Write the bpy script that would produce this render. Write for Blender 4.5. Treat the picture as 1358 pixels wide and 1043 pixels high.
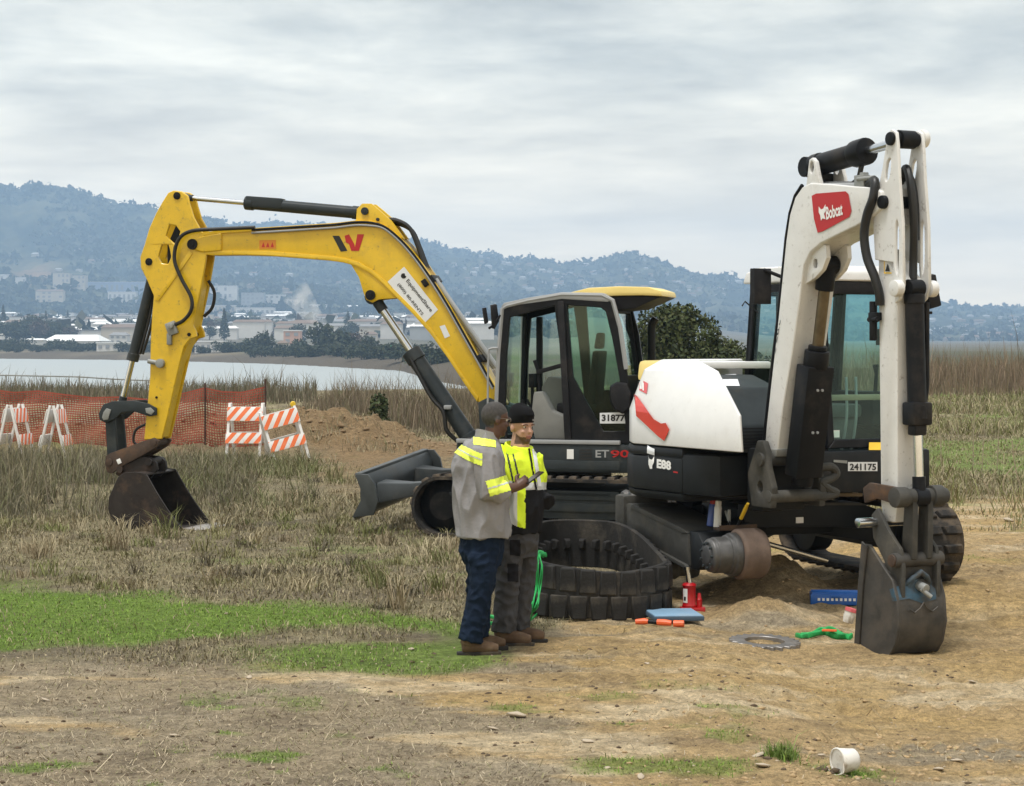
import bpy, bmesh, math, random
import numpy as np
from mathutils import Vector, Matrix
from mathutils.geometry import tessellate_polygon
from mathutils.bvhtree import BVHTree
from mathutils import noise as mnoise

random.seed(7); np.random.seed(7)
for o in list(bpy.data.objects): bpy.data.objects.remove(o)
S = bpy.context.scene
COL = S.collection
R = math.radians
PI = math.pi

# ------------------------------------------------------------------ camera
KF, CX, HY, CZ = 2700.0, 679.0, 455.0, 2.15      # focal length, centre column, horizon row (photo pixels), eye height
cam = bpy.data.cameras.new('camera'); camo = bpy.data.objects.new('camera', cam); COL.objects.link(camo)
camo.location = (0, 0, CZ); camo.rotation_euler = (R(90), 0, 0)
cam.sensor_fit = 'HORIZONTAL'; cam.sensor_width = 36.0
cam.lens = 36.0 * KF / 1358.0
cam.shift_y = -(521.5 - HY) / 1358.0
cam.clip_start = 0.1; cam.clip_end = 40000
S.camera = camo

# ------------------------------------------------------------------ sky, sun, exposure
S.view_settings.view_transform = 'Standard'; S.view_settings.look = 'None'
S.view_settings.exposure = 1.1; S.view_settings.gamma = 1.0
S.view_settings.use_curve_mapping = False
S.cycles.use_denoising = True
try: S.cycles.denoiser = 'OPENIMAGEDENOISE'
except Exception: pass
S.cycles.max_bounces = 6; S.cycles.transparent_max_bounces = 24; S.cycles.volume_bounces = 1
S.cycles.caustics_reflective = False; S.cycles.caustics_refractive = False

SUN_EL, SUN_AZ = 74, 215     # degrees; azimuth measured clockwise from +Y
W = bpy.data.worlds.new('World'); S.world = W; W.use_nodes = True
nt = W.node_tree; N = nt.nodes; L = nt.links
for n in list(N): N.remove(n)
def nd(t, **k):
    n = N.new(t)
    for a, b in k.items(): setattr(n, a, b)
    return n
def wmath(op, a, b=None, clamp=False):
    n = nd('ShaderNodeMath', operation=op); n.use_clamp = clamp
    for i, v in enumerate((a, b)):
        if v is None: continue
        if isinstance(v, (int, float)): n.inputs[i].default_value = v
        else: L.new(v, n.inputs[i])
    return n.outputs[0]
tc = nd('ShaderNodeTexCoord'); sep = nd('ShaderNodeSeparateXYZ'); L.new(tc.outputs['Generated'], sep.inputs[0])
zc = wmath('MAXIMUM', sep.outputs[2], 0.0)
den = wmath('ADD', zc, 0.055)
cu = wmath('DIVIDE', sep.outputs[0], den); cv = wmath('DIVIDE', sep.outputs[1], den)
cmb = nd('ShaderNodeCombineXYZ'); L.new(cu, cmb.inputs[0]); L.new(cv, cmb.inputs[1])
def wnoise(scale, detail, rough, dist=0.0, off=0.0):
    mp = nd('ShaderNodeMapping'); mp.inputs['Location'].default_value = (off, off * 1.7, off * .3)
    mp.inputs['Scale'].default_value = (1.0, .8, 1); mp.inputs['Rotation'].default_value = (0, 0, .22)
    L.new(cmb.outputs[0], mp.inputs[0])
    n = nd('ShaderNodeTexNoise'); n.inputs['Scale'].default_value = scale; n.inputs['Detail'].default_value = detail
    n.inputs['Roughness'].default_value = rough; n.inputs['Distortion'].default_value = dist
    L.new(mp.outputs[0], n.inputs['Vector']); return n.outputs['Fac']
n1 = wnoise(.95, 8, .60, .25, 3.1); n2 = wnoise(2.4, 7, .60, .35, 9.4); n3 = wnoise(.35, 3, .5, .2, 5.0)
nn = wmath('ADD', wmath('ADD', wmath('MULTIPLY', n1, .46), wmath('MULTIPLY', n2, .20)), wmath('MULTIPLY', n3, .34))
ramp = nd('ShaderNodeValToRGB'); L.new(nn, ramp.inputs[0])
e = ramp.color_ramp.elements
e[0].position = .40; e[0].color = (.245, .238, .205, 1)
e[1].position = .585; e[1].color = (.67, .63, .52, 1)
m = ramp.color_ramp.elements.new(.49); m.color = (.435, .418, .353, 1)
# low sky: the layer thins and warms towards the horizon, at every azimuth
hz = nd('ShaderNodeMapRange'); hz.interpolation_type = 'SMOOTHSTEP'
L.new(sep.outputs[2], hz.inputs[0]); hz.inputs[1].default_value = .0; hz.inputs[2].default_value = .15
hz.inputs[3].default_value = .86; hz.inputs[4].default_value = 0.0
mx = nd('ShaderNodeMixRGB'); L.new(hz.outputs[0], mx.inputs[0]); L.new(ramp.outputs[0], mx.inputs[1])
warm = nd('ShaderNodeMixRGB'); warm.blend_type = 'MULTIPLY'; warm.inputs[0].default_value = .22
warm.inputs[1].default_value = (1.40, 1.12, .73, 1); L.new(ramp.outputs[0], warm.inputs[2]); L.new(warm.outputs[0], mx.inputs[2])
sky = nd('ShaderNodeTexSky'); sky.sky_type = 'NISHITA'; sky.sun_disc = False
sky.sun_elevation = R(SUN_EL); sky.sun_rotation = R(SUN_AZ)
sk = nd('ShaderNodeMixRGB'); sk.blend_type = 'MULTIPLY'; sk.inputs[0].default_value = 1; sk.inputs[2].default_value = (.06, .06, .06, 1)
L.new(sky.outputs[0], sk.inputs[1])
tint = nd('ShaderNodeMapRange'); tint.interpolation_type = 'SMOOTHSTEP'; L.new(sep.outputs[2], tint.inputs[0]); tint.inputs[1].default_value = .10; tint.inputs[2].default_value = .40
tc1 = nd('ShaderNodeMixRGB'); L.new(tint.outputs[0], tc1.inputs[0]); tc1.inputs[1].default_value = (1, 1, 1, 1); tc1.inputs[2].default_value = (.97, 1.02, 1.17, 1)
tm = nd('ShaderNodeMixRGB'); tm.blend_type = 'MULTIPLY'; tm.inputs[0].default_value = 1; L.new(mx.outputs[0], tm.inputs[1]); L.new(tc1.outputs[0], tm.inputs[2])
fin = nd('ShaderNodeMixRGB'); fin.inputs[0].default_value = .94; L.new(sk.outputs[0], fin.inputs[1]); L.new(tm.outputs[0], fin.inputs[2])
low = nd('ShaderNodeMapRange'); L.new(sep.outputs[2], low.inputs[0]); low.inputs[1].default_value = -.02; low.inputs[2].default_value = 0.0
gnd = nd('ShaderNodeMixRGB'); L.new(low.outputs[0], gnd.inputs[0]); gnd.inputs[1].default_value = (.13, .11, .08, 1); L.new(fin.outputs[0], gnd.inputs[2])
bg = nd('ShaderNodeBackground'); L.new(gnd.outputs[0], bg.inputs[0]); bg.inputs[1].default_value = 1.0
wo = nd('ShaderNodeOutputWorld'); L.new(bg.outputs[0], wo.inputs[0])

sl = bpy.data.lights.new('sun', 'SUN'); sl.energy = 1.5; sl.angle = R(12); sl.color = (1, .975, .94)
so = bpy.data.objects.new('sun', sl); COL.objects.link(so)
so.rotation_euler = (R(90 - SUN_EL), 0, R(-SUN_AZ + 180)); so.location = (0, 0, 60)

# ------------------------------------------------------------------ helpers
def px2w(px, py, Y):
    return Vector(((px - CX) * Y / KF, Y, CZ - (py - HY) * Y / KF))
def smooth(a, b, x):
    t = np.clip((x - a) / (b - a), 0, 1); return t * t * (3 - 2 * t)
def _hash(ix, iy, s):
    h = (ix.astype(np.int64) * 374761393 + iy.astype(np.int64) * 668265263 + s * 974634777) & 0x7fffffff
    h = ((h ^ (h >> 13)) * 1274126177) & 0x7fffffff
    return ((h ^ (h >> 16)) & 0xffff) / 65535.0
def vnoise(x, y, s=0):
    ix = np.floor(x); iy = np.floor(y); fx = x - ix; fy = y - iy
    fx = fx * fx * (3 - 2 * fx); fy = fy * fy * (3 - 2 * fy)
    a = _hash(ix, iy, s); b = _hash(ix + 1, iy, s); c = _hash(ix, iy + 1, s); d = _hash(ix + 1, iy + 1, s)
    return (a * (1 - fx) + b * fx) * (1 - fy) + (c * (1 - fx) + d * fx) * fy
def fbm(x, y, o=4, s=0, g=.5):
    r = 0; a = 1; t = 0
    for i in range(o):
        r = r + a * vnoise(x, y, s + i); t += a; a *= g; x = x * 2.03 + 7.1; y = y * 2.03 + 3.7
    return r / t
def interp(x, xs, ys): return np.interp(x, xs, ys)

# ---- materials
MATS = {}
def mat(name, col, rough=.5, metal=0.0, var=.12, vscale=6.0, dirt=0.0, dcol=(.22, .16, .09), dscale=3.0, bump=0.0, bscale=60.0, coat=0.0, attr=None, spec=None, dlow=.52, chips=0.0, ccol=(.10, .075, .05)):
    if name in MATS: return MATS[name]
    m = bpy.data.materials.new(name); m.use_nodes = True; MATS[name] = m
    t = m.node_tree; n = t.nodes; l = t.links
    p = n['Principled BSDF']; p.inputs['Roughness'].default_value = rough; p.inputs['Metallic'].default_value = metal
    if spec is not None: p.inputs['Specular IOR Level'].default_value = spec
    if coat: p.inputs['Coat Weight'].default_value = coat; p.inputs['Coat Roughness'].default_value = .15
    tc = n.new('ShaderNodeTexCoord')
    def noi(sc, det=5, ro=.6):
        x = n.new('ShaderNodeTexNoise'); x.inputs['Scale'].default_value = sc; x.inputs['Detail'].default_value = det
        x.inputs['Roughness'].default_value = ro; l.new(tc.outputs['Object'], x.inputs['Vector']); return x.outputs['Fac']
    if attr:
        a = n.new('ShaderNodeAttribute'); a.attribute_name = attr; base = a.outputs['Color']
    else:
        a = n.new('ShaderNodeRGB'); a.outputs[0].default_value = (*col, 1); base = a.outputs[0]
    if var:
        mr = n.new('ShaderNodeMapRange'); l.new(noi(vscale), mr.inputs[0])
        mr.inputs[1].default_value = .25; mr.inputs[2].default_value = .75; mr.inputs[3].default_value = 1 - var; mr.inputs[4].default_value = 1 + var
        mu = n.new('ShaderNodeMixRGB'); mu.blend_type = 'MULTIPLY'; mu.inputs[0].default_value = 1
        l.new(base, mu.inputs[1]); l.new(mr.outputs[0], mu.inputs[2]); base = mu.outputs[0]
    if dirt:
        mr = n.new('ShaderNodeMapRange'); l.new(noi(dscale, 8, .68), mr.inputs[0]); mr.inputs[1].default_value = dlow; mr.inputs[2].default_value = dlow + .2
        mr.inputs[3].default_value = 0; mr.inputs[4].default_value = dirt
        mi = n.new('ShaderNodeMixRGB'); l.new(mr.outputs[0], mi.inputs[0]); l.new(base, mi.inputs[1]); mi.inputs[2].default_value = (*dcol, 1)
        base = mi.outputs[0]
        rr = n.new('ShaderNodeMapRange'); l.new(mr.outputs[0], rr.inputs[0]); rr.inputs[3].default_value = rough; rr.inputs[4].default_value = min(1, rough + .4)
        l.new(rr.outputs[0], p.inputs['Roughness'])
    if chips:
        mr = n.new('ShaderNodeMapRange'); l.new(noi(17, 10, .75), mr.inputs[0]); mr.inputs[1].default_value = .575; mr.inputs[2].default_value = .66
        mr.inputs[3].default_value = 0; mr.inputs[4].default_value = chips
        mi = n.new('ShaderNodeMixRGB'); l.new(mr.outputs[0], mi.inputs[0]); l.new(base, mi.inputs[1]); mi.inputs[2].default_value = (*ccol, 1); base = mi.outputs[0]
    l.new(base, p.inputs['Base Color'])
    if bump:
        b = n.new('ShaderNodeBump'); b.inputs['Strength'].default_value = bump; b.inputs['Distance'].default_value = .02
        l.new(noi(bscale, 6, .65), b.inputs['Height']); l.new(b.outputs[0], p.inputs['Normal'])
    return m
def glass(name, tint, refl=.6):
    if name in MATS: return MATS[name]
    m = bpy.data.materials.new(name); m.use_nodes = True; MATS[name] = m
    n = m.node_tree.nodes; l = m.node_tree.links
    for x in list(n): n.remove(x)
    tr = n.new('ShaderNodeBsdfTransparent'); tr.inputs[0].default_value = (*tint, 1)
    gl = n.new('ShaderNodeBsdfGlossy'); gl.inputs['Roughness'].default_value = .03; gl.inputs[0].default_value = (.9, 1, .97, 1)
    lw = n.new('ShaderNodeLayerWeight'); lw.inputs[0].default_value = .5; pw = n.new('ShaderNodeMath'); pw.operation = 'POWER'; l.new(lw.outputs['Facing'], pw.inputs[0]); pw.inputs[1].default_value = 5
    fr = n.new('ShaderNodeMapRange'); l.new(pw.outputs[0], fr.inputs[0]); fr.inputs[3].default_value = .022; fr.inputs[4].default_value = .8
    mi = n.new('ShaderNodeMixShader'); l.new(fr.outputs[0], mi.inputs[0]); l.new(tr.outputs[0], mi.inputs[1]); l.new(gl.outputs[0], mi.inputs[2])
    o = n.new('ShaderNodeOutputMaterial'); l.new(mi.outputs[0], o.inputs[0]); return m

def M_(k):
    return MATS[k] if isinstance(k, str) else k

# ---- objects
def tag(o, label=None, cat=None, group=None, kind=None):
    for k, v in (('label', label), ('category', cat), ('group', group), ('kind', kind)):
        if v: o[k] = v
    return o
def empty(name, loc=(0, 0, 0), rz=0.0, label=None, cat=None, group=None):
    o = bpy.data.objects.new(name, None); COL.objects.link(o); o.location = loc; o.rotation_euler = (0, 0, rz)
    o.empty_display_size = .2
    return tag(o, label, cat, group)
def link(name, me, parent=None, loc=None, rot=None):
    o = bpy.data.objects.new(name, me); COL.objects.link(o)
    if parent: o.parent = parent
    if loc is not None: o.location = loc
    if rot is not None: o.rotation_euler = rot
    return o
def np_mesh(name, V, F, smoothf=False, mats=None, col=None, cname='Col'):
    """V (n,3), F list of equal-length index arrays or list of such arrays"""
    me = bpy.data.meshes.new(name)
    Fs = F if isinstance(F, list) else [F]
    nl = sum(f.size for f in Fs); nf = sum(len(f) for f in Fs)
    me.vertices.add(len(V)); me.vertices.foreach_set('co', np.asarray(V, np.float32).ravel())
    me.loops.add(nl); me.loops.foreach_set('vertex_index', np.concatenate([f.ravel() for f in Fs]).astype(np.int32))
    st = []; o = 0
    for f in Fs:
        st.append(o + np.arange(len(f)) * f.shape[1]); o += f.size
    me.polygons.add(nf); me.polygons.foreach_set('loop_start', np.concatenate(st).astype(np.int32))
    if smoothf: me.polygons.foreach_set('use_smooth', np.ones(nf, bool))
    me.update(calc_edges=True); me.validate()
    if col is not None:
        ca = me.color_attributes.new(cname, 'FLOAT_COLOR', 'POINT')
        c4 = np.ones((len(V), 4), np.float32); c4[:, :3] = col; ca.data.foreach_set('color', c4.ravel())
    for m in (mats or []): me.materials.append(M_(m))
    return me

class MB:
    def __init__(s): s.v = []; s.f = []; s.m = []; s.cur = 0
    def add(s, vs, fs):
        o = len(s.v); s.v += [tuple(v) for v in vs]; s.f += [tuple(i + o for i in f) for f in fs]; s.m += [s.cur] * len(fs); return s
    def box(s, c, d, rot=None):
        x, y, z = (i / 2 for i in d); vs = [Vector((a * x, b * y, g * z)) for a in (-1, 1) for b in (-1, 1) for g in (-1, 1)]
        if rot is not None:
            Rm = rot if isinstance(rot, Matrix) else Matrix.Rotation(rot[2], 3, 'Z') @ Matrix.Rotation(rot[1], 3, 'Y') @ Matrix.Rotation(rot[0], 3, 'X')
            vs = [Rm @ v for v in vs]
        C = Vector(c)
        return s.add([v + C for v in vs], [(0, 1, 3, 2), (4, 6, 7, 5), (0, 4, 5, 1), (2, 3, 7, 6), (0, 2, 6, 4), (1, 5, 7, 3)])
    def box2(s, a, b): return s.box([(i + j) / 2 for i, j in zip(a, b)], [abs(j - i) for i, j in zip(a, b)])
    def beam(s, p, q, w, h, up=(0, 0, 1)):
        p = Vector(p); q = Vector(q); d = (q - p); Ln = d.length; d.normalize(); u = Vector(up); sd = d.cross(u)
        if sd.length < 1e-4: sd = d.cross(Vector((1, 0, 0)))
        sd.normalize(); u = sd.cross(d)
        Rm = Matrix((d, sd, u)).transposed()
        return s.box((p + q) / 2, (Ln, w, h), Rm)
    def prism(s, poly, y0, y1, holes=()):
        """polygon of (x,z) extruded along y"""
        if not holes:
            n = len(poly); vs = [(x, y0, z) for x, z in poly] + [(x, y1, z) for x, z in poly]
            fs = [tuple(range(n)), tuple(range(2 * n - 1, n - 1, -1))] + [(i, (i + 1) % n, n + (i + 1) % n, n + i) for i in range(n)]
            return s.add(vs, fs)
        loops = [list(poly)] + [list(h) for h in holes]
        tri = tessellate_polygon([[Vector((x, z, 0)) for x, z in lp] for lp in loops])
        flat = [p for lp in loops for p in lp]; n = len(flat)
        vs = [(x, y0, z) for x, z in flat] + [(x, y1, z) for x, z in flat]
        fs = [tuple(t) for t in tri] + [tuple(i + n for i in reversed(t)) for t in tri]
        o = 0
        for lp in loops:
            k = len(lp)
            fs += [(o + i, o + (i + 1) % k, n + o + (i + 1) % k, n + o + i) for i in range(k)]; o += k
        return s.add(vs, fs)
    def prismx(s, poly, x0, x1):
        n = len(poly); vs = [(x0, y, z) for y, z in poly] + [(x1, y, z) for y, z in poly]
        return s.add(vs, [tuple(range(n)), tuple(range(2 * n - 1, n - 1, -1))] + [(i, (i + 1) % n, n + (i + 1) % n, n + i) for i in range(n)])
    def prismz(s, poly, z0, z1, sc=1.0, c=(0, 0)):
        n = len(poly); vs = [(x, y, z0) for x, y in poly] + [(c[0] + (x - c[0]) * sc, c[1] + (y - c[1]) * sc, z1) for x, y in poly]
        return s.add(vs, [tuple(range(n)), tuple(range(2 * n - 1, n - 1, -1))] + [(i, (i + 1) % n, n + (i + 1) % n, n + i) for i in range(n)])
    def loft(s, rings, caps=True):
        n = len(rings[0]); vs = [p for r in rings for p in r]; fs = []
        for k in range(len(rings) - 1):
            fs += [(k * n + i, k * n + (i + 1) % n, (k + 1) * n + (i + 1) % n, (k + 1) * n + i) for i in range(n)]
        if caps: fs += [tuple(range(n)), tuple((len(rings) - 1) * n + i for i in range(n - 1, -1, -1))]
        return s.add(vs, fs)
    def tube(s, pts, r, n=10, closed=False, ell=1.0, up=(0, 0, 1)):
        P = [Vector(p) for p in pts]; k = len(P); rr = [r] * k if isinstance(r, (int, float)) else list(r)
        rings = []; nrm = None
        for i in range(k):
            if closed: t = P[(i + 1) % k] - P[i - 1]
            else: t = P[min(i + 1, k - 1)] - P[max(i - 1, 0)]
            t.normalize()
            if nrm is None:
                nrm = Vector(up) - t * Vector(up).dot(t)
                if nrm.length < 1e-3: nrm = Vector((1, 0, 0)) - t * t.x
            nrm = nrm - t * nrm.dot(t); nrm.normalize(); b = t.cross(nrm)
            rings.append([P[i] + (nrm * math.cos(2 * PI * j / n) + b * math.sin(2 * PI * j / n) * ell) * rr[i] for j in range(n)])
        if closed: rings.append(rings[0])
        return s.loft(rings, not closed)
    def cyl(s, p, q, r, r2=None, n=20): return s.tube([p, q], [r, r if r2 is None else r2], n)
    def lathe(s, prof, o, ax, n=24):
        """prof: list of (radius, distance along axis)"""
        o = Vector(o); ax = Vector(ax).normalized(); u = ax.orthogonal().normalized(); w = ax.cross(u)
        rings = [[o + ax * h + (u * math.cos(2 * PI * j / n) + w * math.sin(2 * PI * j / n)) * max(r, 1e-4) for j in range(n)] for r, h in prof]
        return s.loft(rings)
    def ell(s, c, r, n=16, m=10, rot=None):
        C = Vector(c); rings = []
        for i in range(1, m):
            a = PI * i / m; ring = []
            for j in range(n):
                v = Vector((r[0] * math.sin(a) * math.cos(2 * PI * j / n), r[1] * math.sin(a) * math.sin(2 * PI * j / n), r[2] * math.cos(a)))
                if rot is not None: v = rot @ v
                ring.append(C + v)
            rings.append(ring)
        return s.loft(rings)
    def strip(s, pts, th, y0, y1):
        """open polyline in (x,z) given thickness, extruded along y"""
        P = [Vector(p) for p in pts]; out = []
        for i, p in enumerate(P):
            t = (P[min(i + 1, len(P) - 1)] - P[max(i - 1, 0)]).normalized(); out.append(p + Vector((-t.y, t.x)) * th)
        q = [tuple(p) for p in P] + [tuple(p) for p in reversed(out)]
        k = len(P)
        for i in range(k - 1):
            a, b, c, d = P[i], P[i + 1], out[i + 1], out[i]
        return s.prism(q, y0, y1)
    def mesh(s, name, mats, bevel=0.0, seg=2, ang=32, flat=False, recalc=True):
        me = bpy.data.meshes.new(name); me.from_pydata(s.v, [], s.f)
        for i, p in enumerate(me.polygons): p.material_index = s.m[i]
        bm = bmesh.new(); bm.from_mesh(me)
        if recalc: bmesh.ops.recalc_face_normals(bm, faces=bm.faces)
        if bevel:
            ed = [e for e in bm.edges if len(e.link_faces) == 2 and e.calc_face_angle(0) > R(28)]
            bmesh.ops.bevel(bm, geom=ed, offset=bevel, segments=seg, profile=.6, affect='EDGES', clamp_overlap=True)
        for f in bm.faces: f.smooth = not flat
        bm.to_mesh(me); bm.free()
        if not flat: me.set_sharp_from_angle(angle=R(ang))
        for m in (mats if isinstance(mats, (list, tuple)) else [mats]): me.materials.append(M_(m))
        return me
    def build(s, name, mats, parent=None, bevel=0.0, seg=2, ang=32, flat=False, loc=None, rot=None):
        return link(name, s.mesh(name, mats, bevel, seg, ang, flat), parent, loc, rot)

def copy_tree(o, parent=None):
    c = o.copy(); COL.objects.link(c); c.parent = parent
    for ch in o.children: copy_tree(ch, c)
    return c

def wmat(o):
    m = o.matrix_local if o.parent is None else None
    M = Matrix.LocRotScale(o.location, o.rotation_euler, o.scale)
    return M if o.parent is None else wmat(o.parent) @ o.matrix_parent_inverse @ M

class Frame:
    """vertical machine frame: local x forward, y left, z up"""
    def __init__(s, origin, rz):
        s.o = Vector(origin); s.rz = rz; s.f = Vector((math.cos(rz), math.sin(rz), 0)); s.l = Vector((-math.sin(rz), math.cos(rz), 0))
    def w(s, x, y, z): return s.o + s.f * x + s.l * y + Vector((0, 0, z))
    def px(s, x, y, z):
        p = s.w(x, y, z); return (CX + KF * p.x / p.y, HY - KF * (p.z - CZ) / p.y)
    def at(s, px, py, b=0.0):
        """photo pixel -> (x, z) on the vertical plane y=b of this frame"""
        d = Vector(((px - CX) / KF, 1, -(py - HY) / KF)); c = Vector((0, 0, CZ))
        p0 = s.o + s.l * b
        t = (p0 - c).dot(s.l) / d.dot(s.l); p = c + d * t
        q = p - s.o; return (q.dot(s.f), q.z)
    def pts(s, lst, b=0.0): return [s.at(x, y, b) for x, y in lst]
    def atx(s, px, py, x0):
        """photo pixel -> (y, z) on the cross plane x=x0"""
        d = Vector(((px - CX) / KF, 1, -(py - HY) / KF)); c = Vector((0, 0, CZ))
        p0 = s.o + s.f * x0; t = (p0 - c).dot(s.f) / d.dot(s.f); p = c + d * t; q = p - s.o
        return (q.dot(s.l), q.z)

# ---- decals that lie on a surface that has been built already
def bvh_of(*objs):
    vs = []; fs = []
    for o in objs:
        M = wmat(o); k = len(vs); vs += [M @ v.co for v in o.data.vertices]; fs += [[i + k for i in p.vertices] for p in o.data.polygons]
    return BVHTree.FromPolygons(vs, fs)
def on_surf(bv, px, py, off=.004):
    d = Vector(((px - CX) / KF, 1, -(py - HY) / KF)).normalized()
    h = bv.ray_cast(Vector((0, 0, CZ)), d)
    if h[0] is None: return None
    n = h[1] if h[1].dot(d) < 0 else -h[1]
    return h[0] + n * off
def decal(name, polys, target, material, parent, off=.004, bv=None, sub=3):
    """polys: list of pixel polygons (convex or simple)"""
    bv = bv or bvh_of(target); inv = wmat(parent).inverted(); V = []; F = []
    for poly in polys:
        bm = bmesh.new(); bm.faces.new([bm.verts.new((x, y, 0)) for x, y in poly])
        bmesh.ops.triangulate(bm, faces=bm.faces)
        if sub: bmesh.ops.subdivide_edges(bm, edges=bm.edges, cuts=sub, use_grid_fill=True)
        bm.verts.index_update(); k = len(V); bad = set()
        for v in bm.verts:
            p = on_surf(bv, v.co.x, v.co.y, off)
            if p is None: bad.add(v.index); V.append((0, 0, 0))
            else: V.append(tuple(inv @ p))
        F += [tuple(k + v.index for v in f.verts) for f in bm.faces if not any(v.index in bad for v in f.verts)]
        bm.free()
    me = bpy.data.meshes.new(name); me.from_pydata(V, [], F); me.materials.append(M_(material))
    return link(name, me, parent)
def text_geo(s, thick=0.0):
    c = bpy.data.curves.new('t', 'FONT'); c.body = s; c.offset = thick; c.resolution_u = 3; c.fill_mode = 'FRONT'
    o = bpy.data.objects.new('t', c); COL.objects.link(o)
    dg = bpy.context.evaluated_depsgraph_get(); me = o.evaluated_get(dg).to_mesh()
    V = [Vector(v.co) for v in me.vertices]; F = [tuple(p.vertices) for p in me.polygons]
    o.evaluated_get(dg).to_mesh_clear(); bpy.data.objects.remove(o); bpy.data.curves.remove(c)
    return V, F
def text_decal(name, s, quad, target, material, parent, thick=.015, off=.006, bv=None):
    """quad: photo pixels of the text box corners: left-bottom, right-bottom, left-top"""
    V, F = text_geo(s, thick); bv = bv or bvh_of(target); inv = wmat(parent).inverted()
    x0 = min(v.x for v in V); x1 = max(v.x for v in V); y0 = min(v.y for v in V); y1 = max(v.y for v in V)
    A, B, C = (Vector(q) for q in quad); out = []; bad = set()
    for i, v in enumerate(V):
        q = A + (B - A) * ((v.x - x0) / (x1 - x0)) + (C - A) * ((v.y - y0) / (y1 - y0))
        p = on_surf(bv, q.x, q.y, off)
        if p is None: bad.add(i); out.append((0, 0, 0))
        else: out.append(tuple(inv @ p))
    me = bpy.data.meshes.new(name); me.from_pydata(out, [], [f for f in F if not any(i in bad for i in f)]); me.materials.append(M_(material))
    return link(name, me, parent)
def text_flat(name, s, o, right, up, w, h, material, parent, thick=.015):
    V, F = text_geo(s, thick); x0 = min(v.x for v in V); x1 = max(v.x for v in V); y0 = min(v.y for v in V); y1 = max(v.y for v in V)
    o = Vector(o); r = Vector(right).normalized(); u = Vector(up).normalized()
    P = [tuple(o + r * ((v.x - x0) / (x1 - x0) * w) + u * ((v.y - y0) / (y1 - y0) * h)) for v in V]
    me = bpy.data.meshes.new(name); me.from_pydata(P, [], F); me.materials.append(M_(material)); return link(name, me, parent)
def bez(p, n=24):
    """Catmull-Rom through points"""
    P = [Vector(q) for q in p]; P = [P[0] * 2 - P[1]] + P + [P[-1] * 2 - P[-2]]; out = []
    k = len(P) - 3
    for i in range(k):
        for j in range(n // k + 1):
            t = j / (n // k + 1); a, b, c, d = P[i:i + 4]
            out.append(.5 * ((2 * b) + (c - a) * t + (2 * a - 5 * b + 4 * c - d) * t * t + (3 * b - a - 3 * c + d) * t ** 3))
    out.append(P[-2]); return out
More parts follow.
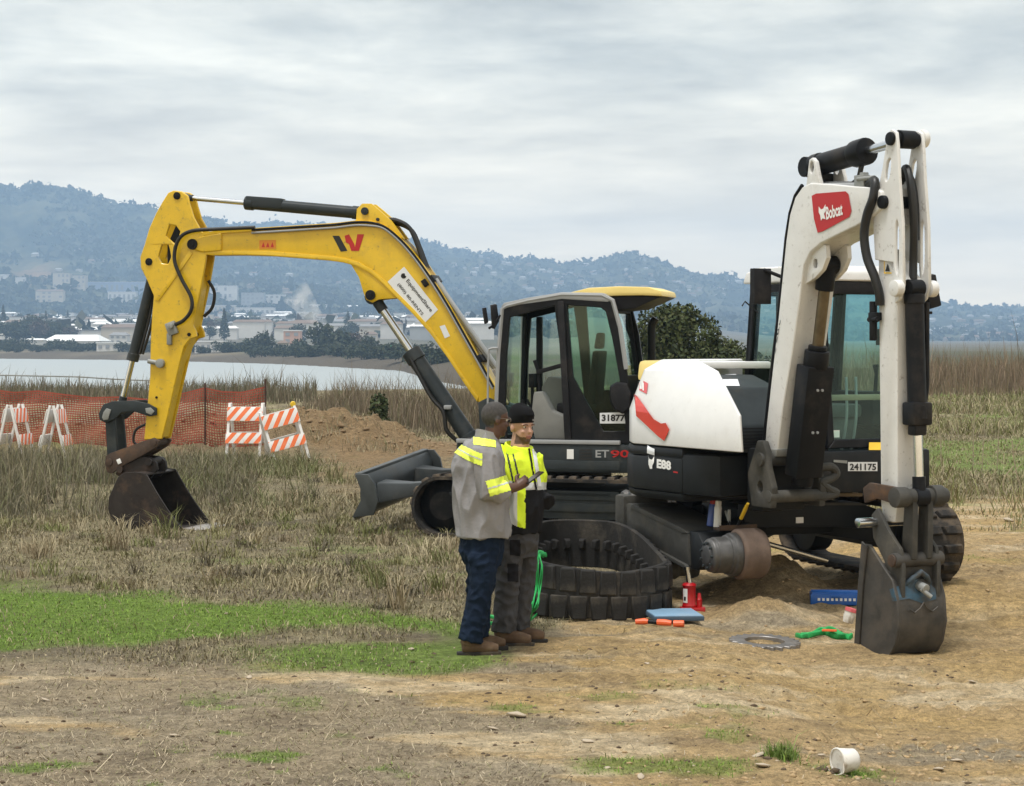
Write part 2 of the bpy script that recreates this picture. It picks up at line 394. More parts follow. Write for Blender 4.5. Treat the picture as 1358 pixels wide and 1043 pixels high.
# ================================================================== LAND
WATER_Z = -4.0
def shore_far(u):      # far shore distance as a function of x/y
    return interp(u, [-.8, -.26, -.2, -.12, -.08, -.055, -.04, .0, .3, .9], [900, 800, 740, 600, 500, 450, 330, 230, 200, 200])
def field_edge(u):
    return interp(u, [-.8, -.26, -.1, 0, .3, .9], [92, 92, 92, 98, 125, 140])
def ground_z(X, Y):
    X = np.asarray(X, float); Y = np.asarray(Y, float); u = X / np.maximum(Y, 1)
    z = -.02 + .02 * smooth(14.6, 16.9, Y) - .11 * smooth(1.2, 2.2, X) * smooth(8, 12, Y) * (1 - smooth(14.6, 16.9, Y))
    z = z + .15 * smooth(2.75, 3.5, X) * smooth(16.0, 17.3, Y) * (1 - smooth(24, 32, Y))
    z = z - .17 * smooth(-1.0, -4, X) * smooth(23, 25, Y) * (1 - smooth(28, 31, Y))
    z = z + .05 * (fbm(X * .35, Y * .35, 3, 11) - .5) * smooth(5, 9, Y) + .018 * (fbm(X * 2.2, Y * 2.2, 3, 21) - .5)
    # rough clods on the bare dirt to the right and under the white machine
    rough = np.clip(smooth(.2, 1.6, X) * smooth(14.2, 15.5, Y) * (1 - smooth(19.5, 22, Y)) + smooth(2.6, 3.4, X) * smooth(12.5, 14, Y) * (1 - smooth(20, 23, Y)), 0, 1)
    dirt = smooth(-.6, 1.0, X) * (1 - smooth(19, 22, Y))
    z = z + rough * (.085 * (fbm(X * 3.1, Y * 3.1, 4, 31) - .47)) + dirt * .045 * (fbm(X * 4.0, Y * 7.0, 4, 35) - .5) + dirt * .022 * (fbm(X * 13, Y * 15, 2, 37) - .5)
    # wheel ruts crossing the bare dirt
    ang = X * .22 + Y; z = z - .022 * dirt * np.exp(-((ang - 13.0 + .25 * (fbm(X * .8, Y * 0, 2, 3) - .5)) / .10) ** 2) - .02 * dirt * np.exp(-((ang - 13.75 + .2 * (fbm(X * .8, Y * 0, 2, 4) - .5)) / .12) ** 2)
    # cleat prints left by the machines' tracks
    for off, wd in ((13.37, .17), (12.1, .16), (14.45, .15)):
        bnd = np.exp(-((ang - off + .3 * (fbm(X * .5, Y * 0, 2, 7) - .5)) / wd) ** 4) * smooth(.35, .6, fbm(X * .9, Y * .9, 3, 39)); z = z + dirt * .014 * bnd * np.tanh(3 * np.sin(2 * np.pi * X / .17))
    # heap between the tracks of the white machine
    z = z + .27 * np.exp(-(((X - 2.25) / .42) ** 2 + ((Y - 17.6) / .55) ** 2)) * (.65 + .7 * fbm(X * 5, Y * 5, 3, 41))
    z = z + .16 * np.exp(-(((X - 2.0) / .3) ** 2 + ((Y - 16.2) / .25) ** 2)) * (.5 + fbm(X * 6, Y * 6, 3, 43))
    # spoil bank behind the barricades
    rid = .80 * np.exp(-(((Y - 41.3 - .12 * (X + 5)) / 2.1) ** 2)) * smooth(-1.3, -3.0, X) * (.62 + .38 * smooth(-9, -3.6, X) * smooth(-.9, -3.4, X)) * smooth(-14, -11, X)
    z = z + rid * (.60 + .75 * fbm(X * 1.1, Y * 1.1, 4, 51)) + np.clip(rid, 0, .5) * .8 * (fbm(X * 3.5, Y * 3.5, 3, 55) - .5)
    z = z + .25 * np.exp(-(((X + 1.6) / 1.7) ** 2 + ((Y - 34.5) / 1.4) ** 2)) * fbm(X * 1.5, Y * 1.5, 3, 58)
    # field edge, basin, far land
    fe = field_edge(u); sf = shore_far(u)
    bank = smooth(0, 14, Y - fe)
    land = np.minimum(interp(Y - sf, [0, 12, 60, 400, 4000], [-4.4, -2.6, -1.4, 6, 200]), interp(Y, [0, 900, 1500, 2500, 3000, 3250, 3500, 9000], [-1.2, 0, 8, 27, 40, 42, 20, 10]) * (1 - .88 * smooth(.03, .17, u)))
    z = np.where(Y > fe, z * (1 - bank) + bank * -5.2, z)
    z = np.where(Y > sf - 10, np.maximum(z, land + 0.9 * (fbm(X * .02, Y * .02, 3, 61) - .5)), z)
    return z
def gz(x, y): return float(ground_z(np.array([x]), np.array([y]))[0])

GREEN_U = ([-400, 0, 150, 330, 500, 600, 660, 700], [768, 777, 783, 797, 808, 820, 830, 838])
def masks(X, Y, z=None):
    """surface cover of the field by place: returns green, bare, pale, mud, litter weights"""
    px = CX + KF * X / Y; py = HY + KF * CZ / Y          # flat-ground coordinates used as a map of the site
    w = 26 * (fbm(X * 1.3, Y * 1.3, 4, 71) - .5); w2 = 60 * (fbm(X * .9, Y * 2.2, 4, 73) - .5)
    up = interp(px, *GREEN_U)
    lo = interp(px, [-400, 0, 200, 330, 420, 520, 640], [850, 852, 850, 842, 836, 834, 842])
    g1 = smooth(-7, 7, py - up + w) * smooth(-7, 7, lo - py + w * 1.2) * (1 - smooth(610, 690, px + w2))
    g2 = smooth(-6, 6, py - 850 + w) * smooth(-6, 6, 884 - py + w) * smooth(280, 420, px + w2) * (1 - smooth(620, 680, px + w2)) * .85
    g3 = smooth(.62, .74, fbm(X * 1.6, Y * 2.4, 4, 75)) * smooth(880, 960, py) * (1 - smooth(900, 1050, px)) * .8
    g4 = smooth(0, 20, 1010 - abs(py - 1010) * 2 - 1000 + 20 + w) * smooth(740, 800, px + w2) * (1 - smooth(960, 1020, px + w2)) * .7
    g5 = (1 - smooth(640, 670, py)) * smooth(1180, 1230, px) * smooth(.35, .6, fbm(X * .5, Y * .25, 3, 77)) * .75
    g6 = smooth(.6, .75, fbm(X * .7, Y * .9, 3, 79)) * (1 - smooth(760, 775, py)) * .35
    g7 = np.exp(-(((X - 1.74) / .16) ** 2 + ((Y - 10.55) / .14) ** 2)) * 1.2
    green = np.clip(np.maximum.reduce([g1, g2, g3, g4, g5, g6, g7]), 0, 1)
    diag = interp(px, [-400, 0, 200, 400, 560, 680, 760, 850, 1000, 1150, 1220, 1300, 1500], [868, 868, 868, 874, 890, 860, 815, 770, 712, 680, 672, 668, 660])
    bare = smooth(-8, 16, py - diag + w * .9)
    litter = smooth(.51, .63, fbm(X * .75, Y * 1.9, 5, 81) + .22 * smooth(700, 300, px + w2) + .12 * smooth(960, 1040, py) - .16 * smooth(650, 900, px) + .20 * smooth(820, 700, px) * smooth(960, 1010, py))
    pale = smooth(.46, .60, fbm(X * .8, Y * 2.4, 4, 83))
    spoil = np.clip(np.exp(-(((Y - 41.3 - .12 * (X + 5)) / 3.0) ** 2)) * smooth(.3, -1.5, X) * smooth(-16, -11, X) + .9 * smooth(575, 610, py) * smooth(660, 625, py + w) * smooth(385, 470, px + w2) * smooth(640, 560, px + w2), 0, 1)
    mud = smooth(.6, .8, fbm(X * 1.5, Y * 2.6, 4, 85)) * smooth(800, 860, py) + .7 * smooth(745, 765, py + w) * smooth(790, 770, py) * smooth(620, 500, px)
    mud = mud + .8 * np.exp(-(((X - 2.2) / 1.2) ** 2 + ((Y - 17.3) / 1.2) ** 2) ** 2) + .7 * np.exp(-(((X - 4.6) / .9) ** 2 + ((Y - 17.8) / 1.6) ** 2)) * smooth(.4, .6, fbm(X * 3, Y * 4, 3, 87)) + .8 * np.exp(-(((X - 1.95) / .35) ** 2 + ((Y - 10.4) / .3) ** 2))
    return green, bare, pale, np.clip(mud, 0, 1), litter, spoil
def mixc(a, b, t): return a * (1 - t[:, None]) + b * t[:, None]
def ground_col(X, Y):
    g, b, p, mu, li, sp = masks(X, Y)
    n = fbm(X * 3, Y * 3, 4, 91)
    far = smooth(60, 200, Y)
    dry = mixc(np.array([.22, .185, .11]), np.array([.31, .265, .16]), smooth(.35, .65, n))
    dry = mixc(dry, np.array([.19, .155, .11]), .65 * smooth(.48, .68, fbm(X * .6, Y * 1.6, 4, 93)))
    p = p * (.35 + .65 * smooth(.3, .6, fbm(X * 5, Y * 7, 4, 105)))
    dirt = mixc(np.array([.49, .35, .18]), np.array([.64, .51, .325]), p)
    dirt = mixc(dirt, np.array([.50, .345, .15]), .7 * smooth(.5, .68, fbm(X * .9, Y * 1.4, 3, 97)))
    dirt = mixc(dirt, np.array([.33, .275, .195]), li * .8)
    dirt = mixc(dirt, np.array([.17, .13, .088]), mu * .45)
    c = mixc(dry, dirt, b)
    c = mixc(c, np.array([.25, .17, .09]), sp * .95)
    c = mixc(c, mixc(np.array([.13, .21, .035]), np.array([.18, .27, .048]), n), g * .97)
    # far land: mud flat, scrub, town ground
    u = X / Y; sf = shore_far(u); k = Y - sf
    m2 = mixc(np.array([.085, .07, .05]), np.array([.20, .165, .11]), .7 * smooth(.5, .66, fbm(X * .012, Y * .03, 4, 99)) * smooth(8, 25, k) * smooth(110, 60, k))
    m2 = mixc(m2, np.array([.07, .075, .04]), smooth(40, 90, k) * smooth(.2, .5, fbm(X * .02, Y * .02, 3, 101)))
    town = mixc(np.array([.075, .08, .05]), np.array([.16, .14, .12]), fbm(X * .03, Y * .012, 4, 103))
    m2 = mixc(m2, town, smooth(150, 350, k))
    return mixc(c, m2, smooth(100, 160, Y) * (Y > field_edge(u) + 6))

us = np.concatenate([np.linspace(-3, -.36, 24)[:-1], np.linspace(-.36, .36, 400), np.linspace(.36, 3, 24)[1:]])
ys = np.concatenate([np.geomspace(2.0, 8, 40)[:-1], np.geomspace(8, 22, 330)[:-1], np.geomspace(22, 48, 130)[:-1], np.geomspace(48, 150, 60)[:-1], np.geomspace(150, 9000, 170)])
U, YY = np.meshgrid(us, ys); XX = U * YY
gX = XX.ravel(); gY = YY.ravel(); gZ = ground_z(gX, gY)
nu, ny = len(us), len(ys)
idx = np.arange(nu * ny).reshape(ny, nu)
F = np.stack([idx[:-1, :-1], idx[:-1, 1:], idx[1:, 1:], idx[1:, :-1]], -1).reshape(-1, 4)
def ground_material():
    m = bpy.data.materials.new('ground'); m.use_nodes = True; n = m.node_tree.nodes; l = m.node_tree.links; p = n['Principled BSDF']
    p.inputs['Roughness'].default_value = .95; p.inputs['Specular IOR Level'].default_value = .15
    a = n.new('ShaderNodeAttribute'); a.attribute_name = 'Col'; tc = n.new('ShaderNodeTexCoord')
    def noi(sc, d, r, stretch=(1, 1, 1)):
        mp = n.new('ShaderNodeMapping'); mp.inputs['Scale'].default_value = stretch; l.new(tc.outputs['Object'], mp.inputs[0])
        x = n.new('ShaderNodeTexNoise'); x.inputs['Scale'].default_value = sc; x.inputs['Detail'].default_value = d; x.inputs['Roughness'].default_value = r
        l.new(mp.outputs[0], x.inputs['Vector']); return x.outputs['Fac']
    def mulrange(base, fac, lo, hi, a0=.3, a1=.7):
        mr = n.new('ShaderNodeMapRange'); l.new(fac, mr.inputs[0]); mr.inputs[1].default_value = a0; mr.inputs[2].default_value = a1
        mr.inputs[3].default_value = lo; mr.inputs[4].default_value = hi
        mu = n.new('ShaderNodeMixRGB'); mu.blend_type = 'MULTIPLY'; mu.inputs[0].default_value = 1; l.new(base, mu.inputs[1]); l.new(mr.outputs[0], mu.inputs[2]); return mu.outputs[0]
    f1 = noi(14, 8, .72); f2 = noi(55, 5, .7, (1, .6, 1)); f3 = noi(4, 6, .6); f4 = noi(130, 4, .7)
    c = mulrange(a.outputs['Color'], f1, .58, 1.56); c = mulrange(c, f2, .72, 1.24); c = mulrange(c, f3, .85, 1.14); c = mulrange(c, f4, .74, 1.34)
    l.new(c, p.inputs['Base Color'])
    ad = n.new('ShaderNodeMath'); ad.operation = 'ADD'; l.new(f1, ad.inputs[0]); l.new(f2, ad.inputs[1])
    b = n.new('ShaderNodeBump'); b.inputs['Strength'].default_value = 1.0; b.inputs['Distance'].default_value = .06
    l.new(ad.outputs[0], b.inputs['Height']); l.new(b.outputs[0], p.inputs['Normal']); return m
MATS['ground'] = ground_material()
gme = np_mesh('ground', np.stack([gX, gY, gZ], 1), F, True, ['ground'], ground_col(gX, gY))
ground = tag(link('ground', gme), kind='structure', label='field of dry grass, lawn patches and bare yellow dirt')

# the same field going on behind the camera
xs_b = np.linspace(-420, 420, 90); ys_b = np.concatenate([np.linspace(-400, -20, 30), np.linspace(-18, 2.0, 14)])
Ub, Yb = np.meshgrid(xs_b, ys_b); Xb = Ub.ravel(); Yb = Yb.ravel(); ib = np.arange(len(Xb)).reshape(len(ys_b), len(xs_b))
nb = fbm(Xb * .05, Yb * .05, 4, 111)
bme = np_mesh('ground', np.stack([Xb, Yb, -.09 + .1 * (nb - .5)], 1), np.stack([ib[:-1, :-1], ib[:-1, 1:], ib[1:, 1:], ib[1:, :-1]], -1).reshape(-1, 4), True, ['ground'], mixc(np.array([.20, .17, .10]), np.array([.36, .27, .15]), smooth(.35, .65, nb)))
tag(link('ground', bme), kind='structure', label='dry field going on behind the viewpoint')

# ---- water of the inlet
wm = bpy.data.materials.new('water'); wm.use_nodes = True; n_ = wm.node_tree.nodes; l_ = wm.node_tree.links; p_ = n_['Principled BSDF']
p_.inputs['Base Color'].default_value = (.30, .33, .33, 1); p_.inputs['Roughness'].default_value = .42; p_.inputs['IOR'].default_value = 1.33
tx = n_.new('ShaderNodeTexNoise'); tx.inputs['Scale'].default_value = .5; tx.inputs['Detail'].default_value = 4
bp = n_.new('ShaderNodeBump'); bp.inputs['Strength'].default_value = .03; bp.inputs['Distance'].default_value = .3
tcw = n_.new('ShaderNodeTexCoord'); l_.new(tcw.outputs['Object'], tx.inputs['Vector']); l_.new(tx.outputs['Fac'], bp.inputs['Height']); l_.new(bp.outputs[0], p_.inputs['Normal'])
MATS['water'] = wm
wv = np.array([[-2600, 96, WATER_Z], [1200, 96, WATER_Z], [1200, 1000, WATER_Z], [-2600, 1000, WATER_Z]], float)
tag(link('water', np_mesh('water', wv, np.array([[0, 1, 2, 3]]), False, ['water'])), kind='structure', label='calm grey inlet beyond the field')

# ---- hills
mat('hill', (.05, .06, .04), .95, var=.35, vscale=.012, attr='Col', spec=.1)
def hill(name, prof, Yr, Yf, zf0, pad, seed, bright, label):
    pxs = np.arange(prof[0][0], prof[-1][0] + 1, 3.0); py = interp(pxs, [a for a, b in prof], [b for a, b in prof])
    u = (pxs - CX) / KF; zf = zf0 * (1 - .95 * smooth(.03, .17, u)); top = CZ + (HY - py) * Yr / KF
    rows = 170; T = np.linspace(0, 1.25, rows)
    V = []; C = []
    for t in T:
        Y = Yf + (Yr - Yf) * t; X = u * Y * (1 if t <= 1 else 1) 
        spur = fbm(X * .0016 + 3, Y * .0008, 4, seed) - .5; 
        if t <= 1:
            h = zf + (top - zf) * (t ** .92) + spur * 230 * math.sin(PI * t) ** 1.0 * np.clip((top - zf) / 250, .1, 1)
        else: h = top - (t - 1) * 900
        can = 13 * (fbm(X * .045, Y * .022, 3, seed + 5, .6) - .45) + 11 * np.clip(fbm(X * .03, Y * .03, 2, seed + 9) - .62, 0, 1) * 3 * (1 if t > .9 else .6)
        edge = smooth(0, 12, np.minimum(pxs - pxs[0], pxs[-1] - pxs))
        h = h + can * edge * smooth(0, .1, np.array(t))
        V.append(np.stack([X, np.full_like(X, Y), h], 1))
        nz = fbm(X * .012, Y * .006, 4, seed + 2); n2 = fbm(X * .05, Y * .03, 3, seed + 4)
        c = mixc(np.array([.014, .022, .014]), np.array([.10, .10, .055]), smooth(.35, .75, nz) * .6 + .4 * smooth(.4, .7, n2))
        bp_ = np.exp(-(((pxs - 45) / 30) ** 2 + ((t - .38) / .12) ** 2)) * bright
        c = mixc(c, np.array([.26, .17, .10]), np.clip(bp_ * (.4 + nz), 0, .8))
        C.append(c)
    V = np.concatenate(V); C = np.concatenate(C); k = len(pxs); idx = np.arange(k * rows).reshape(rows, k)
    F = np.stack([idx[:-1, :-1], idx[:-1, 1:], idx[1:, 1:], idx[1:, :-1]], -1).reshape(-1, 4)
    o = link(name, np_mesh(name, V, F, True, ['hill'], C)); tag(o, label, kind='structure'); return o
P_NEAR = [(-700, 262), (-300, 238), (-120, 236), (-40, 238), (0, 243), (25, 252), (45, 246), (75, 249), (110, 256), (130, 263), (150, 271), (180, 272), (215, 278), (240, 284), (285, 292), (305, 303), (350, 312), (400, 325), (460, 345), (540, 372), (640, 392)]
P_FAR = [(100, 330), (200, 300), (280, 296), (330, 298), (380, 296), (430, 300), (480, 304), (540, 316), (565, 322), (585, 329), (610, 333), (640, 339), (680, 347), (700, 344), (720, 348), (745, 353), (765, 352), (790, 353), (815, 345), (835, 341), (855, 344), (875, 352), (900, 360), (935, 368), (962, 366), (985, 374), (1060, 385), (1150, 394), (1235, 402), (1260, 404), (1300, 410), (1358, 409), (1500, 404), (1700, 400), (2100, 420)]
hill('hills', P_FAR, 5600, 2950, 34, 0, 200, 0, 'long hazy wooded ridge with scattered houses')
hill('hills', P_NEAR, 4500, 2800, 32, 0, 300, 1, 'higher hazy blue wooded ridge with a bare brown slope')

# ---- the air: one even volume round everything
hm = bpy.data.materials.new('haze'); hm.use_nodes = True; hn = hm.node_tree.nodes; hl = hm.node_tree.links
for x in list(hn):
    if x.type != 'OUTPUT_MATERIAL': hn.remove(x)
pv = hn.new('ShaderNodeVolumePrincipled'); pv.inputs['Color'].default_value = (.49, .71, 1.0, 1); pv.inputs['Density'].default_value = .00021
pv.inputs['Anisotropy'].default_value = .1
hl.new(pv.outputs[0], hn['Material Output'].inputs['Volume']); MATS['haze'] = hm
hb = MB().box2((-9500, -60, -8), (9500, 7080, 420))
tag(hb.build('haze', 'haze', flat=True), kind='stuff', label='thin bluish haze between the field and the hills')
# ================================================================== shared materials
mat('yellow_paint', (.69, .44, .010), .38, var=.09, dirt=.5, dcol=(.33, .21, .05), dscale=2.6, coat=.25, bump=.03, bscale=25, dlow=.54, chips=.6)
mat('faded_yellow', (.74, .58, .20), .45, var=.06, dirt=.3, dcol=(.5, .42, .25), dscale=2.2)  # paler yellow for hood and overhang: top-lit sheen put into the colour
mat('dark_grey', (.034, .041, .044), .5, var=.2, dirt=.35, dcol=(.12, .105, .08), dscale=2.5, bump=.05, spec=.14)
mat('blade_grey', (.055, .063, .066), .45, var=.2, dirt=.4, dcol=(.16, .14, .11), dscale=2.5, bump=.05, spec=.35)
mat('black_paint', (.010, .011, .013), .42, var=.2, dirt=.22, dcol=(.12, .095, .07), dscale=3, spec=.14)
mat('black_plastic', (.018, .018, .02), .6, var=.2, dirt=.2, dcol=(.14, .12, .1), spec=.14)
mat('silver_grey', (.30, .31, .315), .42, var=.08, dirt=.3, dcol=(.25, .22, .18))
mat('rubber', (.03, .029, .028), .85, var=.25, vscale=8, dirt=.85, dcol=(.135, .105, .075), dscale=4, bump=.3, bscale=40, dlow=.46, spec=.14)
mat('rubber_loose', (.028, .027, .026), .8, var=.25, vscale=8, dirt=.7, dcol=(.115, .10, .08), dscale=3, bump=.3, bscale=40, dlow=.5, spec=.14)
mat('hose', (.008, .008, .008), .45, var=.1)
mat('chrome', (.58, .60, .62), .2, 1.0, var=.06)
mat('cylinder_grey', (.035, .042, .046), .33, var=.12, dirt=.25, dcol=(.14, .12, .09), spec=.14)
mat('rusty_steel', (.075, .05, .036), .7, .35, var=.35, vscale=9, dirt=.75, dcol=(.19, .105, .055), dscale=5, bump=.25, bscale=30)
mat('bucket_steel', (.04, .034, .031), .55, .3, var=.3, vscale=5, dirt=.7, dcol=(.13, .085, .06), dscale=3.5, bump=.12, bscale=20, spec=.14)
mat('worn_steel', (.40, .37, .33), .42, .75, var=.25, vscale=14, dirt=.5, dcol=(.22, .18, .13), dscale=8)
mat('grey_fitting', (.27, .28, .27), .5, .2, var=.2, dirt=.4)
mat('white_print', (.80, .80, .78), .5, var=.05)
mat('black_print', (.012, .012, .013), .5, var=0)
mat('red_print', (.45, .012, .012), .4, var=.05)
mat('orange_print', (.62, .22, .02), .5, var=.1)
mat('label_white', (.72, .74, .76), .45, var=.05, dirt=.2, dcol=(.45, .42, .38))
mat('seat_grey', (.13, .13, .125), .8, var=.2)
mat('seat_black', (.02, .02, .02), .7, var=.2, spec=.14)
mat('console_grey', (.19, .19, .175), .7, var=.12)
glass('glass_green', (.88, .965, .93)); glass('glass_dark', (.66, .82, .75)); glass('glass_clear', (.94, .98, .97))

def track_loop(a, r, n_arc=14):
    pts = []
    for i in range(n_arc + 1): t = -PI / 2 + PI * i / n_arc; pts.append((a + r * math.cos(t), r + r * math.sin(t)))
    for i in range(n_arc + 1): t = PI / 2 + PI * i / n_arc; pts.append((-a + r * math.cos(t), r + r * math.sin(t)))
    return pts
def loop_walk(pts, count):
    P = [Vector(p) for p in pts]; P.append(P[0]); Ls = [0]
    for i in range(len(P) - 1): Ls.append(Ls[-1] + (P[i + 1] - P[i]).length)
    out = []
    for k in range(count):
        d = Ls[-1] * k / count; i = max(j for j in range(len(Ls)) if Ls[j] <= d); i = min(i, len(P) - 2)
        t = (d - Ls[i]) / max(1e-6, Ls[i + 1] - Ls[i]); p = P[i].lerp(P[i + 1], t); tg = (P[i + 1] - P[i]).normalized(); out.append((p, tg))
    return out
LUG = {}
def lug_mesh(w, l, h, key, m):
    if key not in LUG:
        b = MB(); b.prismz([(-l / 2, -w / 2), (l / 2, -w / 2 + l * .25), (l / 2 * .9, w / 2), (-l / 2 * .9, w / 2 - l * .25)], -.012, h, .86); LUG[key] = b.mesh('track_lug', m, bevel=.006, seg=1)
    return LUG[key]
def rubber_track(parent, a, r, y, w, rz, nl, m='rubber', th=.035, name='track'):
    """belt round idler and sprocket; the lugs are its children"""
    pts = track_loop(a, r); inn = track_loop(a, r - th); inn = [(x, z + th) for x, z in inn]
    n = len(pts); vs = [(x, -w / 2, z) for x, z in pts] + [(x, w / 2, z) for x, z in pts] + [(x, -w / 2, z) for x, z in inn] + [(x, w / 2, z) for x, z in inn]
    fs = []
    for i in range(n):
        j = (i + 1) % n; fs += [(i, j, n + j, n + i), (2 * n + i, 3 * n + i, 3 * n + j, 2 * n + j), (i, 2 * n + i, 2 * n + j, j), (n + i, n + j, 3 * n + j, 3 * n + i)]
    b = MB(); b.add(vs, fs)
    rot = Matrix.Rotation(rz, 3, 'Z'); loc = rot @ Vector((0, y, 0))
    t = b.build(name, m, parent, loc=loc, rot=(0, 0, rz))
    for k, (p, tg) in enumerate(loop_walk(pts, nl)):
        out = Vector((tg.y, -tg.x)); 
        for sgn in (-1, 1):
            lw = w * .5; me = lug_mesh(lw, .085, .03, 'l%.2f' % w, m)
            o = link('track_lug', me, t, (p.x, sgn * w * .24, p.y)); ang = math.atan2(tg.y, tg.x)
            o.rotation_euler = (Matrix.Rotation(-ang, 4, 'Y') @ Matrix.Rotation(PI, 4, 'X') @ Matrix.Rotation(0 if sgn > 0 else PI, 4, 'Z')).to_euler()
    return t
def cylinder_part(parent, p, q, split, r, rr, name='hydraulic_cylinder', m='cylinder_grey', cap=True):
    """barrel from p to split of the way to q, chrome rod the rest, eyes on both ends"""
    p = Vector(p); q = Vector(q); s = p.lerp(q, split); d = (q - p).normalized()
    b = MB(); b.cyl(p + d * r * .6, s, r, n=18); b.cyl(s - d * r * 1.3, s + d * .01, r * 1.16, n=18); b.cyl(p + d * r * .6, p + d * r * 1.6, r * 1.1, n=18)
    b.cyl(p + Vector((0, -r * .9, 0)), p + Vector((0, r * .9, 0)), r * .95, n=16)
    o = b.build(name, m, parent, bevel=.004, seg=1)
    b = MB(); b.cyl(s, q - d * rr, rr, n=14); k = b.build('rod', 'chrome', o)
    b = MB(); b.cyl(q + Vector((0, -r * .8, 0)), q + Vector((0, r * .8, 0)), rr * 1.9, n=16); b.cyl(q - d * rr * 4.2, q, rr * 1.35, n=14); b.build('rod_eye', m, o)
    return o
def pin(parent, x, z, y0, y1, r, m='dark_grey', name='pivot_pin'):
    b = MB(); b.cyl((x, y0, z), (x, y1, z), r, n=18); b.cyl((x, y0 - .006, z), (x, y1 + .006, z), r * .5, n=12); return b.build(name, m, parent, bevel=.003, seg=1)

# ================================================================== THE YELLOW EXCAVATOR
YH = R(180 - 15)
YF = Frame((.62, 23.3, 0), YH)
YB = -.12                                    # boom plane
yel = empty('excavator', YF.o, YH, 'yellow excavator with a black boom cylinder and dark dozer blade', 'excavator')
def yellow():
    UR = R(-3)      # undercarriage turned a little against the house
    gA = gz(.3, 22.4)
    # --- undercarriage
    for s in (1, -1):
        t = rubber_track(yel, 1.12, .335, s * .95, .42, UR, 46)
        rot = Matrix.Rotation(UR, 3, 'Z')
        b = MB(); b.box((0, s * .95, .36), (2.1, .2, .26)); b.prism([(-1.0, .44), (1.0, .44), (.9, .54), (-.9, .54)], s * .95 - .12, s * .95 + .12)
        b.box((0.05, s * 1.06, .36), (1.9, .03, .10)); b.box((0.05, s * 1.06, .50), (1.75, .02, .05))
        fr = b.build('track_frame', 'dark_grey', yel, bevel=.012, rot=(0, 0, UR))
        for k in range(5):
            b = MB(); b.cyl((-.78 + k * .39, s * .95 - .13, .13), (-.78 + k * .39, s * .95 + .13, .13), .09, n=16); b.build('roller', 'black_paint', yel, bevel=.008, rot=(0, 0, UR))
        b = MB(); b.lathe([(.04, -.02), (.24, -.02), (.29, .0), (.29, .1), (.18, .14), (.16, .16), (.04, .16)], (1.12, s * .95 - .06, .335), (0, 1, 0), 24); b.build('idler', 'black_paint', yel, bevel=.006, rot=(0, 0, UR))
        b = MB(); b.lathe([(.04, -.02), (.24, -.02), (.28, .0), (.28, .1), (.2, .14), (.18, .18), (.04, .18)], (-1.12, s * .95 - .06, .335), (0, 1, 0), 24); b.build('sprocket', 'black_paint', yel, bevel=.006, rot=(0, 0, UR))
    b = MB(); b.box((0, 0, .42), (1.5, 1.7, .2)); b.lathe([(.45, .5), (.45, .6), (.52, .6), (.52, .74)], (0, 0, 0), (0, 0, 1), 28); b.build('lower_frame', 'dark_grey', yel, bevel=.015, rot=(0, 0, UR))
    # --- dozer blade in front
    BF = Frame(YF.o, YH + UR)
    prof = [(1.98, .17), (1.90, .24), (1.84, .36), (1.83, .50), (1.87, .60), (1.90, .635)]
    roll = R(4.5)
    b = MB(); b.strip(prof, .035, -1.08, 1.08); b.box((1.895, 0, .645), (.075, 2.17, .05))
    bl = b.build('dozer_blade', 'blade_grey', yel, bevel=.008, rot=(-roll, 0, UR), loc=(.22, -.05, .10))
    for s in (-1, 1):
        b = MB(); b.prism([(1.98, .17), (1.72, .20), (1.66, .36), (1.70, .56), (1.78, .66), (1.93, .66), (1.87, .5), (1.87, .36)], s * 1.08 - .02, s * 1.08 + .02); b.build('end_plate', 'blade_grey', bl, bevel=.006)
        b = MB(); b.loft([[(1.83, s * .62 - .22, .28), (1.83, s * .62 + .22, .28), (1.83, s * .62 + .16, .52), (1.83, s * .62 - .16, .52)],
                          [(1.45, s * .55 - .09, .34), (1.45, s * .55 + .09, .34), (1.45, s * .55 + .08, .50), (1.45, s * .55 - .08, .50)],
                          [(.70, s * .48 - .07, .42), (.70, s * .48 + .07, .42), (.70, s * .48 + .06, .56), (.70, s * .48 - .06, .56)]])
        b.build('push_arm', 'blade_grey', bl, bevel=.02)
    b = MB(); b.box((1.97, 0, .16), (.03, 2.1, .08), (0, R(-30), 0)); b.build('cutting_edge', 'worn_steel', bl, bevel=.004)
    # --- house
    zt = YF.at(700, 586, 1.0)[1]; zb = YF.at(700, 628, 1.0)[1]
    rear = -1.55
    plan = [(1.02, 1.0), (1.02, -1.0), (.5, -1.05), (-.8, -1.05), (-1.25, -.9), (rear, -.45), (rear, .45), (-1.25, .9), (-.8, 1.05), (.6, 1.05)]
    b = MB(); b.prismz(plan, zb + .02, zt - .02); deck = b.build('house_deck', 'dark_grey', yel, bevel=.03)
    b = MB(); b.box2((-.85, 1.0, zt - .02), (1.0, 1.062, zt + .025)); b.build('deck_edge', 'silver_grey', deck, bevel=.01)
    b = MB(); b.box2((-.85, 1.045, zb + .05), (1.0, 1.062, zb + .15)); b.build('lower_skirt', 'dark_grey', deck, bevel=.006)
    xr = YF.at(840, 589, 1.0)[0] - .03; rear = xr - .75
    hoodp = [(xr, .98), (xr - .25, .97), (xr - .55, .75), (rear, .4), (rear, -.44), (xr - .55, -.8), (xr - .2, -1.0), (xr, -1.03)]
    b = MB(); b.box2((xr, -1.03, zt - .02), (.85, -.42, zt + .34)); b.build('side_tank', 'dark_grey', yel, bevel=.04)
    zh = YF.at(880, 478, .4)[1]
    b = MB(); b.prismz(hoodp, zt - .02, zh - .22); b.build('counterweight', 'dark_grey', yel, bevel=.04)
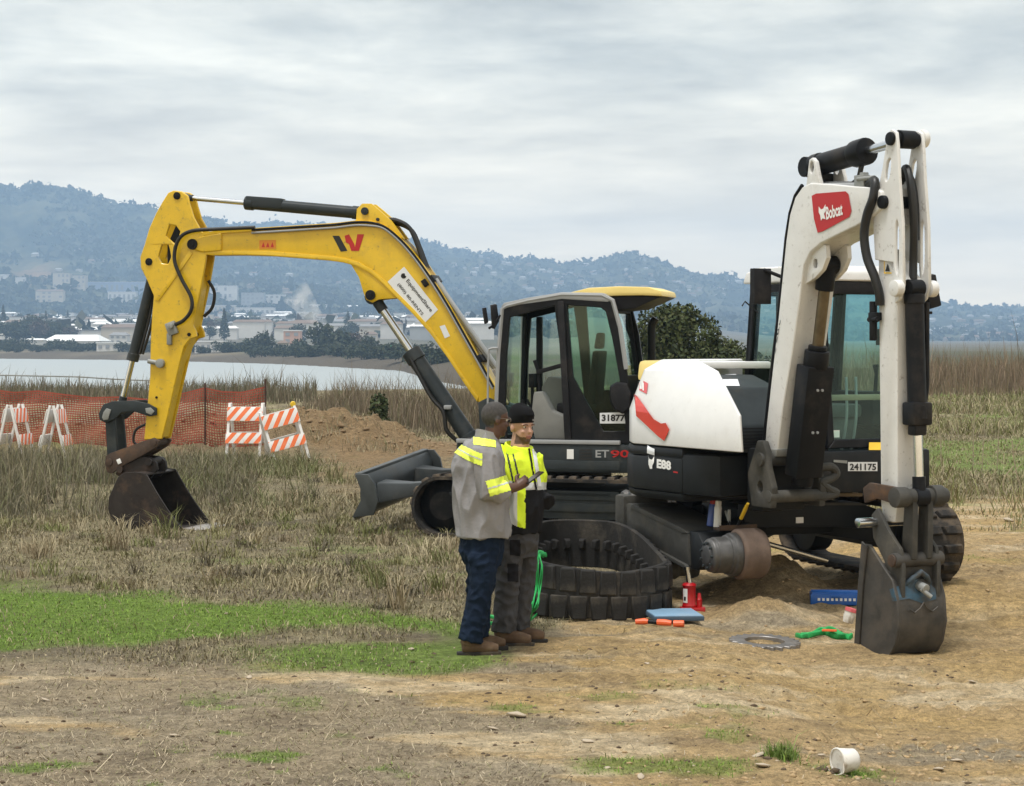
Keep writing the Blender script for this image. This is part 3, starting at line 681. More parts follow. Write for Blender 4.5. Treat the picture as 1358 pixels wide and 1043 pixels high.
    b = MB(); b.prismz(hoodp, zh - .22, zh, .94, (xr - .2, 0)); b.build('engine_hood', 'faded_yellow', yel, bevel=.05)
    x, z = YF.at(864, 474, .15); 
    b = MB(); b.tube(bez([(x, .15, z - .1), (x, .15, z + .22), (x - .005, .15, z + .36), (x - .05, .15, z + .44)], 14), .045, 12); b.build('exhaust_pipe', 'black_paint', yel)
    # --- cab, near side is at y=1.0
    CY0, CY1 = .02, 1.0
    P = lambda L, b=CY1: YF.pts(L, b)
    out = P([(662, 589), (659, 540), (662, 470), (667, 409), (700, 401), (745, 394), (800, 396), (814, 404), (824, 440), (832, 500), (838, 560), (838, 589)])
    hole1 = P([(672, 583), (670, 540), (672, 470), (676, 421), (735, 406), (741, 450), (748, 520), (750, 583)])
    hole2 = P([(752, 405), (796, 408), (803, 413), (812, 450), (821, 500), (829, 560), (829, 572), (800, 572), (776, 530), (760, 500)])
    b = MB(); b.prism(out, CY1 - .05, CY1, [hole1, hole2])
    side = b.build('cab_side', 'black_paint', yel, bevel=.006, seg=1)
    b = MB(); b.prism(out, CY0, CY0 + .05, [hole1, P([(752, 405), (796, 408), (812, 450), (824, 520), (760, 520)])]); far = b.build('cab_side', 'black_paint', yel, bevel=.006, seg=1)
    def pane(name, poly, y, m, par):
        b = MB(); b.prism(poly, y - .004, y + .004); return b.build(name, m, par)
    pane('window_pane', hole2, CY1 - .03, 'glass_dark', side)
    pane('window_pane', hole1, CY0 + .025, 'glass_green', far); pane('window_pane', P([(752, 405), (796, 408), (812, 450), (824, 520), (760, 520)]), CY0 + .025, 'glass_green', far)
    # door edge and mid posts seen inside the opening
    xa, za = YF.at(704, 420, .5); xb, zb2 = YF.at(704, 585, .5)
    b = MB(); b.beam((xa, .1, za), (xb, .1, zb2), .06, .07); b.build('inner_post', 'black_paint', far, bevel=.01)
    b = MB(); b.beam(Vector((*[YF.at(744, 400, CY1)[0]], CY1 + .012, YF.at(744, 400, CY1)[1])), Vector((YF.at(754, 586, CY1)[0], CY1 + .012, YF.at(754, 586, CY1)[1])), .05, .075, (1, 0, 0)); b.build('door_post', 'black_plastic', side, bevel=.012)
    # light grey front pillar and roof rail
    fp = [Vector((*[YF.at(a, c, CY1)[0]], CY1 - .015, YF.at(a, c, CY1)[1])) for a, c in ((661, 588), (658, 540), (661, 470), (666, 410), (672, 406), (700, 399), (745, 391), (798, 392), (812, 399), (822, 435), (830, 490))]
    b = MB(); b.tube(fp, .027, 8); b.build('cab_trim', 'silver_grey', side)
    ft = YF.at(666, 410, CY1); fb = YF.at(661, 588, CY1)
    b = MB(); b.tube([(ft[0], CY0 + .02, ft[1]), (fb[0], CY0 + .02, fb[1])], .04, 8); b.build('cab_trim', 'silver_grey', far)
    rt = YF.at(810, 402, CY1); rb = YF.at(836, 588, CY1)
    # front and rear walls
    def wall(name, xt, zt_, xb_, zb_, m, hole, pm):
        """leaning cross wall between the cab sides with a window hole"""
        b = MB(); w = .05
        def q(t, y): return Vector((xb_ + (xt - xb_) * t, y, zb_ + (zt_ - zb_) * t))
        for (t0, t1, y0, y1) in ((0, hole[0], CY0 + .05, CY1 - .05), (hole[1], 1, CY0 + .05, CY1 - .05), (hole[0], hole[1], CY0 + .05, CY0 + .10), (hole[0], hole[1], CY1 - .10, CY1 - .05)):
            c = [q(t0, y0), q(t0, y1), q(t1, y1), q(t1, y0)]; b.loft([c, [v + Vector((-w, 0, 0)) for v in c]])
        o = b.build(name, m, yel, bevel=.008, seg=1)
        b = MB(); c = [q(hole[0], CY0 + .09), q(hole[0], CY1 - .09), q(hole[1], CY1 - .09), q(hole[1], CY0 + .09)]; b.loft([[v + Vector((-.02, 0, 0)) for v in c], [v + Vector((-.028, 0, 0)) for v in c]]); b.build('window_pane', pm, o)
        return o
    wall('cab_front', ft[0], ft[1], fb[0], fb[1], 'black_paint', (.06, .95), 'glass_green')
    wall('cab_rear', rt[0] + .03, rt[1], rb[0] + .03, rb[1], 'black_paint', (.48, .93), 'glass_clear')
    # roof with yellow rear overhang
    r = [YF.at(a, c, CY1) for a, c in ((664, 408), (668, 402), (700, 395), (745, 388), (800, 389), (812, 397), (806, 401), (745, 397))]
    b = MB(); b.prism(r, CY0 - .02, CY1 + .005); roof = b.build('cab_roof', 'silver_grey', yel, bevel=.015)
    v = [YF.at(a, c, .55) for a, c in ((762, 390), (790, 383), (830, 381), (868, 382), (884, 387), (886, 394), (860, 393), (806, 394))]
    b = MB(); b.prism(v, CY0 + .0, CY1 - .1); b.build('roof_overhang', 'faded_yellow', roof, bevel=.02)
    v = [YF.at(a, c, .55) for a, c in ((806, 394.6), (860, 393.6), (885, 394.6), (872, 400), (850, 410), (816, 414))]
    b = MB(); b.prism(v, CY0 + .03, CY1 - .13); b.build('overhang_lining', 'black_plastic', roof, bevel=.015)
    # --- cab inside
    fl = zt
    b = MB(); b.box2((-.5, CY0 + .06, fl - .01), (.92, CY1 - .06, fl + .03)); b.build('cab_floor', 'black_plastic', yel)
    def YX(a, c, y=.55): q = YF.at(a, c, y); return Vector((q[0], y, q[1]))
    s0 = YF.at(776, 560, .5)[0]
    b = MB(); b.box((s0 + .05, .5, fl + .36), (.46, .46, .12)); b.box((s0 + .05, .5, fl + .18), (.36, .4, .26)); st = b.build('seat', 'seat_black', yel, bevel=.04)
    b = MB(); b.prism([(s0 - .16, fl + .4), (s0 - .06, fl + .4), (s0 - .13, fl + 1.0), (s0 - .21, fl + 1.0)], .28, .72); b.prism([(s0 - .2, fl + 1.02), (s0 - .12, fl + 1.02), (s0 - .15, fl + 1.2), (s0 - .21, fl + 1.2)], .38, .62); b.build('backrest', 'seat_black', st, bevel=.035)
    con = [YF.at(a, c, .8) for a, c in ((712, 583), (706, 560), (710, 520), (722, 519), (735, 545), (752, 552), (754, 583))]
    b = MB(); b.prism(con, .70, .90); cn = b.build('side_console', 'console_grey', yel, bevel=.03)
    con = [YF.at(a, c, .8) for a, c in ((706, 585), (703, 515), (712, 500), (734, 503), (742, 545), (738, 586))]
    b = MB(); b.prism(con, .12, .3); b.build('side_console', 'console_grey', yel, bevel=.03)
    b = MB(); b.beam(YX(712, 494, .8), YX(748, 484, .8), .07, .045); b.tube([YX(716, 520, .8), YX(713, 492, .8), YX(709, 478, .8)], [.018, .016, .024], 8); b.build('joystick', 'black_plastic', cn, bevel=.008)
    b = MB(); b.tube([YX(706, 575, .5), YX(700, 545, .5), YX(692, 530, .5)], .015, 8); b.tube([YX(712, 575, .62), YX(706, 545, .62), YX(699, 530, .62)], .015, 8); b.build('travel_lever', 'black_plastic', yel)
    b = MB(); b.box(YX(707, 505, .2), (.06, .2, .16)); b.tube([YX(706, 540, .2), YX(706, 505, .2)], .02, 8); b.build('monitor', 'black_plastic', yel, bevel=.01)
    # rear mirror by the door edge
    b = MB(); b.loft([[YX(a, c, CY1 + .02) for a, c in ((808, 512), (818, 506), (832, 508), (838, 522), (836, 542), (826, 550), (814, 544), (808, 530))], [YX(a, c, CY1 + .09) for a, c in ((810, 514), (819, 508), (831, 510), (836, 523), (834, 541), (826, 548), (815, 542), (810, 530))]]); b.build('mirror', 'black_plastic', yel, bevel=.015)
    # mirrors and grab rail
    b = MB(); b.tube([YX(664, 418, CY1), YX(654, 432, CY1), YX(648, 436, CY1)], .014, 8); b.loft([[YX(650, 405, .98), YX(656, 403, .9), YX(659, 425, .9), YX(652, 436, .98)], [YX(653, 405, 1.05), YX(659, 404, .97), YX(662, 426, .97), YX(656, 437, 1.05)]]); b.loft([[YX(639, 409, 1.0), YX(643, 408, .97), YX(646, 428, .97), YX(642, 430, 1.0)], [YX(641, 409, 1.06), YX(645, 408, 1.03), YX(648, 428, 1.03), YX(644, 430, 1.06)]]); b.build('mirror', 'black_plastic', yel, bevel=.006)
    b = MB(); b.tube(bez([YX(660, 462, CY1 + .02), YX(650, 463, CY1 + .04), YX(648, 470, CY1 + .04), YX(647, 520, CY1 + .04), YX(648, 575, CY1 + .04), YX(658, 583, CY1 + .02)], 24), .012, 8); b.build('grab_rail', 'silver_grey', yel)
    # --- prints on the deck and window
    bv = bvh_of(deck); 
    decal('label_plate', [[(752, 596), (761, 596), (761, 609), (752, 609)]], deck, 'white_print', deck, .008, bv, 1)
    for k in range(4): decal('vent_slot', [[(768, 596 + k * 4), (785, 596 + k * 4), (785, 598 + k * 4), (768, 598 + k * 4)]], deck, 'black_print', deck, .008, bv, 1)
    text_decal('lettering', 'ET', [(790, 607), (808, 607), (790, 597)], deck, 'silver_grey', deck, .02, .009, bv)
    text_decal('lettering', '90', [(810, 607), (834, 607), (810, 597)], deck, 'red_print', deck, .02, .009, bv)
    b = MB(); b.prism(P([(795, 548), (832, 547), (832, 562), (795, 562)]), CY1 - .022, CY1 - .018); lab = b.build('number_label', 'label_white', side)
    text_decal('lettering', '31877', [(798, 559), (829, 559), (798, 550)], lab, 'black_print', lab, .04, .003)
    # --- swing post and boom
    J = lambda L, b=YB: YF.pts(L, b)
    V3 = lambda a, c, y=YB: (lambda q: Vector((q[0], y, q[1])))(YF.at(a, c, YB))
    fx, fz = YF.at(664, 545, YB)
    b = MB(); b.prism([(fx + .22, fz + .1), (fx + .1, fz + .16), (fx - .18, fz + .05), (fx - .35, fz - .45), (fx + .05, fz - .5), (fx + .2, fz - .2)], YB - .2, YB - .15); b.prism([(fx + .22, fz + .1), (fx + .1, fz + .16), (fx - .18, fz + .05), (fx - .35, fz - .45), (fx + .05, fz - .5), (fx + .2, fz - .2)], YB + .15, YB + .2)
    b.box((fx - .15, YB, fz - .3), (.4, .34, .3)); b.build('swing_post', 'dark_grey', yel, bevel=.015)
    up = [(261, 318), (270, 310), (300, 306), (340, 303.5), (380, 301), (420, 298.5), (450, 296.5), (476, 293.5), (497, 294), (515, 300), (530, 311), (545, 326), (562, 347), (580, 373), (600, 405), (622, 444), (645, 485), (660, 512), (672, 535)]
    lo = [(664, 549), (648, 546), (637, 532), (620, 508), (598, 474), (575, 442), (552, 416), (532, 396), (512, 376), (495, 362), (478, 353), (460, 348), (438, 345), (400, 342), (360, 339), (320, 338), (285, 338.5), (264, 335)]
    body = J(up + lo)
    b = MB(); b.prism(body, YB - .12, YB + .12); boom = b.build('boom', 'yellow_paint', yel, bevel=.022, seg=3)
    rim = J([(x, y + 1) for x, y in lo[2:]]); rim2 = J([(x + 1.5, y - 5) for x, y in lo[2:]])
    b = MB(); b.prism(rim + rim2[::-1], YB - .135, YB + .135); b.build('boom_flange', 'yellow_paint', boom, bevel=.008)
    rim = J(up[1:-2]); rim2 = J([(x - 1.5, y + 5) for x, y in up[1:-2]])
    b = MB(); b.prism(rim + rim2[::-1], YB - .135, YB + .135); b.build('boom_flange', 'yellow_paint', boom, bevel=.008)
    for s in (-1, 1):
        b = MB(); b.prism(J([(468, 300), (476, 292), (477, 278), (484, 271), (496, 271), (507, 280), (522, 293), (540, 318), (520, 312), (495, 302)]), YB + s * .085 - .02, YB + s * .085 + .02); b.build('cylinder_lug', 'yellow_paint', boom, bevel=.006)
        b = MB(); b.prism(J([(455, 343), (470, 352), (480, 368), (486, 388), (490, 398), (498, 402), (506, 398), (514, 397), (530, 396), (515, 372), (490, 352)]), YB + s * .10 - .02, YB + s * .10 + .02); b.build('cylinder_lug', 'yellow_paint', boom, bevel=.006)
    pin(boom, *YF.at(488, 281, YB), YB - .13, YB + .13, .045); pin(boom, *YF.at(505, 292, YB), YB - .125, YB + .125, .02)
    pin(boom, *YF.at(496, 392, YB), YB - .15, YB + .15, .06, 'black_paint'); pin(boom, *YF.at(262, 325, YB), YB - .17, YB + .17, .065, 'black_paint')
    b = MB(); b.prism(J([(264, 318), (276, 314), (300, 310), (300, 334), (276, 336), (264, 333)]), YB - .15, YB + .15); b.build('boom_tip_collar', 'yellow_paint', boom, bevel=.03, seg=3)
    # pipes along the top edge
    sy = YB + .145
    for k, dy in enumerate((2.5, 6.5)):
        pl = [V3(x - dy * .35 * (1 if x > 500 else 0), y + dy * (.55 if x > 500 else 1), sy) for x, y in up[3:-1]]
        b = MB(); b.tube(bez(pl, 60), .014, 8); b.build('hydraulic_pipe', 'silver_grey' if k else 'black_paint', boom)
    for k in range(2):
        pl = [V3(574 + k * 6, 372 - k, YB - .02 + k * .09), V3(600 + k * 6, 410 - k, YB - .02 + k * .09), V3(655 + k * 6, 488 - k, YB - .02 + k * .09)]
        b = MB(); b.tube(pl, .03, 10); b.build('hydraulic_pipe', 'silver_grey', boom)
    for (a, c) in ((568, 376), (577, 371), (640, 476)): 
        b = MB(); b.box(V3(a, c, YB), (.09, .3, .06), (0, R(-55), 0)); b.build('pipe_clamp', 'black_paint', boom, bevel=.008)
    for k in range(3):
        pl = [V3(512, 292 + k * 2, YB + .05 - k * .06), V3(528, 293 + k * 2, YB + .06 - k * .06), V3(545, 303 + k * 2, YB + .06 - k * .06), V3(556, 327 + k * 2, YB + .06 - k * .06), V3(564, 352, YB + .06 - k * .06), V3(574, 371, YB + .06 - k * .06)]
        b = MB(); b.tube(bez(pl, 30), .026, 8); b.build('hydraulic_hose', 'hose', boom)
    # --- prints on the boom
    bv = bvh_of(boom)
    decal('logo_stroke', [[(441, 313), (450, 313), (461, 333), (452, 334)]], boom, 'black_print', boom, .004, bv, 2)
    decal('logo_stroke', [[(457, 313), (463, 311), (470, 324), (472, 333), (466, 333), (463, 324), (459, 322)], [(474, 311), (483, 311), (476, 333), (470, 333)]], boom, 'red_print', boom, .004, bv, 2)
    lp = decal('rental_label', [[(536, 354), (514, 374), (562, 430), (581, 411)]], boom, 'label_white', boom, .004, bv, 3)
    def tl(s, t0, t1, d0, h):
        A = Vector((536, 354)); B = Vector((581, 411)); n = Vector((-22, 20)) / 29.7; e = (B - A)
        p = A + e * t0 + n * d0; q = A + e * t1 + n * d0; text_decal('lettering', s, [p, q, p - n * h], boom, 'black_print', lp, .012, .007, bv)
    tl('EquipmentShare', .22, .94, 11.5, 6.5); tl('(800) 80-RENTS', .16, .88, 23, 5.0)
    cc = Vector((536, 354)) + Vector((45, 57)) * .12 + Vector((-22, 20)) / 29.7 * 8
    ring = [(cc.x + 3.6 * math.cos(t * PI / 8), cc.y + 3.6 * math.sin(t * PI / 8)) for t in range(14)] + [(cc.x + 2.2 * math.cos(t * PI / 8), cc.y + 2.2 * math.sin(t * PI / 8)) for t in range(13, -1, -1)]
    decal('logo_mark', [ring], boom, 'black_print', lp, .007, bv, 0)
    decal('small_label', [[(583, 433), (590, 431), (597, 446), (590, 449)]], boom, 'label_white', boom, .004, bv, 1)
    decal('warning_label', [[(344, 319), (366, 318.5), (366, 330), (344, 330.5)]], boom, 'orange_print', boom, .004, bv, 1)
    for k in range(3): decal('warning_sign', [[(347 + k * 6, 328), (349.5 + k * 6, 321.5), (351.5 + k * 6, 328)]], boom, 'red_print', boom, .006, bv, 0)
    # --- stick (two cheek plates over a box)
    so = J([(236, 254), (247, 255), (255, 261), (258, 274), (263, 290), (272, 306), (281, 322), (279, 345), (273, 380), (266, 412), (262, 432), (266, 440), (267, 447), (258, 450), (250, 460), (245, 480), (238, 510), (229, 550), (221, 582), (197, 583), (201, 545), (205, 500), (206, 450), (208, 415), (210, 393), (201, 372), (193, 356), (192, 342), (198, 325), (204, 304), (213, 284), (222, 268), (229, 257)])
    h1 = J([(231, 299), (239, 300), (245, 308), (243, 316), (237, 324), (226, 314)]); h2 = J([(221, 325), (229, 325), (231, 331), (233, 342), (229, 351), (220, 350), (216, 342)])
    b = MB()
    b.prism(so, YB + .095, YB + .135, [h1, h2]); b.prism(so, YB - .135, YB - .095, [h1, h2])
    inner = J([(262, 345), (271, 380), (263, 425), (256, 452), (243, 480), (228, 545), (220, 580), (199, 580), (206, 500), (209, 420), (214, 396), (235, 370)])
    b.prism(inner, YB - .0949, YB + .0949)
    stick = b.build('stick', 'yellow_paint', yel, bevel=.01, seg=1)
    b = MB(); b.prism(J([(238, 298), (247, 306), (238, 330), (234, 352), (226, 352), (226, 326), (232, 312)]), YB - .093, YB + .085); b.build('stick_core', 'black_paint', stick)  # added black plate, stands in for the shade inside the slots
    b = MB(); b.prism(J([(258, 333), (262, 337), (217, 400), (212, 398)]), YB + .135, YB + .145); b.build('weld_rib', 'yellow_paint', stick, bevel=.003)
    pin(stick, *YF.at(241, 261, YB), YB - .15, YB + .15, .045, 'black_paint'); pin(stick, *YF.at(204, 348, YB), YB - .15, YB + .15, .045, 'black_paint'); pin(stick, *YF.at(214, 527, YB), YB - .145, YB + .145, .015, 'black_paint')
    pin(stick, *YF.at(257, 444, YB), YB - .15, YB + .15, .022, 'black_paint')
    b = MB(); q = V3(235, 436, YB + .155); b.box(q, (.13, .05, .16), (0, R(20), 0)); b.box(V3(232, 450, YB + .155), (.06, .05, .14)); b.cyl(q + Vector((0, -.02, .03)), q + Vector((0, .06, .03)), .04, n=10); b.build('hose_valve', 'grey_fitting', stick, bevel=.012)
    b = MB(); b.cyl(V3(204, 479, YB + .16), V3(220, 482, YB + .16), .03, n=10); b.cyl(V3(220, 482, YB + .13), V3(220, 482, YB + .19), .055, n=12); b.build('hose_fitting', 'grey_fitting', stick, bevel=.006)
    hs = [V3(345, 303, YB + .17), V3(300, 305, YB + .18), V3(262, 308, YB + .19), V3(245, 320, YB + .19), V3(240, 345, YB + .19), V3(249, 370, YB + .19), V3(262, 395, YB + .19), V3(262, 412, YB + .19), V3(252, 425, YB + .18), V3(240, 431, YB + .17)]
    b = MB(); b.tube(bez(hs, 50), .023, 10); b.build('hydraulic_hose', 'hose', stick)
    hs = [V3(272, 372, YB - .1), V3(279, 388, YB - .12), V3(276, 408, YB - .12), V3(266, 420, YB - .1)]
    b = MB(); b.tube(bez(hs, 24), .02, 10); b.build('hydraulic_hose', 'hose', stick)
    hs = [V3(236, 346, YB + .17), V3(238, 372, YB + .165), V3(230, 400, YB + .16)]
    for (a1, c1, a2, c2) in ((204, 375, 186, 470), (207, 385, 190, 470)):
        b = MB(); b.tube(bez([V3(a1, c1, YB - .02), V3((a1 + a2) / 2 + 3, (c1 + c2) / 2, YB), V3(a2, c2, YB + .02)], 16), .018, 8); b.build('hydraulic_hose', 'hose', stick)
    # --- cylinders
    cylinder_part(yel, V3(480, 283), V3(243, 262), .64, .072, .03)
    o = MB(); o.beam(V3(376, 271), V3(328, 267.5), .15, .13); o.build('cylinder_guard', 'cylinder_grey', yel, bevel=.02)
    cylinder_part(yel, V3(206, 352), V3(160, 542), .66, .065, .036)
    cylinder_part(yel, V3(630, 592), V3(496, 394), .63, .10, .048)
    hs = [V3(548, 476, YB + .1), V3(575, 525, YB + .12), V3(592, 545, YB + .14), V3(597, 570, YB + .14), V3(610, 585, YB + .1)]
    b = MB(); b.tube(bez(hs, 24), .026, 8); b.build('hydraulic_hose', 'hose', yel)
    b = MB(); b.box(V3(598, 540, YB + .12), (.09, .06, .05)); b.build('hose_fitting', 'silver_grey', yel, bevel=.012)
    # --- bucket linkage
    for s in (-1, 1):
        arm = J([(140, 548), (146, 536), (158, 532), (185, 531), (205, 535), (216, 541), (216, 550), (207, 552), (185, 545), (170, 547), (160, 556), (148, 560), (141, 556)])
        b = MB(); b.prism(arm, YB + s * .17 - .02, YB + s * .17 + .02); lk = b.build('bucket_link', 'dark_grey', yel, bevel=.01)
        b = MB(); b.prism(J([(146, 552), (158, 550), (163, 610), (160, 620), (150, 618)]), YB + s * .12 - .025, YB + s * .12 + .025); b.build('bucket_link', 'dark_grey', yel, bevel=.01)
        b = MB(); b.prism(J([(147, 546), (151, 541), (157, 543), (153, 556), (147, 557), (145, 553)]), YB + s * .195 - .01, YB + s * .195 + .01); b.build('link_boss', 'grey_fitting', lk, bevel=.006)
        b = MB(); b.prism(J([(202, 541), (209, 540), (214, 545), (210, 550), (203, 547)]), YB + s * .195 - .008, YB + s * .195 + .008); b.build('link_boss', 'grey_fitting', lk, bevel=.006)
    b = MB(); b.cyl(V3(151, 549, YB - .2), V3(151, 549, YB + .2), .045, n=16); b.build('pivot_pin', 'dark_grey', yel)
    # quick coupler
    cp = J([(149, 604), (156, 600), (178, 592), (200, 584), (212, 580), (220, 584), (216, 592), (200, 602), (175, 615), (157, 627), (151, 626), (148, 614)])
    for s in (-1, 1):
        b = MB(); b.prism(cp, YB + s * .16 - .025, YB + s * .16 + .025); b.build('quick_coupler', 'rusty_steel', yel, bevel=.008)
    b = MB(); b.prism(J([(156, 606), (200, 590), (206, 596), (160, 620)]), YB - .135, YB + .135); b.cyl(V3(212, 586, YB - .2), V3(212, 586, YB + .2), .045, n=14); b.cyl(V3(154, 612, YB - .2), V3(154, 612, YB + .2), .045, n=14); b.build('quick_coupler', 'rusty_steel', yel, bevel=.006)
    b = MB(); b.box(V3(167, 611, YB + .19), (.05, .01, .06), (0, R(25), 0)); b.build('reflector', 'white_print', yel, bevel=.002)
    b = MB(); b.tube(bez([V3(197, 562, YB + .05), V3(185, 570, YB + .1), V3(182, 585, YB + .1), V3(190, 592, YB + .08)], 16), .016, 8); b.build('hydraulic_hose', 'hose', yel)
    # bucket: the near cheek is at YB+BW
    BW = .42; bo = YB + BW; Q = lambda L: YF.pts(L, bo)
    # shell runs from the front top edge round the back to the lip
    sh = Q([(193, 629), (180, 627), (166, 628), (158, 634), (152, 646), (146, 660), (145, 675), (149, 688), (158, 697), (175, 702), (200, 704), (222, 705), (246, 704)])
    b = MB(); b.strip(sh, -.022, YB - BW, bo)
    for s in (-1, 1): 
        y = YB + s * BW; b.prism(Q([(194, 628), (180, 626), (166, 627), (157, 633), (151, 646), (145, 660), (144, 675), (148, 689), (157, 698), (175, 703), (200, 705), (222, 706), (246, 705), (236, 694), (222, 675), (208, 653)]), y - .014, y + .014)
    bk = b.build('bucket', 'bucket_steel', yel, bevel=.004, seg=1)
    b = MB(); q0 = Q([(236, 702), (249, 705.5), (264, 704.5), (250, 701)])
    b.prism(q0, YB - BW + .01, bo - .01); b.build('cutting_edge', 'worn_steel', bk, bevel=.004)
    for s in (-1, 1):
        b = MB(); b.prism(J([(160, 628), (172, 612), (190, 604), (206, 606), (214, 612), (216, 622), (206, 634), (170, 634)]), YB + s * .13 - .025, YB + s * .13 + .025); b.build('bucket_ear', 'bucket_steel', bk, bevel=.01)
    b = MB(); b.cyl(V3(206, 612, YB - .2), V3(206, 612, YB + .2), .045, n=14); b.cyl(V3(168, 622, YB - .2), V3(168, 622, YB + .2), .04, n=14); b.build('bucket_pin', 'bucket_steel', bk)
yellow()
# ================================================================== THE WHITE EXCAVATOR
mat('white_paint', (.68, .68, .66), .36, var=.06, dirt=.6, dcol=(.36, .32, .26), dscale=2.4, coat=.2, bump=.03, bscale=20, dlow=.56, chips=.55, ccol=(.2, .17, .13))
mat('white_hood', (.80, .80, .79), .35, var=.04, dirt=.3, dcol=(.5, .46, .40), dscale=2.2, coat=.3, dlow=.58, chips=.15, ccol=(.35, .31, .26))
mat('graphite', (.016, .018, .020), .42, var=.2, dirt=.25, dcol=(.075, .065, .055), dscale=2.5, spec=.14)
mat('dusty_iron', (.062, .061, .056), .6, .1, var=.25, dirt=.75, dcol=(.135, .125, .105), dscale=2.6, bump=.15, bscale=24, dlow=.47, spec=.14)
mat('hub_steel', (.10, .098, .096), .45, .6, var=.35, vscale=10, dirt=.6, dcol=(.06, .05, .04), dscale=6)
mat('hub_rust', (.15, .105, .08), .75, .1, var=.35, vscale=5, dirt=.7, dcol=(.10, .075, .06), dscale=4, bump=.2)
mat('red_lamp', (.62, .035, .015), .22, var=.08, coat=.6)
mat('faded_red', (.62, .12, .13), .5, var=.1)
mat('blue_wear', (.035, .085, .13), .5, .2, var=.3, vscale=8, dirt=.97, dcol=(.075, .072, .067), dscale=7, dlow=.40)
mat('bucket_grey', (.075, .072, .067), .55, .35, var=.3, vscale=6, dirt=.6, dcol=(.13, .11, .088), dscale=3, bump=.15, bscale=18, dlow=.48, spec=.14)
mat('brass_rod', (.16, .13, .085), .3, .8, var=.3, vscale=10)
mat('yellow_label', (.75, .48, .03), .5, var=.05)
glass('glass_front', (.84, .975, .945)); glass('glass_rear', (.96, 1, .985))
mat('wood_bar', (.30, .24, .17), .7, var=.1)

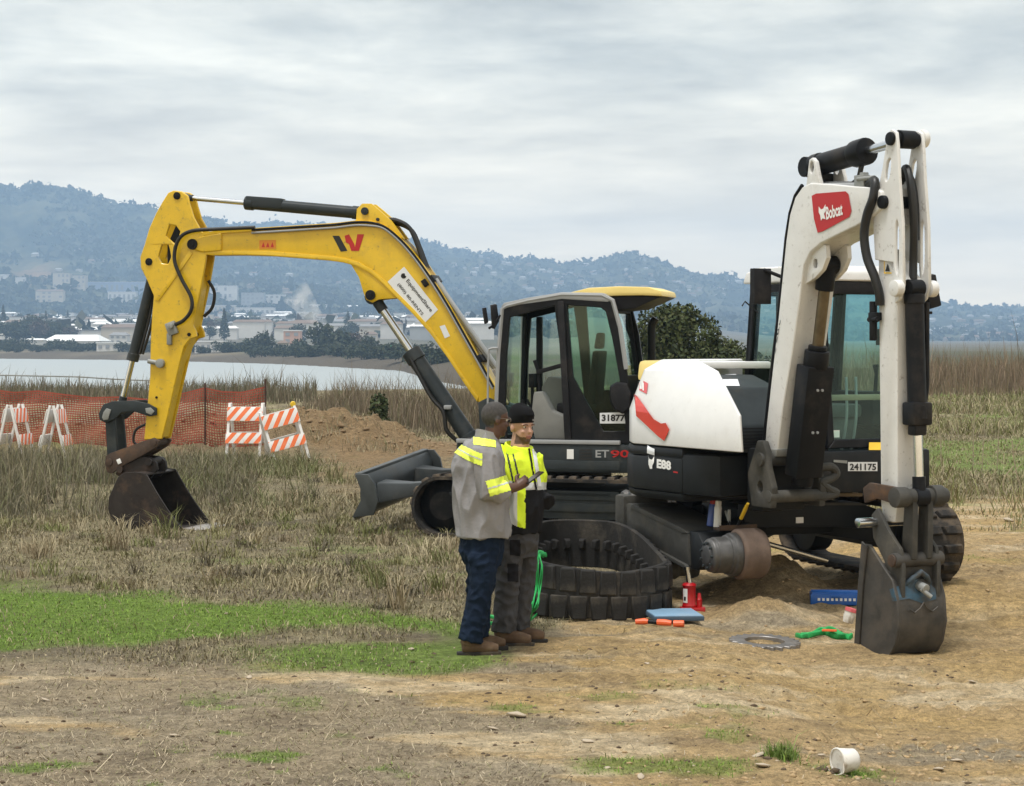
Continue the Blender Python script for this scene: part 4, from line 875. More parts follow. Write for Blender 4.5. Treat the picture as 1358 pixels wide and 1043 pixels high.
WH = R(-63)
WF = Frame((2.2, 17.6, 0), WH)
whi = empty('excavator', WF.o, WH, 'white excavator with red badge, jacked up with one track off', 'excavator')
UA = math.atan2(-.9397, .342) - WH       # undercarriage heading against the house (20 deg)
UF = Frame((2.31, 17.87, 0), WH + UA)
uoff = Matrix.Rotation(-WH, 3, 'Z') @ (UF.o - WF.o)
def white():
    # ---------------------------------------------------------- undercarriage
    def U(b, name, m, parent=None, bevel=.01, **k):
        if parent is None: return b.build(name, m, whi, bevel=bevel, loc=uoff, rot=(0, 0, UA), **k)
        return b.build(name, m, parent, bevel=bevel, **k)
    G = .86
    zr = .13
    # track still in place
    tr = rubber_track(whi, .98, .315, 0, .40, UA, 38)
    tr.location = uoff + Matrix.Rotation(UA, 3, 'Z') @ Vector((.06, G, zr + .02))
    b = MB(); b.box((0, G, zr + .38), (1.9, .2, .28)); U(b, 'track_frame', 'graphite')
    b = MB(); b.lathe([(.04, -.1), (.26, -.1), (.26, .1), (.2, .16), (.04, .16)], (1.04, G, zr + .335), (0, 1, 0), 24); U(b, 'sprocket', 'graphite')
    b = MB(); b.lathe([(.04, -.1), (.25, -.1), (.25, .1), (.04, .12)], (-.90, G, zr + .335), (0, 1, 0), 24); U(b, 'idler', 'graphite')
    # bare frame on the jacked side
    q = lambda a, c, y: UF.at(a, c, y)
    Fy0, Fy1 = -1.18, -.80
    top = [q(820, 668, Fy0), q(845, 668, Fy0), q(850, 676, Fy0), q(905, 702, Fy0), q(912, 708, Fy0), q(914, 752, Fy0), q(905, 748, Fy0), q(822, 702, Fy0), q(818, 690, Fy0)]
    b = MB(); b.prism(top, Fy0, Fy1); fr = U(b, 'track_frame', 'dusty_iron', bevel=.018)
    bot = [q(817, 697, Fy0), q(912, 749, Fy0), q(914, 755, Fy0), q(816, 703, Fy0)]
    b = MB(); b.prism(bot, Fy0 - .03, Fy1 + .03); U(b, 'frame_flange', 'dusty_iron', fr, bevel=.006)
    cov = [q(838, 668, Fy0), q(905, 700, Fy0), q(912, 707, Fy0), q(905, 708, Fy0), q(836, 674, Fy0)]
    b = MB(); b.prism(cov, Fy0 - .012, Fy1 + .06); U(b, 'frame_cover', 'dusty_iron', fr, bevel=.01)
    # nose block of the far end and a carrier roller on top
    x, z = q(826, 676, Fy0)
    b = MB(); b.box((x - .02, (Fy0 + Fy1) / 2, z - .02), (.2, .44, .3)); U(b, 'frame_nose', 'dusty_iron', fr, bevel=.03)
    for k, (a, c) in enumerate(((840, 663), (850, 664))):
        x2, z2 = q(a, c, -1.0); b = MB(); b.lathe([(.02, -.11), (.055, -.11), (.075, -.07), (.06, -.03), (.06, .03), (.075, .07), (.055, .11), (.02, .11)], (x2, -1.0, z2 + .02), (0, 1, 0), 18); U(b, 'carrier_roller', 'hub_steel', fr, bevel=.004)
    # bottom rollers under the frame
    for k in range(6):
        a = 838 + k * 13.5; c = 722 + k * 7.2; x2, z2 = q(a, c, -1.0); b = MB(); b.lathe([(.02, -.13), (.07, -.13), (.085, -.08), (.06, -.04), (.06, .04), (.085, .08), (.07, .13), (.02, .13)], (x2, -1.0, z2 + .02), (0, 1, 0), 16); U(b, 'roller', 'dusty_iron', fr, bevel=.004)
    # final drive: end plate, hub and motor drum
    xd, zd = q(936, 737, -1.26)
    b = MB(); b.prism([q(906, 704, Fy0), q(922, 706, Fy0), q(930, 725, Fy0), q(930, 745, Fy0), q(922, 757, Fy0), q(910, 755, Fy0)], Fy0 + .02, Fy1 - .05); U(b, 'drive_bracket', 'graphite', fr, bevel=.02)
    b = MB(); b.box(q(914, 727, Fy0)[:1] + (Fy0 + .05,) + q(914, 727, Fy0)[1:], (.012, .05, .09)); U(b, 'frame_tag', 'white_print', fr, bevel=.003)
    b = MB(); b.lathe([(.02, .0), (.07, 0), (.08, .012), (.115, .012), (.135, .03), (.135, .06), (.145, .065), (.145, .17), (.16, .175), (.16, .2), (.175, .21), (.175, .26)], (xd, -1.26, zd), (0, 1, 0), 36); dr = U(b, 'final_drive', 'hub_steel', bevel=.006)
    b = MB(); b.lathe([(.1, .26), (.185, .26), (.205, .28), (.205, .46), (.19, .49), (.1, .49)], (xd, -1.26, zd), (0, 1, 0), 40); U(b, 'drive_motor', 'hub_rust', dr, bevel=.008)
    for k in range(9):
        t = 2 * PI * k / 9; b = MB(); b.cyl((xd + .10 * math.cos(t), -1.268, zd + .10 * math.sin(t)), (xd + .10 * math.cos(t), -1.245, zd + .10 * math.sin(t)), .011, n=6); U(b, 'bolt', 'dark_grey', dr, bevel=0)
    # X-frame with cross beam facing the camera
    bx = .62
    A = UF.atx(990, 668, bx); B_ = UF.atx(1165, 668, bx); A2 = UF.atx(1000, 700, bx); B2 = UF.atx(1165, 700, bx)
    b = MB(); b.prismx([(A[0], A[1]), (A[0] - .02, A2[1] - .02), (-.45, A2[1] - .0), (.25, B2[1] + .02), (B_[0], B2[1] - .02), (B_[0] + .02, B_[1] - .06), (B_[0] - .15, B_[1])], bx - .16, bx); xb = U(b, 'cross_beam', 'graphite', bevel=.012)
    b = MB(); b.prismx([(A[0] + .05, A[1] + .012), (A[0] - .02, A[1] - .012), (B_[0] - .1, B_[1] - .012), (B_[0] - .18, B_[1] + .012)], bx - .3, bx + .015); U(b, 'beam_lip', 'dusty_iron', xb, bevel=.004)
    ct = UF.atx(1060, 690, bx)
    b = MB(); b.box((bx + .005, UF.atx(1060, 690, bx)[0], UF.atx(1060, 690, bx)[1]), (.012, .07, .05)); U(b, 'beam_tag', 'white_print', xb, bevel=.002)
    b = MB(); b.box((0, 0, .62), (.9, 1.0, .22)); b.lathe([(.5, .7), (.5, .80), (.56, .80), (.56, .95)], (0, 0, 0), (0, 0, 1), 32)
    for s in (-1, 1):
        for t in (-1, 1): b.loft([[(t * .35, s * .3 - .12, .5), (t * .35, s * .3 + .12, .5), (t * .35, s * .3 + .12, .74), (t * .35, s * .3 - .12, .74)], [(t * .75, s * .84 - .1, .42), (t * .75, s * .84 + .1, .42), (t * .75, s * .84 + .1, .6), (t * .75, s * .84 - .1, .6)]])
    U(b, 'lower_frame', 'graphite', bevel=.015)
    b = MB(); b.cyl((.70, -.55, .50), (.66, .15, .30), .022, n=10); U(b, 'chrome_bar', 'chrome', xb, bevel=0)

    # ---------------------------------------------------------- house
    z0, z1, zt = .90, 1.26, 1.97
    def arc(r, a0, a1, n): return [(r * math.cos(R(a0 + (a1 - a0) * i / n)), r * math.sin(R(a0 + (a1 - a0) * i / n))) for i in range(n + 1)]
    plan = [(.78, -.98), (.78, 1.05)] + arc(1.19, 118, 242, 14) + [(-.1, -1.13), (.55, -1.10)]
    b = MB(); b.prismz(plan, z0, z1 - .02); deck = b.build('house_deck', 'graphite', whi, bevel=.04)
    cw = arc(1.20, 150, 240, 12) + [(-.3, -1.15), (.42, -1.12), (.42, -.4), (-.3, .4)]
    b = MB(); b.prismz([(x * .98, y * .98) for x, y in cw], z0 - .06, z0 + .01, 1.02); b.prismz(cw, z0 + .01, z1 - .06); b.prismz(cw, z1 - .06, z1 + .02, .995)
    cwo = b.build('counterweight', 'graphite', whi, bevel=.03)
    # white engine hood: stacked outlines drawn in towards the top
    def ring(dr, z, xf, yi=-.46):
        pts = arc(1.185 - dr, 160, 236, 10) + [(-.35, -1.13 + dr), (xf, -1.10 + dr), (xf - .02, -1.07 + dr), (-.45, -.55), (-.6, .15)]
        return [(x, y, z) for x, y in pts]
    prm = ((984, 604, 0, z1 + .03), (981, 566, 0, z1 + .32), (951, 503, .13, z1 + .66), (924, 478, .28, z1 + .745))
    b = MB(); b.loft([ring(d, z, WF.at(a, c, -1.10 + d)[0]) for a, c, d, z in prm])
    hood = b.build('engine_hood', 'white_hood', whi, bevel=.022, seg=3, ang=30)
    # dark cover between hood and boom, sloped top, grille, white top strip
    b = MB(); b.prism([(.0, z1), (.86, z1), (.84, z1 + .22), (.62, z1 + .52), (.25, z1 + .62), (.0, z1 + .62), (.0, z1)], -.94, -.30); cov = b.build('side_cover', 'dark_grey', whi, bevel=.02)
    for k in range(7):
        b = MB(); b.box((.865, -.68, z1 + .04 + k * .026), (.012, .45, .012)); b.build('grille_slat', 'black_plastic', cov)
    b = MB(); b.box2((-.55, -.75, z1 + .67), (.10, -.02, z1 + .73)); b.build('top_strip', 'white_hood', whi, bevel=.015)
    # ---------------------------------------------------------- cab
    X0, X1, Y0, Y1 = -.46, .80, .07, 1.07
    zc0, zc1 = 1.20, 2.72
    def frame4(name, a, bb, c, d, w, nrm, m, par, pm=None, thick=.05, mid=None):
        """window frame from four corners (ccw), border width w"""
        P = [Vector(p) for p in (a, bb, c, d)]; ctr = sum(P, Vector()) / 4; inn = []
        for i in range(4):
            e1 = (P[i - 1] - P[i]).normalized(); e2 = (P[(i + 1) % 4] - P[i]).normalized(); ww = w if isinstance(w, (int, float)) else w[i]
            inn.append(P[i] + (e1 + e2) * ww)
        n = Vector(nrm).normalized() * thick; o = MB()
        for i in range(4):
            j = (i + 1) % 4; k = [P[i], P[j], inn[j], inn[i]]; o.loft([k, [v - n for v in k]])
        ob = o.build(name, m, par, bevel=.008, seg=1)
        if pm:
            o = MB(); o.loft([[v - n * .45 for v in inn], [v - n * .6 for v in inn]]); o.build('window_pane', pm, ob)
        return ob
    xt = .66                   # front leans back
    fz = 1.27
    fr = frame4('cab_front', (X1, Y0, fz), (X1, Y1, fz), (xt, Y1, zc1 - .06), (xt, Y0, zc1 - .06), .075, (1, 0, 0), 'black_paint', whi, 'glass_front')
    frame4('cab_side', (X1 - .05, Y0, zc0), (xt - .05, Y0, zc1 - .06), (X0 + .1, Y0, zc1 - .06), (X0, Y0, zc0 + .5), .07, (0, -1, 0), 'black_paint', whi, 'glass_green')
    frame4('cab_side', (X1 - .05, Y1, zc0), (X0, Y1, zc0 + .3), (X0 + .1, Y1, zc1 - .06), (xt - .05, Y1, zc1 - .06), .07, (0, 1, 0), 'black_paint', whi, 'glass_green')
    frame4('cab_rear', (X0, Y0, zc0 + .62), (X0 + .1, Y0, zc1 - .06), (X0 + .1, Y1, zc1 - .06), (X0, Y1, zc0 + .62), .10, (-1, 0, 0), 'black_paint', whi, 'glass_rear')
    b = MB(); b.box2((X0, Y0 + .01, zc0 - .1), (X0 + .05, Y1 - .01, zc0 + .62)); b.box2((X0, Y0 - .005, zc0 - .1), (X1 - .1, Y0 + .04, zc0 + .3)); b.box2((X0, Y1 - .04, zc0 - .1), (X1 - .1, Y1 + .005, zc0 + .3)); b.build('cab_lower_wall', 'black_paint', whi, bevel=.01)
    # rear mid post seen through the front window
    b = MB(); b.box((X0 + .06, .62, 2.2), (.05, .10, .9)); b.box((X0 + .06, .40, 2.2), (.05, .03, .9)); b.build('rear_post', 'black_paint', whi, bevel=.01)
    rf = [(X0 - .02, zc1 - .05), (X0 + .04, zc1 + .05), (X0 + .25, zc1 + .09), (xt - .2, zc1 + .09), (xt + .04, zc1 + .04), (xt + .06, zc1 - .05)]
    b = MB(); b.prism(rf, Y0 - .01, Y1 + .01); roof = b.build('cab_roof', 'white_paint', whi, bevel=.03, seg=3)
    b = MB(); b.box2((xt - .06, Y0 - .005, zc1 - .16), (xt + .045, Y1 + .005, zc1 - .052)); b.build('roof_visor', 'black_plastic', roof, bevel=.015)
    b = MB(); b.box2((X1 - .1, -.05, z0), (X1 + .06, Y1 + .02, fz - .02)); lowp = b.build('front_panel', 'graphite', whi, bevel=.03)
    b = MB(); b.box2((X0 + .05, Y0 + .05, zc0 - .02), (X1 - .1, Y1 - .05, zc0 + .02)); b.build('cab_floor', 'black_plastic', whi)
    # inside
    b = MB(); b.box((.05, .57, zc0 + .36), (.48, .48, .12)); b.box((.05, .57, zc0 + .16), (.4, .4, .3)); st = b.build('seat', 'seat_grey', whi, bevel=.04)
    b = MB(); b.prism([(-.2, zc0 + .4), (-.1, zc0 + .4), (-.17, zc0 + .95), (-.25, zc0 + .95)], .34, .80); b.prism([(-.25, zc0 + .97), (-.18, zc0 + .97), (-.21, zc0 + 1.14), (-.26, zc0 + 1.14)], .46, .68); b.build('backrest', 'seat_black', st, bevel=.04)
    for yy in (.25, .9):
        b = MB(); b.box((.1, yy, zc0 + .38), (.6, .14, .3)); c = b.build('side_console', 'black_plastic', whi, bevel=.03)
        b = MB(); b.tube([(.34, yy, zc0 + .5), (.36, yy, zc0 + .68), (.35, yy, zc0 + .76)], [.018, .016, .028], 8); b.build('joystick', 'black_plastic', c)
    b = MB(); b.box((.70, .57, zc0 + .49), (.03, .86, .05)); b.build('window_bar', 'wood_bar', whi, bevel=.008)
    for yy in (.42, .52):
        b = MB(); b.tube(bez([(.5, yy, zc0), (.58, yy, zc0 + .3), (.55, yy + .02, zc0 + .66)], 12), .012, 8); b.build('travel_lever', 'silver_grey', whi)
    b = MB(); b.box((.52, .88, zc0 + 1.0), (.05, .18, .14)); b.tube([(.5, .95, zc0 + .5), (.52, .92, zc0 + 1.0)], .014, 8); b.build('monitor', 'black_plastic', whi, bevel=.01)
    b = MB(); b.box((.76, .17, fz + .12), (.006, .09, .06)); b.build('window_sticker', 'white_print', whi)
    # mirrors
    y_, z_ = WF.atx(1010, 380, .35)
    b = MB(); b.box((.35, y_ - .01, z_), (.07, .17, .30)); b.tube([(.5, Y0, zc1 - .1), (.38, y_, z_ + .14)], .016, 8); b.build('mirror', 'black_plastic', whi, bevel=.03)
    y_, z_ = WF.atx(1237, 388, .85)
    b = MB(); b.loft([[(.82, y_ - .12, z_ + .15), (.82, y_ + .02, z_ + .16), (.82, y_ + .09, z_ - .12), (.82, y_ - .05, z_ - .15)], [(.88, y_ - .11, z_ + .14), (.88, y_ + .01, z_ + .15), (.88, y_ + .07, z_ - .11), (.88, y_ - .04, z_ - .14)]]); b.tube([(.70, Y1, z_ + .12), (.82, y_ - .04, z_ + .05)], .015, 8); b.build('mirror', 'black_plastic', whi, bevel=.02)
    y_, z_ = WF.atx(1226, 415, .82); y2, z2 = WF.atx(1229, 445, .82); y3, z3 = WF.atx(1219, 472, .82)
    b = MB(); b.tube([(.80, Y1 - .02, z_), (.82, y_, z_), (.82, y2, z2), (.80, y3, z3)], .012, 8); b.tube([(.80, Y1, z_), (.82, y_ + .08, z_)], .012, 6); b.build('grab_rail', 'black_plastic', whi)
    y_, z_ = WF.atx(988, 400, -.2); b = MB(); b.tube([(-.2, Y0 - .02, z_ - .1), (-.2, y_, z_), (-.2, y_ - .03, z_ - .04)], .007, 6); b.build('antenna', 'black_plastic', whi)
    # ---------------------------------------------------------- swing post
    FY = -.55
    BFr = Frame(WF.w(0, FY, 0), WH)     # boom frame, y=0 on the boom centre plane
    fx, fzz = BFr.at(1046, 612, 0)
    plate = [(fx - .14, .84), (fx + .13, .84), (fx + .15, 1.0), (fx + .08, 1.16), (fx + .07, fzz + .08), (fx + .02, fzz + .17), (fx - .06, fzz + .17), (fx - .12, fzz + .05), (fx - .2, 1.1)]
    for s in (-1, 1):
        b = MB(); b.prism(plate, FY + s * .235 - .03, FY + s * .235 + .03, [[(fx - .02 + .04 * math.cos(t * PI / 5), 1.0 + .05 * math.sin(t * PI / 5)) for t in range(10)]]); pp = b.build('swing_post', 'dusty_iron', whi, bevel=.012)
    b = MB(); b.box((fx - .18, FY, 1.05), (.22, .42, .5)); b.cyl((fx - .3, FY, .78), (fx - .3, FY, 1.36), .13, n=20); b.build('swing_casting', 'graphite', whi, bevel=.02)
    b = MB(); b.cyl((fx, FY - .29, fzz + .02), (fx, FY + .29, fzz + .02), .055, n=18); b.cyl((fx + .1, FY - .27, .93), (fx + .1, FY + .27, .93), .05, n=18); b.build('pivot_pin', 'dusty_iron', whi, bevel=.006)
    # curved tie-down ring to the left of the post
    yr, zr2 = WF.atx(1098, 640, fx + .12)
    rp = [(fx + .12, yr + (-.11 if i < 2 else 0), 0) for i in range(2)]
    b = MB(); b.tube(bez([(fx + .1, yr - .16, zr2 + .10), (fx + .12, yr + .02, zr2 + .125), (fx + .12, yr + .08, zr2 + .07), (fx + .12, yr + .03, zr2 + .03), (fx + .12, yr - .06, zr2 + .0), (fx + .12, yr + .02, zr2 - .06), (fx + .12, yr + .08, zr2 - .09), (fx + .12, yr - .05, zr2 - .115), (fx + .1, yr - .16, zr2 - .11)], 40), .035, 10); b.build('lifting_hook', 'dusty_iron', whi)
    def slot(cx, cz, w, h, n=12, lean=0.0):
        return [(cx + w * math.cos(2 * PI * i / n) + lean * h * math.sin(2 * PI * i / n), cz + h * math.copysign(abs(math.sin(2 * PI * i / n)) ** .7, math.sin(2 * PI * i / n))) for i in range(n)]
    # ---------------------------------------------------------- boom
    HW = .16
    P = lambda L, y=-HW: BFr.pts(L, y)
    D = lambda a, c, y=0.0: (lambda q: Vector((q[0], FY + y, q[1])))(BFr.at(a, c, y))
    out = P([(1013, 604), (1016, 565), (1022, 510), (1030, 440), (1037, 370), (1042, 320), (1047, 285), (1054, 262), (1063, 249), (1074, 243), (1100, 244), (1130, 247), (1160, 249), (1168, 254), (1170, 266), (1166, 278), (1155, 288), (1135, 300), (1108, 313), (1088, 323), (1074, 335), (1066, 352), (1060, 400), (1050, 470), (1038, 540), (1030, 604)])
    b = MB(); b.prism(out, FY - HW, FY + HW); boom = b.build('boom', 'white_paint', whi, bevel=.018, seg=3)
    b = MB(); b.prism(P([(1011, 606), (1014, 596), (1032, 596), (1031, 606)]), FY - HW - .012, FY + HW + .012); b.build('boom_foot', 'grey_fitting', boom, bevel=.01)
    # dark seam pipe up the back edge
    b = MB(); b.tube([D(a, c, -HW + .03) for a, c in ((1013, 590), (1022, 505), (1031, 430), (1038, 365), (1043, 315), (1048, 283), (1055, 260), (1064, 246))], .016, 8); b.build('hydraulic_pipe', 'black_paint', boom)
    for s in (-1, 1):
        lug = BFr.pts([(1048, 384), (1052, 345), (1066, 334), (1090, 322), (1098, 326), (1099, 342), (1093, 358), (1083, 369), (1072, 376), (1062, 392)], -.10)
        b = MB(); b.prism(lug, FY + s * .10 - .02, FY + s * .10 + .02, [slot(*BFr.at(1084, 350, -.10), .03, .04, 10)]); b.build('cylinder_lug', 'white_paint', boom, bevel=.008)
        up = BFr.pts([(1066, 246), (1068, 230), (1070, 212), (1074, 209), (1078, 214), (1081, 230), (1085, 246)], -HW)
        b = MB(); b.prism(up, FY + s * .12 - .018, FY + s * .12 + .018, [[(BFr.at(1073, 222, -HW)[0] + .03 * math.cos(t * PI / 4), BFr.at(1073, 222, -HW)[1] + .05 * math.sin(t * PI / 4)) for t in range(8)]]); b.build('cylinder_lug', 'white_paint', boom, bevel=.005)
    bv = bvh_of(boom)
    bd = decal('badge', [[(1077, 260), (1083, 257), (1122, 254), (1126, 258), (1130, 280), (1127, 288), (1092, 307), (1085, 309), (1080, 290)]], boom, 'red_print', boom, .005, bv, 3)
    text_decal('lettering', 'Bobcat', [(1097, 292), (1119, 285.5), (1096, 275)], boom, 'white_print', bd, .03, .009, bv)
    decal('logo_mark', [[(1087, 274), (1090, 278), (1093, 277), (1096, 271), (1096, 280), (1094, 284), (1096, 291), (1092, 290), (1090, 293), (1089, 286), (1087, 282)]], boom, 'white_print', bd, .009, bv, 0)
    text_decal('lettering', 'Bobcat', [(1023, 500), (1036, 425), (1017, 499)], boom, 'cylinder_grey', boom, .0, .005, bv)
    # ---------------------------------------------------------- boom cylinder in front of the boom
    c0 = D(1097, 352); c1 = D(1064, 640); c0 = Vector((c0.x, FY, c0.z)); c1 = Vector((c1.x, FY, c1.z))
    s_ = c1.lerp(c0, .60); dd = (c0 - c1).normalized()
    b = MB(); b.beam(c1 + dd * .05, s_ - dd * .1, .25, .17, (1, 0, 0)); cyo = b.build('hydraulic_cylinder', 'black_paint', whi, bevel=.015)
    b = MB(); b.cyl(c1 - dd * .02, s_, .085, n=18); b.cyl(s_ - dd * .12, s_ + dd * .02, .10, n=20); b.cyl(s_ + dd * .02, s_ + dd * .06, .075, n=20); b.build('cylinder_barrel', 'black_paint', cyo, bevel=.01)
    b = MB(); b.cyl(s_, c0 - dd * .06, .046, n=16); b.build('rod', 'brass_rod', cyo)
    b = MB(); b.cyl(c0 + Vector((0, -.075, 0)), c0 + Vector((0, .075, 0)), .075, n=18); b.cyl(c0 - dd * .2, c0, .075, n=16); b.build('rod_eye', 'black_paint', cyo, bevel=.01)
    for k in (.30, .55):
        for s in (-1, 1):
            pt = c1.lerp(c0, k * .78) + Vector((.09, s * .022 - .0, .0)); b = MB(); b.cyl(pt, pt + Vector((.012, 0, 0)), .011, n=8); b.build('bolt', 'silver_grey', cyo)
    # ---------------------------------------------------------- stick
    SW = .105
    xs = BFr.at(1168, 480, -SW)[0]; xf = xs + .20
    zz = lambda py, x=None: CZ - (py - HY) * BFr.w(xs if x is None else x, 0, 0).y / KF
    zlo = zz(690); zmid = zz(395); zboom = zz(268)
    xtop = BFr.at(1186, 190, -SW)[0]; ztop = zz(188)
    # lower box
    b = MB(); b.prism([(xs, zlo + .12), (xs + .03, zlo), (xf - .03, zlo), (xf, zlo + .15), (xf, zmid), (xf + .03, zmid + .12), (xs - .03, zz(330)), (xs - .03, zz(360))], FY - SW, FY + SW)
    stick = b.build('stick', 'white_paint', whi, bevel=.015)
    def slot(cx, cz, w, h, n=12, lean=0.0):
        return [(cx + w * math.cos(2 * PI * i / n) + lean * h * math.sin(2 * PI * i / n), cz + h * math.copysign(abs(math.sin(2 * PI * i / n)) ** .7, math.sin(2 * PI * i / n))) for i in range(n)]
    pl = [(xs - .04, zz(345)), (xs - .06, zz(300)), (xs - .02, zz(262)), (xs + .05, zz(225)), (xtop - .07, zz(196)), (xtop - .05, zz(180)), (xtop, zz(175)), (xtop + .055, zz(180)), (xtop + .07, zz(196)), (xf + .05, zz(240)), (xf + .09, zz(300)), (xf + .10, zz(380)), (xf + .06, zz(398)), (xf, zmid - .05), (xf - .02, zz(350))]
    for s in (-1, 1):
        y = FY + s * (SW + .012)
        b = MB(); b.prism(pl, y - .014, y + .014, [slot(xs + .12, zz(228), .028, .085, lean=.25), slot(xf + .025, zz(330), .022, .20), slot(xtop, zz(188), .025, .025, 10)]); b.build('stick_cheek', 'white_paint', stick, bevel=.006, seg=1)
    b = MB(); b.prism([(xs - .02, zz(300)), (xs - .02, zz(270)), (xs + .06, zz(240)), (xs + .10, zz(252)), (xs + .10, zz(300))], FY - SW + .0, FY + SW); b.build('stick_web', 'white_paint', stick, bevel=.01)
    # pins
    b = MB(); b.cyl((xtop, FY - SW - .05, zz(188)), (xtop, FY + SW + .06, zz(188)), .05, n=18); b.build('pivot_pin', 'black_paint', stick, bevel=.008)
    b = MB(); b.cyl((xtop, FY + SW + .026, zz(186)), (xtop, FY + SW + .075, zz(186)), .07, n=18); b.build('pin_boss', 'white_paint', stick, bevel=.015)
    b = MB(); b.cyl((xs + .08, FY - SW - .06, zz(270)), (xs + .08, FY + SW + .06, zz(270)), .05, n=18); b.build('pivot_pin', 'black_paint', stick, bevel=.008)
    for s in (-1, 1):
        b = MB(); b.cyl((xf + .06, FY + s * (SW + .02), zz(384)), (xf + .06, FY + s * (SW + .085), zz(384)), .062, n=18); b.build('pin_boss', 'white_paint', stick, bevel=.012)
    for s in (-1, 1):
        b = MB(); b.lathe([(.012, -.004), (.028, -.004), (.028, .018), (.012, .018)], (xs + .16, FY - SW - .02, zz(390)), (0, -1, 0), 12); 
    bv = bvh_of(stick)
    decal('warning_label', [[(1173, 346), (1183, 346), (1183, 363), (1173, 363)]], stick, 'yellow_label', stick, .005, bv, 0)
    decal('warning_sign', [[(1175, 360), (1178, 350), (1181, 360)]], stick, 'black_print', stick, .008, bv, 0)
    # hose clamp on the inner edge
    b = MB(); b.box((xs - .03, FY - SW - .03, zz(420)), (.09, .06, .06)); b.cyl((xs - .05, FY - SW - .03, zz(400)), (xs - .05, FY - SW - .03, zz(452)), .03, n=12); b.cyl((xs - .10, FY - SW - .03, zz(424)), (xs + .03, FY - SW - .05, zz(424)), .022, n=10); b.build('hose_clamp', 'black_paint', stick, bevel=.006)
    hp = [D(1150, 247, -.10), D(1160, 240, -.15), D(1158, 262, -.18), D(1150, 285, -.19), D(1146, 312, -.19), D(1150, 342, -.18), D(1160, 368, -.16), D(1166, 390, -.14), D(1167, 405, -.13)]
    b = MB(); b.tube(bez(hp, 48), .034, 12); b.build('hydraulic_hose', 'hose', stick)
    hp = [(xs + .05, FY + .03, zz(245)), (xs + .14, FY + .02, zz(225)), (xf + .02, FY, zz(250)), (xf + .03, FY + .02, zz(300)), (xf + .0, FY + .04, zz(345)), (xf + .01, FY + .03, zz(372))]
    b = MB(); b.tube(bez(hp, 40), .03, 10); b.build('hydraulic_hose', 'hose', stick)
    hp = [(xs + .0, FY + .06, zz(250)), (xs + .1, FY + .07, zz(232)), (xf - .02, FY + .07, zz(262)), (xf, FY + .07, zz(320))]
    b = MB(); b.tube(bez(hp, 30), .024, 10); b.build('hydraulic_hose', 'hose', stick)
    # pipes and valve on the boom top
    b = MB(); b.cyl(D(1084, 245, .0), D(1140, 245, .0), .025, n=10); b.cyl(D(1084, 246, -.1), D(1135, 246, -.1), .018, n=10); b.build('hydraulic_pipe', 'silver_grey', boom)
    b = MB(); b.box(D(1143, 243, -.12), (.12, .06, .12)); b.box(D(1146, 236, -.12), (.05, .05, .08)); b.cyl(D(1138, 238, -.14), D(1160, 236, -.14), .02, n=10); b.build('hose_valve', 'grey_fitting', boom, bevel=.01)
    # stick cylinder on top
    a0 = D(1076, 222); a0.y = FY; a1 = Vector((xtop, FY, zz(188)))
    cylinder_part(whi, a0, a1, .60, .085, .036, m='black_paint')
    b = MB(); dv = (a1 - a0).normalized(); b.cyl(a0.lerp(a1, .48), a0.lerp(a1, .61), .105, n=22); b.build('cylinder_gland', 'black_paint', whi, bevel=.015)
    b = MB(); b.tube(bez([a0.lerp(a1, .55) + Vector((0, 0, -.1)), a0.lerp(a1, .5) + Vector((0, 0, -.2)), a0.lerp(a1, .3) + Vector((.0, .03, -.22)), a0.lerp(a1, .15) + Vector((0, .03, -.15))], 20), .02, 8); b.build('hydraulic_hose', 'hose', whi)
    b = MB(); b.box(a0.lerp(a1, .1) + Vector((0, 0, -.11)), (.14, .16, .08)); b.build('cylinder_block', 'black_paint', whi, bevel=.015)
    # bucket cylinder on the front of the stick
    p0 = Vector((xf + .06, FY, zz(384))); p1 = Vector((xf + .12, FY, zz(656)))
    cyb = cylinder_part(whi, p0, p1, .62, .07, .036, m='black_paint')
    b = MB(); sp = p0.lerp(p1, .60); b.box(sp, (.15, .17, .17)); b.box(sp + Vector((0, 0, -.12)), (.1, .11, .08)); b.build('cylinder_gland', 'black_paint', cyb, bevel=.02)
    b = MB(); b.tube([p0 + Vector((.02, .1, -.1)), p0 + Vector((.02, .1, -.7)), p0 + Vector((.02, .08, -.85))], .02, 8); b.build('hydraulic_pipe', 'black_paint', cyb)
    # ---------------------------------------------------------- linkage
    def slab(poly, y, th, name, m, par=whi, bev=.01):
        b = MB(); b.prism(poly, FY + y - th / 2, FY + y + th / 2); return b.build(name, m, par, bevel=bev)
    zp = zz(655)
    b = MB(); b.cyl((xf + .12, FY - .2, zp), (xf + .12, FY + .24, zp), .06, n=18); b.cyl((xf + .12, FY - .23, zp), (xf + .12, FY - .12, zp), .075, n=18); b.cyl((xf + .12, FY + .10, zp), (xf + .12, FY + .2, zp), .08, n=18); lk = b.build('link_pin', 'dusty_iron', whi, bevel=.01)
    for s in (-1, 1):
        slab([(xf + .16, zp + .05), (xf + .06, zp + .07), (xs - .06, zz(640)), (xs - .14, zz(648)), (xs - .12, zz(668)), (xs + .02, zz(660)), (xf + .05, zp - .06)] if s < 0 else [(xf + .16, zp + .05), (xf + .06, zp + .07), (xs + .06, zz(665)), (xs + .04, zz(690)), (xf + .05, zp - .06)], s * .15, .035, 'bucket_link', 'rusty_steel')
        slab([(xf + .17, zp + .03), (xf + .07, zp + .03), (xf + .03, zz(728)), (xf + .08, zz(742)), (xf + .16, zz(735))], s * .07, .05, 'bucket_link', 'dusty_iron')
